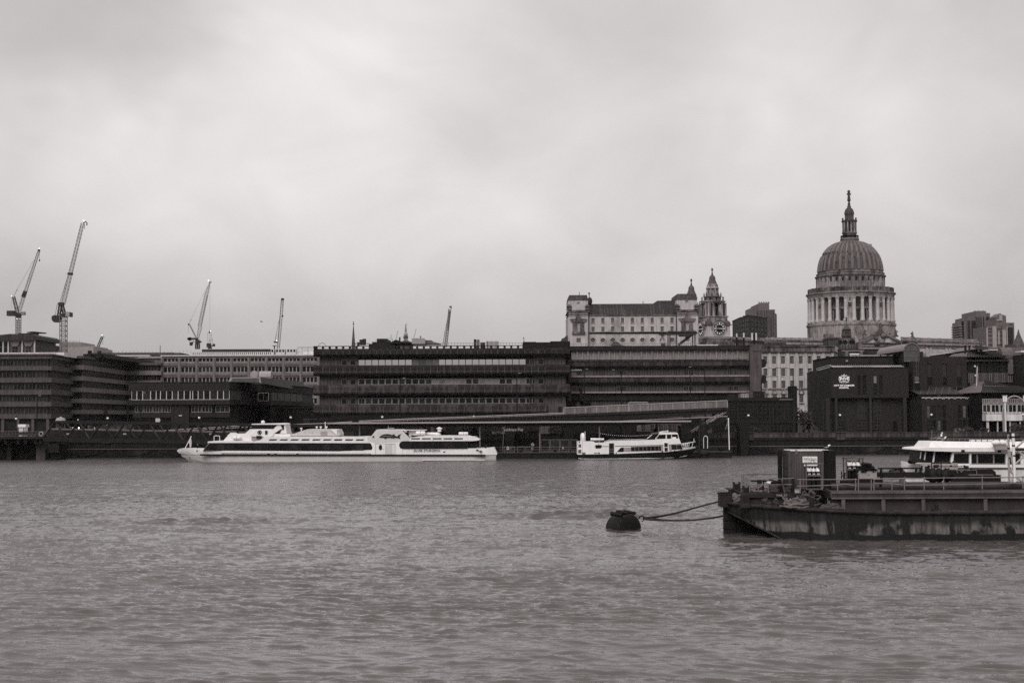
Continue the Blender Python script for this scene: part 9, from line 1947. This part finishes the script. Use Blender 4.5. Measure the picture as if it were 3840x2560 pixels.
m.tube([(P2(860,590)[0],wy+.3,P2(860,588)[1]),(P2(1000,585)[0],wy+.3,P2(1000,582)[1]),(P2(1110,590)[0],wy+.3,P2(1110,590)[1])],.05,6);m.build('hose','black',t,smooth=True)
for x in(1065,1122):m=MB();a_,b_=P2(x-8,735),P2(x+8,668);m.box(a_[0],b_[0],wy-.04,wy,a_[1],b_[1]);m.build('slot','black',t)
t=thing('lifting_frame','dark steel lifting frame with long top bar in front of the white machine','frame',B_('s',770,880,105.6))
wy=105.8
for(x0,x1,y0,y1)in[(750,790,645,830),(790,1385,640,655),(1385,1448,635,695),(795,812,625,880),(1160,1175,625,645),(1378,1392,625,645)]:
 a_,b_=P2(x0,y1),P2(x1,y0);a_,b_=B_('s',x0,y1,wy),B_('s',x1,y0,wy);m=MB();m.box(a_[0],b_[0],wy,wy+.22,a_[2],b_[2]);m.build('bar','contd',t)
t=thing('dark_tarpaulin','rumpled dark tarpaulin heap under the lifting frame','tarpaulin',B_('s',950,800,105.6))
rnd=random.Random(2);m=MB();a_,b_=B_('s',800,815,106),B_('s',1130,705,106)
for i in range(10):
 m.sph((a_[0]+(b_[0]-a_[0])*(i+.5)/10,106+rnd.uniform(-.2,.3),a_[2]+.1),rnd.uniform(.28,.45),10,8,rnd.uniform(.9,1.5))
m.build('cover','contd',t,smooth=True)
for i,(pts,lb)in enumerate([([(1100,790),(1100,745),(1150,705),(1520,712),(1545,740),(1545,790)],'black chamfered float pontoon lashed with webbing, left of two'),([(1580,780),(1580,692),(1830,690),(1890,735),(1895,785)],'black chamfered float pontoon right of the webbing')]):
 wy=105.6;m=MB();m.prism([(B_('s',x,y,wy)[0],B_('s',x,y,wy)[2])for x,y in pts],wy,wy+1.6);one(m,'float_pontoon','contd',lb,'float','float pontoons on the barge')
for i,pts in enumerate([[(1235,700),(1270,760),(1280,755),(1255,695)],[(1240,700),(1310,720),(1325,750),(1350,725),(1380,690),(1370,685),(1330,725),(1310,705)],[(1490,700),(1560,695),(1585,710),(1590,820),(1580,820),(1572,715),(1545,705),(1500,712)]]):
 wy=105.5;m=MB();m.prism([(B_('s',x,y,wy)[0],B_('s',x,y,wy)[2])for x,y in pts],wy,wy+.06);one(m,'webbing_strap','ropel',['short pale strap hanging on the left float','looped pale strap lying over the left float','long pale strap hanging between the floats'][i],'strap','webbing straps on the floats')
t=thing('steel_skid','long dark skid beam with pale planks under the floats','skid',B_('s',1600,885,105.3))
for(x0,x1,y0,y1,mm)in[(1165,1975,812,895,'black'),(1210,1975,785,812,'contd'),(1455,1700,776,790,'railp'),(1700,1850,778,788,'railp')]:
 a_,b_=B_('s',x0,y1,105.3),B_('s',x1,y0,105.3);m=MB();m.box(a_[0],b_[0],105.28 if mm=='railp'else 105.3,106.9,a_[2],b_[2]);m.build('beam'if mm!='railp'else 'plank',mm,t)
m=MB();a_,b_=B_('s',335,905,105.4),B_('s',440,850,105.4);m.prism([(a_[0],a_[2]),(b_[0],a_[2]),(b_[0]-.2,b_[2]),(a_[0]+.15,b_[2])],105.4,106);one(m,'small_hopper','coaml','small tapered steel hopper behind the railing below the open frame','hopper')
LY_=104.2;t=thing('lattice_mast','white braced lattice legs standing on the barge at the right edge','mast',B_('s',2150,900,LY_))
def leg_(c0,y0,c1,y1,wd,mm,nm='leg',Y=LY_):
 a_,b_=B_('s',c0,y0,Y),B_('s',c1,y1,Y);m=MB();m.tube([a_,b_],wd,8);return m.build(nm,mm,t)
leg_(2112,900,2095,120,.08,'cwhite');leg_(2200,900,2172,105,.11,'white');leg_(2112,900,2100,560,.085,'cwhite')
for(x0,y0,x1,y1)in[(2115,400,2215,800),(2350,225,2215,350),(2215,350,2420,560),(2400,440,2215,600),(2130,720,2215,590),(2145,905,2190,770),(2235,830,2345,905),(2110,700,2180,775)]:leg_(x0,y0,x1,y1,.07,'cwhite','brace')
for(x,y,x1)in[(2100,350,0),(2172,165,0),(2180,305,0),(2190,470,0),(2105,165,0),(2112,510,0)]:leg_(x,y+12,x,y-12,.1 if x<2150 else.13,'dgrey','clamp')
leg_(2500,900,2480,120,.08,'cwhite');leg_(2590,900,2570,120,.08,'cwhite')
leg_(2100,92,2700,92,.04,'steeld','top_rail');leg_(2160,150,2700,150,.04,'steeld','top_rail')
leg_(2215,368,2700,372,.12,'steeld','crossbeam')
# mooring buoy and ropes
OY=110.5
def O_(x,y,Y=OY):q=w('o',x,y,Y);return(q.x,Y,q.z)
t=thing('mooring_buoy','black cylindrical mooring buoy with timber fenders on top','buoy',(O_(600,600)[0],OY,0))
ea,eb=O_(300,545),O_(900,605);r_=1.1
cR=O_(690,610,OY);cL=O_(420,540,OY+1.2)
A_=Vector((cR[0],OY,.02));d_=Vector((-.55,.83,0)).normalized();D2=Vector((d_.y,-d_.x,0))
D2=Vector((-d_.y,d_.x,0))*-1
L=1.85;m=MB();rings=[]
for s_,k in[(0,.0),(.0,.55),(.03,.85),(.09,.97),(.16,1),(L-.16,1),(L-.06,.95),(L,.7),(L,.0)]:
 rings.append([tuple(A_+d_*s_+(D2*math.cos(2*PI*q/28)+Vector((0,0,1))*math.sin(2*PI*q/28))*r_*max(k,.01))for q in range(28)])
m.loft(rings);m.build('drum','contd',t,smooth=True)
m=MB();m.tube([tuple(A_+d_*.16+(D2*math.cos(q)+Vector((0,0,1))*math.sin(q))*r_*1.01)for q in np.linspace(0,2*PI,33)],.06,6);m.build('rim','rust',t)
for(x0,y0,x1,y1,Y_,rr_)in[(385,345,560,385,OY-.3,.14),(470,318,660,350,OY+.5,.13),(585,312,765,352,OY+.9,.11)]:
 a_,b_=Vector(O_(x0,y0+10,Y_+.5)),Vector(O_(x1,y1,Y_-.2));m=MB();m.tube([tuple(a_),tuple(b_)],rr_*1.2,4);m.build('timber_fender','black',t)
 m=MB()
 for u in(.2,.5,.8):q=a_.lerp(b_,u);m.box(q.x-.05,q.x+.05,q.y-.1,q.y+.1,q.z-.22,q.z-.08)
 m.build('bracket','rust',t)
m=MB();q=O_(870,425,OY-.2);m.tube([(q[0]-.25,q[1],q[2]-.05),(q[0]-.15,q[1],q[2]+.12),(q[0]+.0,q[1],q[2]+.16),(q[0]+.13,q[1],q[2]+.08),(q[0]+.15,q[1],q[2]-.12),(q[0]+.02,q[1],q[2]-.28)],.06,8);m.build('mooring_eye','black',t,smooth=True)
ey=O_(905,430,OY-.2)
def rp(pts,r0,nm,lb):
 P_=[Vector(O_(x,y,Y))for x,y,Y in pts];Q=[]
 for i in range(len(P_)-1):
  for k in range(6):
   u=k/6;p0,p1,p2,p3=P_[max(i-1,0)],P_[i],P_[i+1],P_[min(i+2,len(P_)-1)]
   Q.append(.5*((2*p1)+(p2-p0)*u+(2*p0-5*p1+4*p2-p3)*u*u+(3*p1-p0-3*p2+p3)*u**3))
 Q.append(P_[-1]);m=MB();m.tube([tuple(q)for q in Q],r0,8);one(m,'mooring_rope','rust'if 'slack'in lb else 'steeld',lb,'rope','mooring ropes between buoy and barge',smooth=True)
rp([(900,440,110.3),(1150,405,109.5),(1400,352,108.8),(1750,255,107.6),(2115,158,106.3)],.055,'mooring_rope','taut upper mooring rope from buoy to barge stem, lower strand')
rp([(900,418,110.3),(1120,395,109.5),(1400,340,108.8),(1750,247,107.6),(2115,150,106.3)],.04,'mooring_rope','taut upper mooring rope from buoy to barge stem, upper strand')
rp([(915,412,110.3),(1100,440,109.5),(1300,458,108.8),(1600,458,107.8),(1900,430,107),(2145,388,106.4)],.05,'mooring_rope','slack sagging mooring rope from buoy to barge bow, upper strand')
rp([(900,445,110.3),(1080,458,109.5),(1300,466,108.8),(1600,462,107.8),(1900,436,107),(2145,396,106.4)],.06,'mooring_rope','slack sagging mooring rope from buoy to barge bow, lower strand')
# skyline: cranes, spires, birds
def lattice(p0,p1,w0,w1,n,r,side=None):
 """four chord lattice between two points"""
 p0,p1=Vector(p0),Vector(p1);d=(p1-p0).normalized();y=Vector((0,1,0));x=d.cross(y).normalized();m=MB()
 c=lambda u,i:p0.lerp(p1,u)+(x*(1,-1,-1,1)[i]+y*(1,1,-1,-1)[i])*(w0+(w1-w0)*u)/2
 for i in range(4):m.bar(tuple(c(0,i)),tuple(c(1,i)),r)
 for k in range(n):
  u0,u1=k/n,(k+1)/n
  for i in range(4):
   j=(i+1)%4;a,b_=(i,j)if k%2 else(j,i);m.bar(tuple(c(u0,a)),tuple(c(u1,b_)),r*.6)
   if k%2==0:m.bar(tuple(c(u0,i)),tuple(c(u0,j)),r*.6)
 return m
def PW(c,x,y,Y):q=w(c,x,y,Y);return(q.x,Y,q.z)
def boxp(c,x0,x1,y0,y1,Y,d):
 a_,b_=PW(c,x0,y1,Y),PW(c,x1,y0,Y);m=MB();m.box(a_[0],b_[0],Y-d/2,Y+d/2,a_[2],b_[2]);return m
def crane_light(t,c,x,y,Y,r=.5):m=MB();m.sph(PW(c,x,y,Y),r,8,6);m.build('warning_light','lit',t)
Y=600.;t=thing('tower_crane','luffing tower crane with tie rope and block counterweight, leftmost on the skyline','crane',PW('p',200,1360,Y),'tower cranes')
lattice(PW('p',199,1385,Y),PW('p',200,1165,Y),1.75,1.75,16,.12).build('mast','crane',t)
lattice(PW('p',208,1120,Y),PW('p',425,462,Y),1.2,.8,34,.075).build('jib','crane',t)
lattice(PW('p',190,1135,Y),PW('p',148,965,Y),1.2,.9,7,.12).build('back_frame','craned',t)
boxp('p',80,160,1118,1175,Y,2).build('counterweight','craned',t);boxp('p',232,272,1130,1164,Y,2).build('cab','steel',t)
m=boxp('p',160,235,1140,1168,Y,2);m2=boxp('p',175,225,1165,1190,Y,2);m.add(m2.v,m2.f,raw=True);m.build('turntable','craned',t);boxp('p',238,292,905,970,Y,1.5).build('jib_panel','craned',t)if False else lattice(PW('p',252,968,Y),PW('p',277,905,Y),1.05,1.0,5,.22).build('jib_walkway','craned',t)
m=MB();m.bar(PW('p',148,962,Y),PW('p',185,890,Y),.1);m.bar(PW('p',185,890,Y),PW('p',365,572,Y),.055);m.sph(PW('p',185,890,Y),.25,8,6);m.bar(PW('p',130,960,Y),PW('p',118,1115,Y),.04);m.build('tie_rope','crane',t)
m=MB();m.bar(PW('p',428,465,Y),PW('p',430,560,Y),.06);m.build('hoist_rope','crane',t);m=MB();m.sph(PW('p',430,570,Y),.3,8,6,1.6);m.build('hook_block','craned',t);m=MB();m.sph(PW('p',425,460,Y),.5,8,6);m.build('jib_head','craned',t)
for x,y in[(427,440),(125,957),(185,1206),(217,1206)]:crane_light(t,'p',x,y,Y,.14)
Y=560.;t=thing('tower_crane','tallest luffing tower crane with steep jib behind the left office block','crane',PW('p',690,1560,Y),'tower cranes')
lattice(PW('p',690,1600,Y),PW('p',692,1175,Y),2.3,2.3,16,.14).build('mast','crane',t)
lattice(PW('p',688,1040,Y),PW('p',900,165,Y),1.35,1.0,44,.08).build('jib','crane',t)
lattice(PW('p',640,1170,Y),PW('p',660,1045,Y),1.0,1.0,6,.14).build('back_frame','craned',t);lattice(PW('p',700,1150,Y),PW('p',672,1045,Y),1.0,1.0,6,.14).build('front_frame','craned',t)
m=MB();m.prism([(PW('p',x,y,Y)[0],PW('p',x,y,Y)[2])for x,y in[(570,1180),(600,1165),(660,1175),(660,1235),(645,1245),(590,1243),(570,1215)]],Y-1,Y+1);m.build('counterweight','craned',t)
boxp('p',655,722,1150,1190,Y,2).build('turntable','craned',t);m=boxp('p',722,765,1132,1182,Y,2);m.build('cab','lgrey',t);boxp('p',765,785,1138,1186,Y,2).build('cab_end','craned',t);boxp('p',640,695,1028,1060,Y,2).build('frame_head','craned',t);boxp('p',740,790,704,728,Y,1.5).build('jib_clamp','craned',t)
m=MB();m.tube([PW('p',905,165,Y),PW('p',935,148,Y),PW('p',948,165,Y),PW('p',945,190,Y)],.22,6);m.bar(PW('p',922,175,Y),PW('p',920,228,Y),.1);m.build('jib_head','craned',t);crane_light(t,'p',911,138,Y,.16)
m=MB();m.bar(PW('p',650,1035,Y),PW('p',745,715,Y),.1);m.bar(PW('p',625,1035,Y),PW('p',600,1170,Y),.1);m.build('tie_rope','crane',t)
Y=640.;t=thing('small_crane','short dark crane jib poking up behind the banded wing roofs','crane',PW('p',1045,1560,Y),'tower cranes')
lattice(PW('p',1045,1570,Y),PW('p',1112,1400,Y),1.0,.7,8,.1).build('jib','craned',t);m=MB();m.tube([PW('p',1108,1398,Y),PW('p',1128,1395,Y),PW('p',1135,1408,Y),PW('p',1118,1422,Y)],.12,6);m.build('jib_head','craned',t)
m=MB();m.bar(PW('p',1120,1420,Y),PW('p',1120,1485,Y),.07);m.build('hoist_rope','craned',t);crane_light(t,'p',1111,1384,Y,.14)
Y=800.;t=thing('tower_crane','lattice tower crane with raised jib and hanging counterweight above the dark roof','crane',PW('w',340,1480,Y),'tower cranes')
m=lattice(PW('w',318,1500,Y),PW('w',318,1395,Y),1.1,1.1,3,.2);m2=lattice(PW('w',362,1500,Y),PW('w',362,1395,Y),1.1,1.1,3,.2);m.add(m2.v,m2.f,raw=True);m.build('mast','craned',t)
lattice(PW('w',345,1265,Y),PW('w',400,1030,Y),1.0,1.8,8,.07).build('jib_foot','crane',t);lattice(PW('w',383,1030,Y),PW('w',525,370,Y),1.75,1.75,26,.075).build('jib','crane',t);lattice(PW('w',522,370,Y),PW('w',600,110,Y),1.7,.4,12,.07).build('jib_top','crane',t)
m=MB();m.bar(PW('w',408,1030,Y),PW('w',545,365,Y),.15);m.build('jib_walkway','craned',t)
m=boxp('w',130,350,1268,1308,Y,2);m.build('machinery_deck','craned',t);boxp('w',155,205,1258,1325,Y,2).build('winch','craned',t);m=MB();m.prism([(PW('w',x,y,Y)[0],PW('w',x,y,Y)[2])for x,y in[(180,1365),(250,1350),(225,1430),(182,1432)]],Y-1,Y+1);m.build('counterweight','craned',t)
m=MB();m.bar(PW('w',160,1320,Y),PW('w',185,1370,Y),.08);m.bar(PW('w',240,1320,Y),PW('w',300,1370,Y),.12);m.build('hanger','craned',t);boxp('w',300,380,1310,1395,Y,2).build('turntable','craned',t)
m=MB();m.sph(PW('w',405,1352,Y),.6,10,8);m.build('cab','craned',t)
lattice(PW('w',305,1255,Y),PW('w',170,985,Y),1.6/3,1.6/3,12,.06).build('back_frame','craned',t);m=MB();m.sph(PW('w',152,985,Y),.5,10,8);m.build('sheave','craned',t)
m=MB();m.bar(PW('w',165,975,Y),PW('w',197,895,Y),.1);m.bar(PW('w',197,895,Y),PW('w',545,180,Y),.05);m.sph(PW('w',197,895,Y),.3,8,6)
m.bar(PW('w',152,990,Y),PW('w',150,1160,Y),.06);m.bar(PW('w',372,1210,Y),PW('w',395,1320,Y),.04);m.build('tie_rope','crane',t)
m=MB();m.bar(PW('w',602,150,Y),PW('w',598,1120,Y),.045);m.build('hoist_rope','crane',t);m=MB();m.sph(PW('w',600,110,Y),.45,8,6);m.bar(PW('w',600,85,Y),PW('w',640,95,Y),.16);m.build('jib_head','craned',t);crane_light(t,'w',568,67,Y,.22)
m=MB();m.sph(PW('w',588,1150,Y),.4,8,6,1.9);m.build('hook_block','craned',t)
Y=860.;t=thing('small_crane','small distant crane top with rope stays right of the counterweighted crane','crane',PW('w',600,1470,Y),'tower cranes')
boxp('w',535,625,1385,1465,Y,2).build('machinery_deck','craned',t);boxp('w',660,706,1395,1445,Y,2).build('cab','craned',t);m=boxp('w',600,690,1430,1448,Y,2);m2=boxp('w',560,640,1465,1500,Y,2);m.add(m2.v,m2.f,raw=True);m.build('base','craned',t)
for pts in[((555,1385),(555,1155)),((600,1385),(600,1180)),((570,1385),(600,1300)),((665,1400),(620,1150)),((612,1385),(632,1300)),((590,1305),(660,1298))]:m=MB();m.bar(PW('w',*pts[0],Y),PW('w',*pts[1],Y),.08);m.build('stay','craned',t)
crane_light(t,'w',617,1125,Y,.16)
Y=820.;t=thing('tower_crane','slim upright crane jib with hook block over the plant cabins','crane',PW('w',2030,1480,Y),'tower cranes')
lattice(PW('w',2036,1500,Y),PW('w',2125,455,Y),1.4,1.4,34,.06).build('jib','crane',t);m=MB();m.bar(PW('w',2020,1480,Y),PW('w',2102,480,Y),.16);m.build('jib_spine','crane',t)
boxp('w',2100,2152,438,480,Y,2).build('jib_head','craned',t);m=MB();m.bar(PW('w',2128,480,Y),PW('w',2124,790,Y),.1);m.bar(PW('w',2118,840,Y),PW('w',2055,1470,Y),.1);m.build('hoist_rope','crane',t);m=MB();m.sph(PW('w',2124,808,Y),.55,10,8,1.1);m.build('hook_block','craned',t)
m=MB();m.bar(PW('w',1968,1340,Y),PW('w',1995,1190,Y),.14);m.bar(PW('w',1995,1190,Y),PW('w',2040,960,Y),.1);m.bar(PW('w',2040,960,Y),PW('w',2070,850,Y),.12);m.build('tie_rope','craned',t)
boxp('w',1945,2012,1342,1372,Y,2).build('machinery_deck','craned',t);m=boxp('w',1915,1998,1428,1440,Y,2);m2=boxp('w',1948,1962,1440,1500,Y,2);m.add(m2.v,m2.f,raw=True);m.build('counter_jib','craned',t);crane_light(t,'w',2002,1327,Y,.22)
Y=760.;t=thing('tower_crane','steep crane jib alone above the roof of the long concrete block','crane',PW('z',1670,1296,Y),'tower cranes')
lattice(PW('z',1671,1300,Y),PW('z',1687,1158,Y),1.35,1.2,28,.16).build('jib','crane',t);m=MB();m.bar(PW('z',1680,1240,Y),PW('z',1686,1165,Y),.3);m.build('jib_walkway','craned',t)
m=MB();m.bar(PW('z',1661,1294,Y),PW('z',1669,1240,Y),.15);m.bar(PW('z',1669,1240,Y),PW('z',1677,1200,Y),.1);m.build('tie_rope','craned',t);m=MB();m.tube([PW('z',1685,1152,Y),PW('z',1691,1148,Y),PW('z',1692,1156,Y)],.45,6);m.build('jib_head','craned',t)
Y=762.;t=thing('small_crane','tiny crane arm with hook loop behind the right shoulder of the dome','crane',PW('h',745,660,Y),'tower cranes')
lattice(PW('h',742,690,Y),PW('h',760,598,Y),1.0,.9,8,.15).build('jib','crane',t);m=MB();m.tube([PW('h',755,598,Y),PW('h',775,596,Y),PW('h',782,606,Y),PW('h',770,618,Y)],.22,6);m.build('hook','crane',t)
Y=800.;t=thing('church_spire','slim dark needle spire above the concrete block roof','spire',PW('c',692,360,Y));q0=PW('c',692,360,Y);k=Y/FPX/3.734
m=MB();m.lathe((q0[0],Y),[(26*k,15),(26*k,PW('c',692,345,Y)[2]),(24*k,PW('c',692,330,Y)[2]),(10*k,PW('c',692,150,Y)[2]),(3*k,PW('c',692,62,Y)[2]),(2.2*k,PW('c',692,50,Y)[2])],8);m.build('spire','stoneb',t)
m=MB();m.sph(PW('c',692,55,Y),.45,8,6);m.bar(PW('c',692,55,Y),PW('c',692,15,Y),.16);m.sph(PW('c',692,28,Y),.3,8,6);m.build('finial','stoneb',t)
Y=850.;t=thing('domed_courthouse','small domed lantern carrying a pale figure with outstretched arms','building',PW('c',1425,360,Y));q0=PW('c',1425,300,Y);k=Y/FPX/3.734;zz_=lambda y:PW('c',1425,y,Y)[2]
m=MB();m.lathe((q0[0],Y),[(105*k,15),(105*k,zz_(345)),(80*k,zz_(318)),(55*k,zz_(298)),(30*k,zz_(284)),(28*k,zz_(280))],20);m.build('dome','lead',t,smooth=True)
m=MB();m.lathe((q0[0],Y),[(28*k,zz_(282)),(28*k,zz_(265)),(24*k,zz_(260)),(23*k,zz_(215)),(28*k,zz_(208)),(26*k,zz_(195)),(20*k,zz_(180)),(13*k,zz_(168)),(8*k,zz_(160))],12);m.build('lantern','stonem',t,smooth=True)
m=MB()
for a in range(6):x=a*PI/3+.3;F_=Fr((q0[0]+24*k*math.cos(x),Y+24*k*math.sin(x),0),x+PI/2);q=MB(F_);q.box(-.8,.8,-.25,.1,zz_(258),zz_(222));m.add(q.v,q.f,raw=True)
m.build('lantern_opening','stoneb',t)
m=MB();m.sph((q0[0],Y,zz_(146)),16*k,12,8);m.lathe((q0[0],Y),[(12*k,zz_(132)),(12*k,zz_(120)),(8*k,zz_(95)),(9*k,zz_(78)),(3*k,zz_(70))],10);m.sph((q0[0],Y,zz_(60)),7*k,8,6);m.tube([(q0[0]-14*k,Y,zz_(68)),(q0[0],Y,zz_(76)),(q0[0]+14*k,Y,zz_(64))],3.5*k,6);m.bar((q0[0]+14*k,Y,zz_(74)),(q0[0]+15*k,Y,zz_(30)),1.4*k);m.build('figure','stonem',t,smooth=True)
Y=180.;q=w('w',1683,930,Y);t=thing('flying_bird','dark bird gliding with spread wings above the roofs left of the slim crane','bird',(q.x,Y,q.z));s_=(w('w',1717,930,Y).x-w('w',1650,930,Y).x)/2
m=MB();m.tube([(q.x-.1,Y-.35*s_,q.z),(q.x,Y,q.z+.02),(q.x+.05,Y+.4*s_,q.z)],[.03,.08,.02],8);m.build('body','black',t,smooth=True)
for sg in(-1,1):m=MB();m.add([(q.x,Y-.12,q.z+.03),(q.x,Y+.12,q.z+.03),(q.x+sg*s_*.5,Y+.1,q.z-sg*.17*s_+.08),(q.x+sg*s_*.5,Y-.12,q.z-sg*.17*s_+.08),(q.x+sg*s_,Y+.05,q.z-sg*.42*s_),(q.x,Y,q.z-.02),(q.x+sg*s_*.5,Y,q.z-sg*.17*s_)],[(0,1,2,3),(3,2,4),(0,3,6,5),(1,5,6,2),(3,4,6),(2,6,4)]);m.build('wing','black',t)
# haze
m=MB();m.box(-860,860,-40,1600,-3,160)
hz=tag(m.build('haze',[]),None,None,None,'stuff')
hm=bpy.data.materials.new('haze');hm.use_nodes=True;t=NT(hm.node_tree)
pv=t.n('ShaderNodeVolumePrincipled',i_Density=.000022,i_Anisotropy=.2);pv.inputs['Color'].default_value=(.98,.96,.95,1)
o=t.n('ShaderNodeOutputMaterial');t.l(pv.outputs[0],o.inputs['Volume']);hz.data.materials.append(hm)
SC.cycles.volume_bounces=0
SC.cycles.use_denoising=False
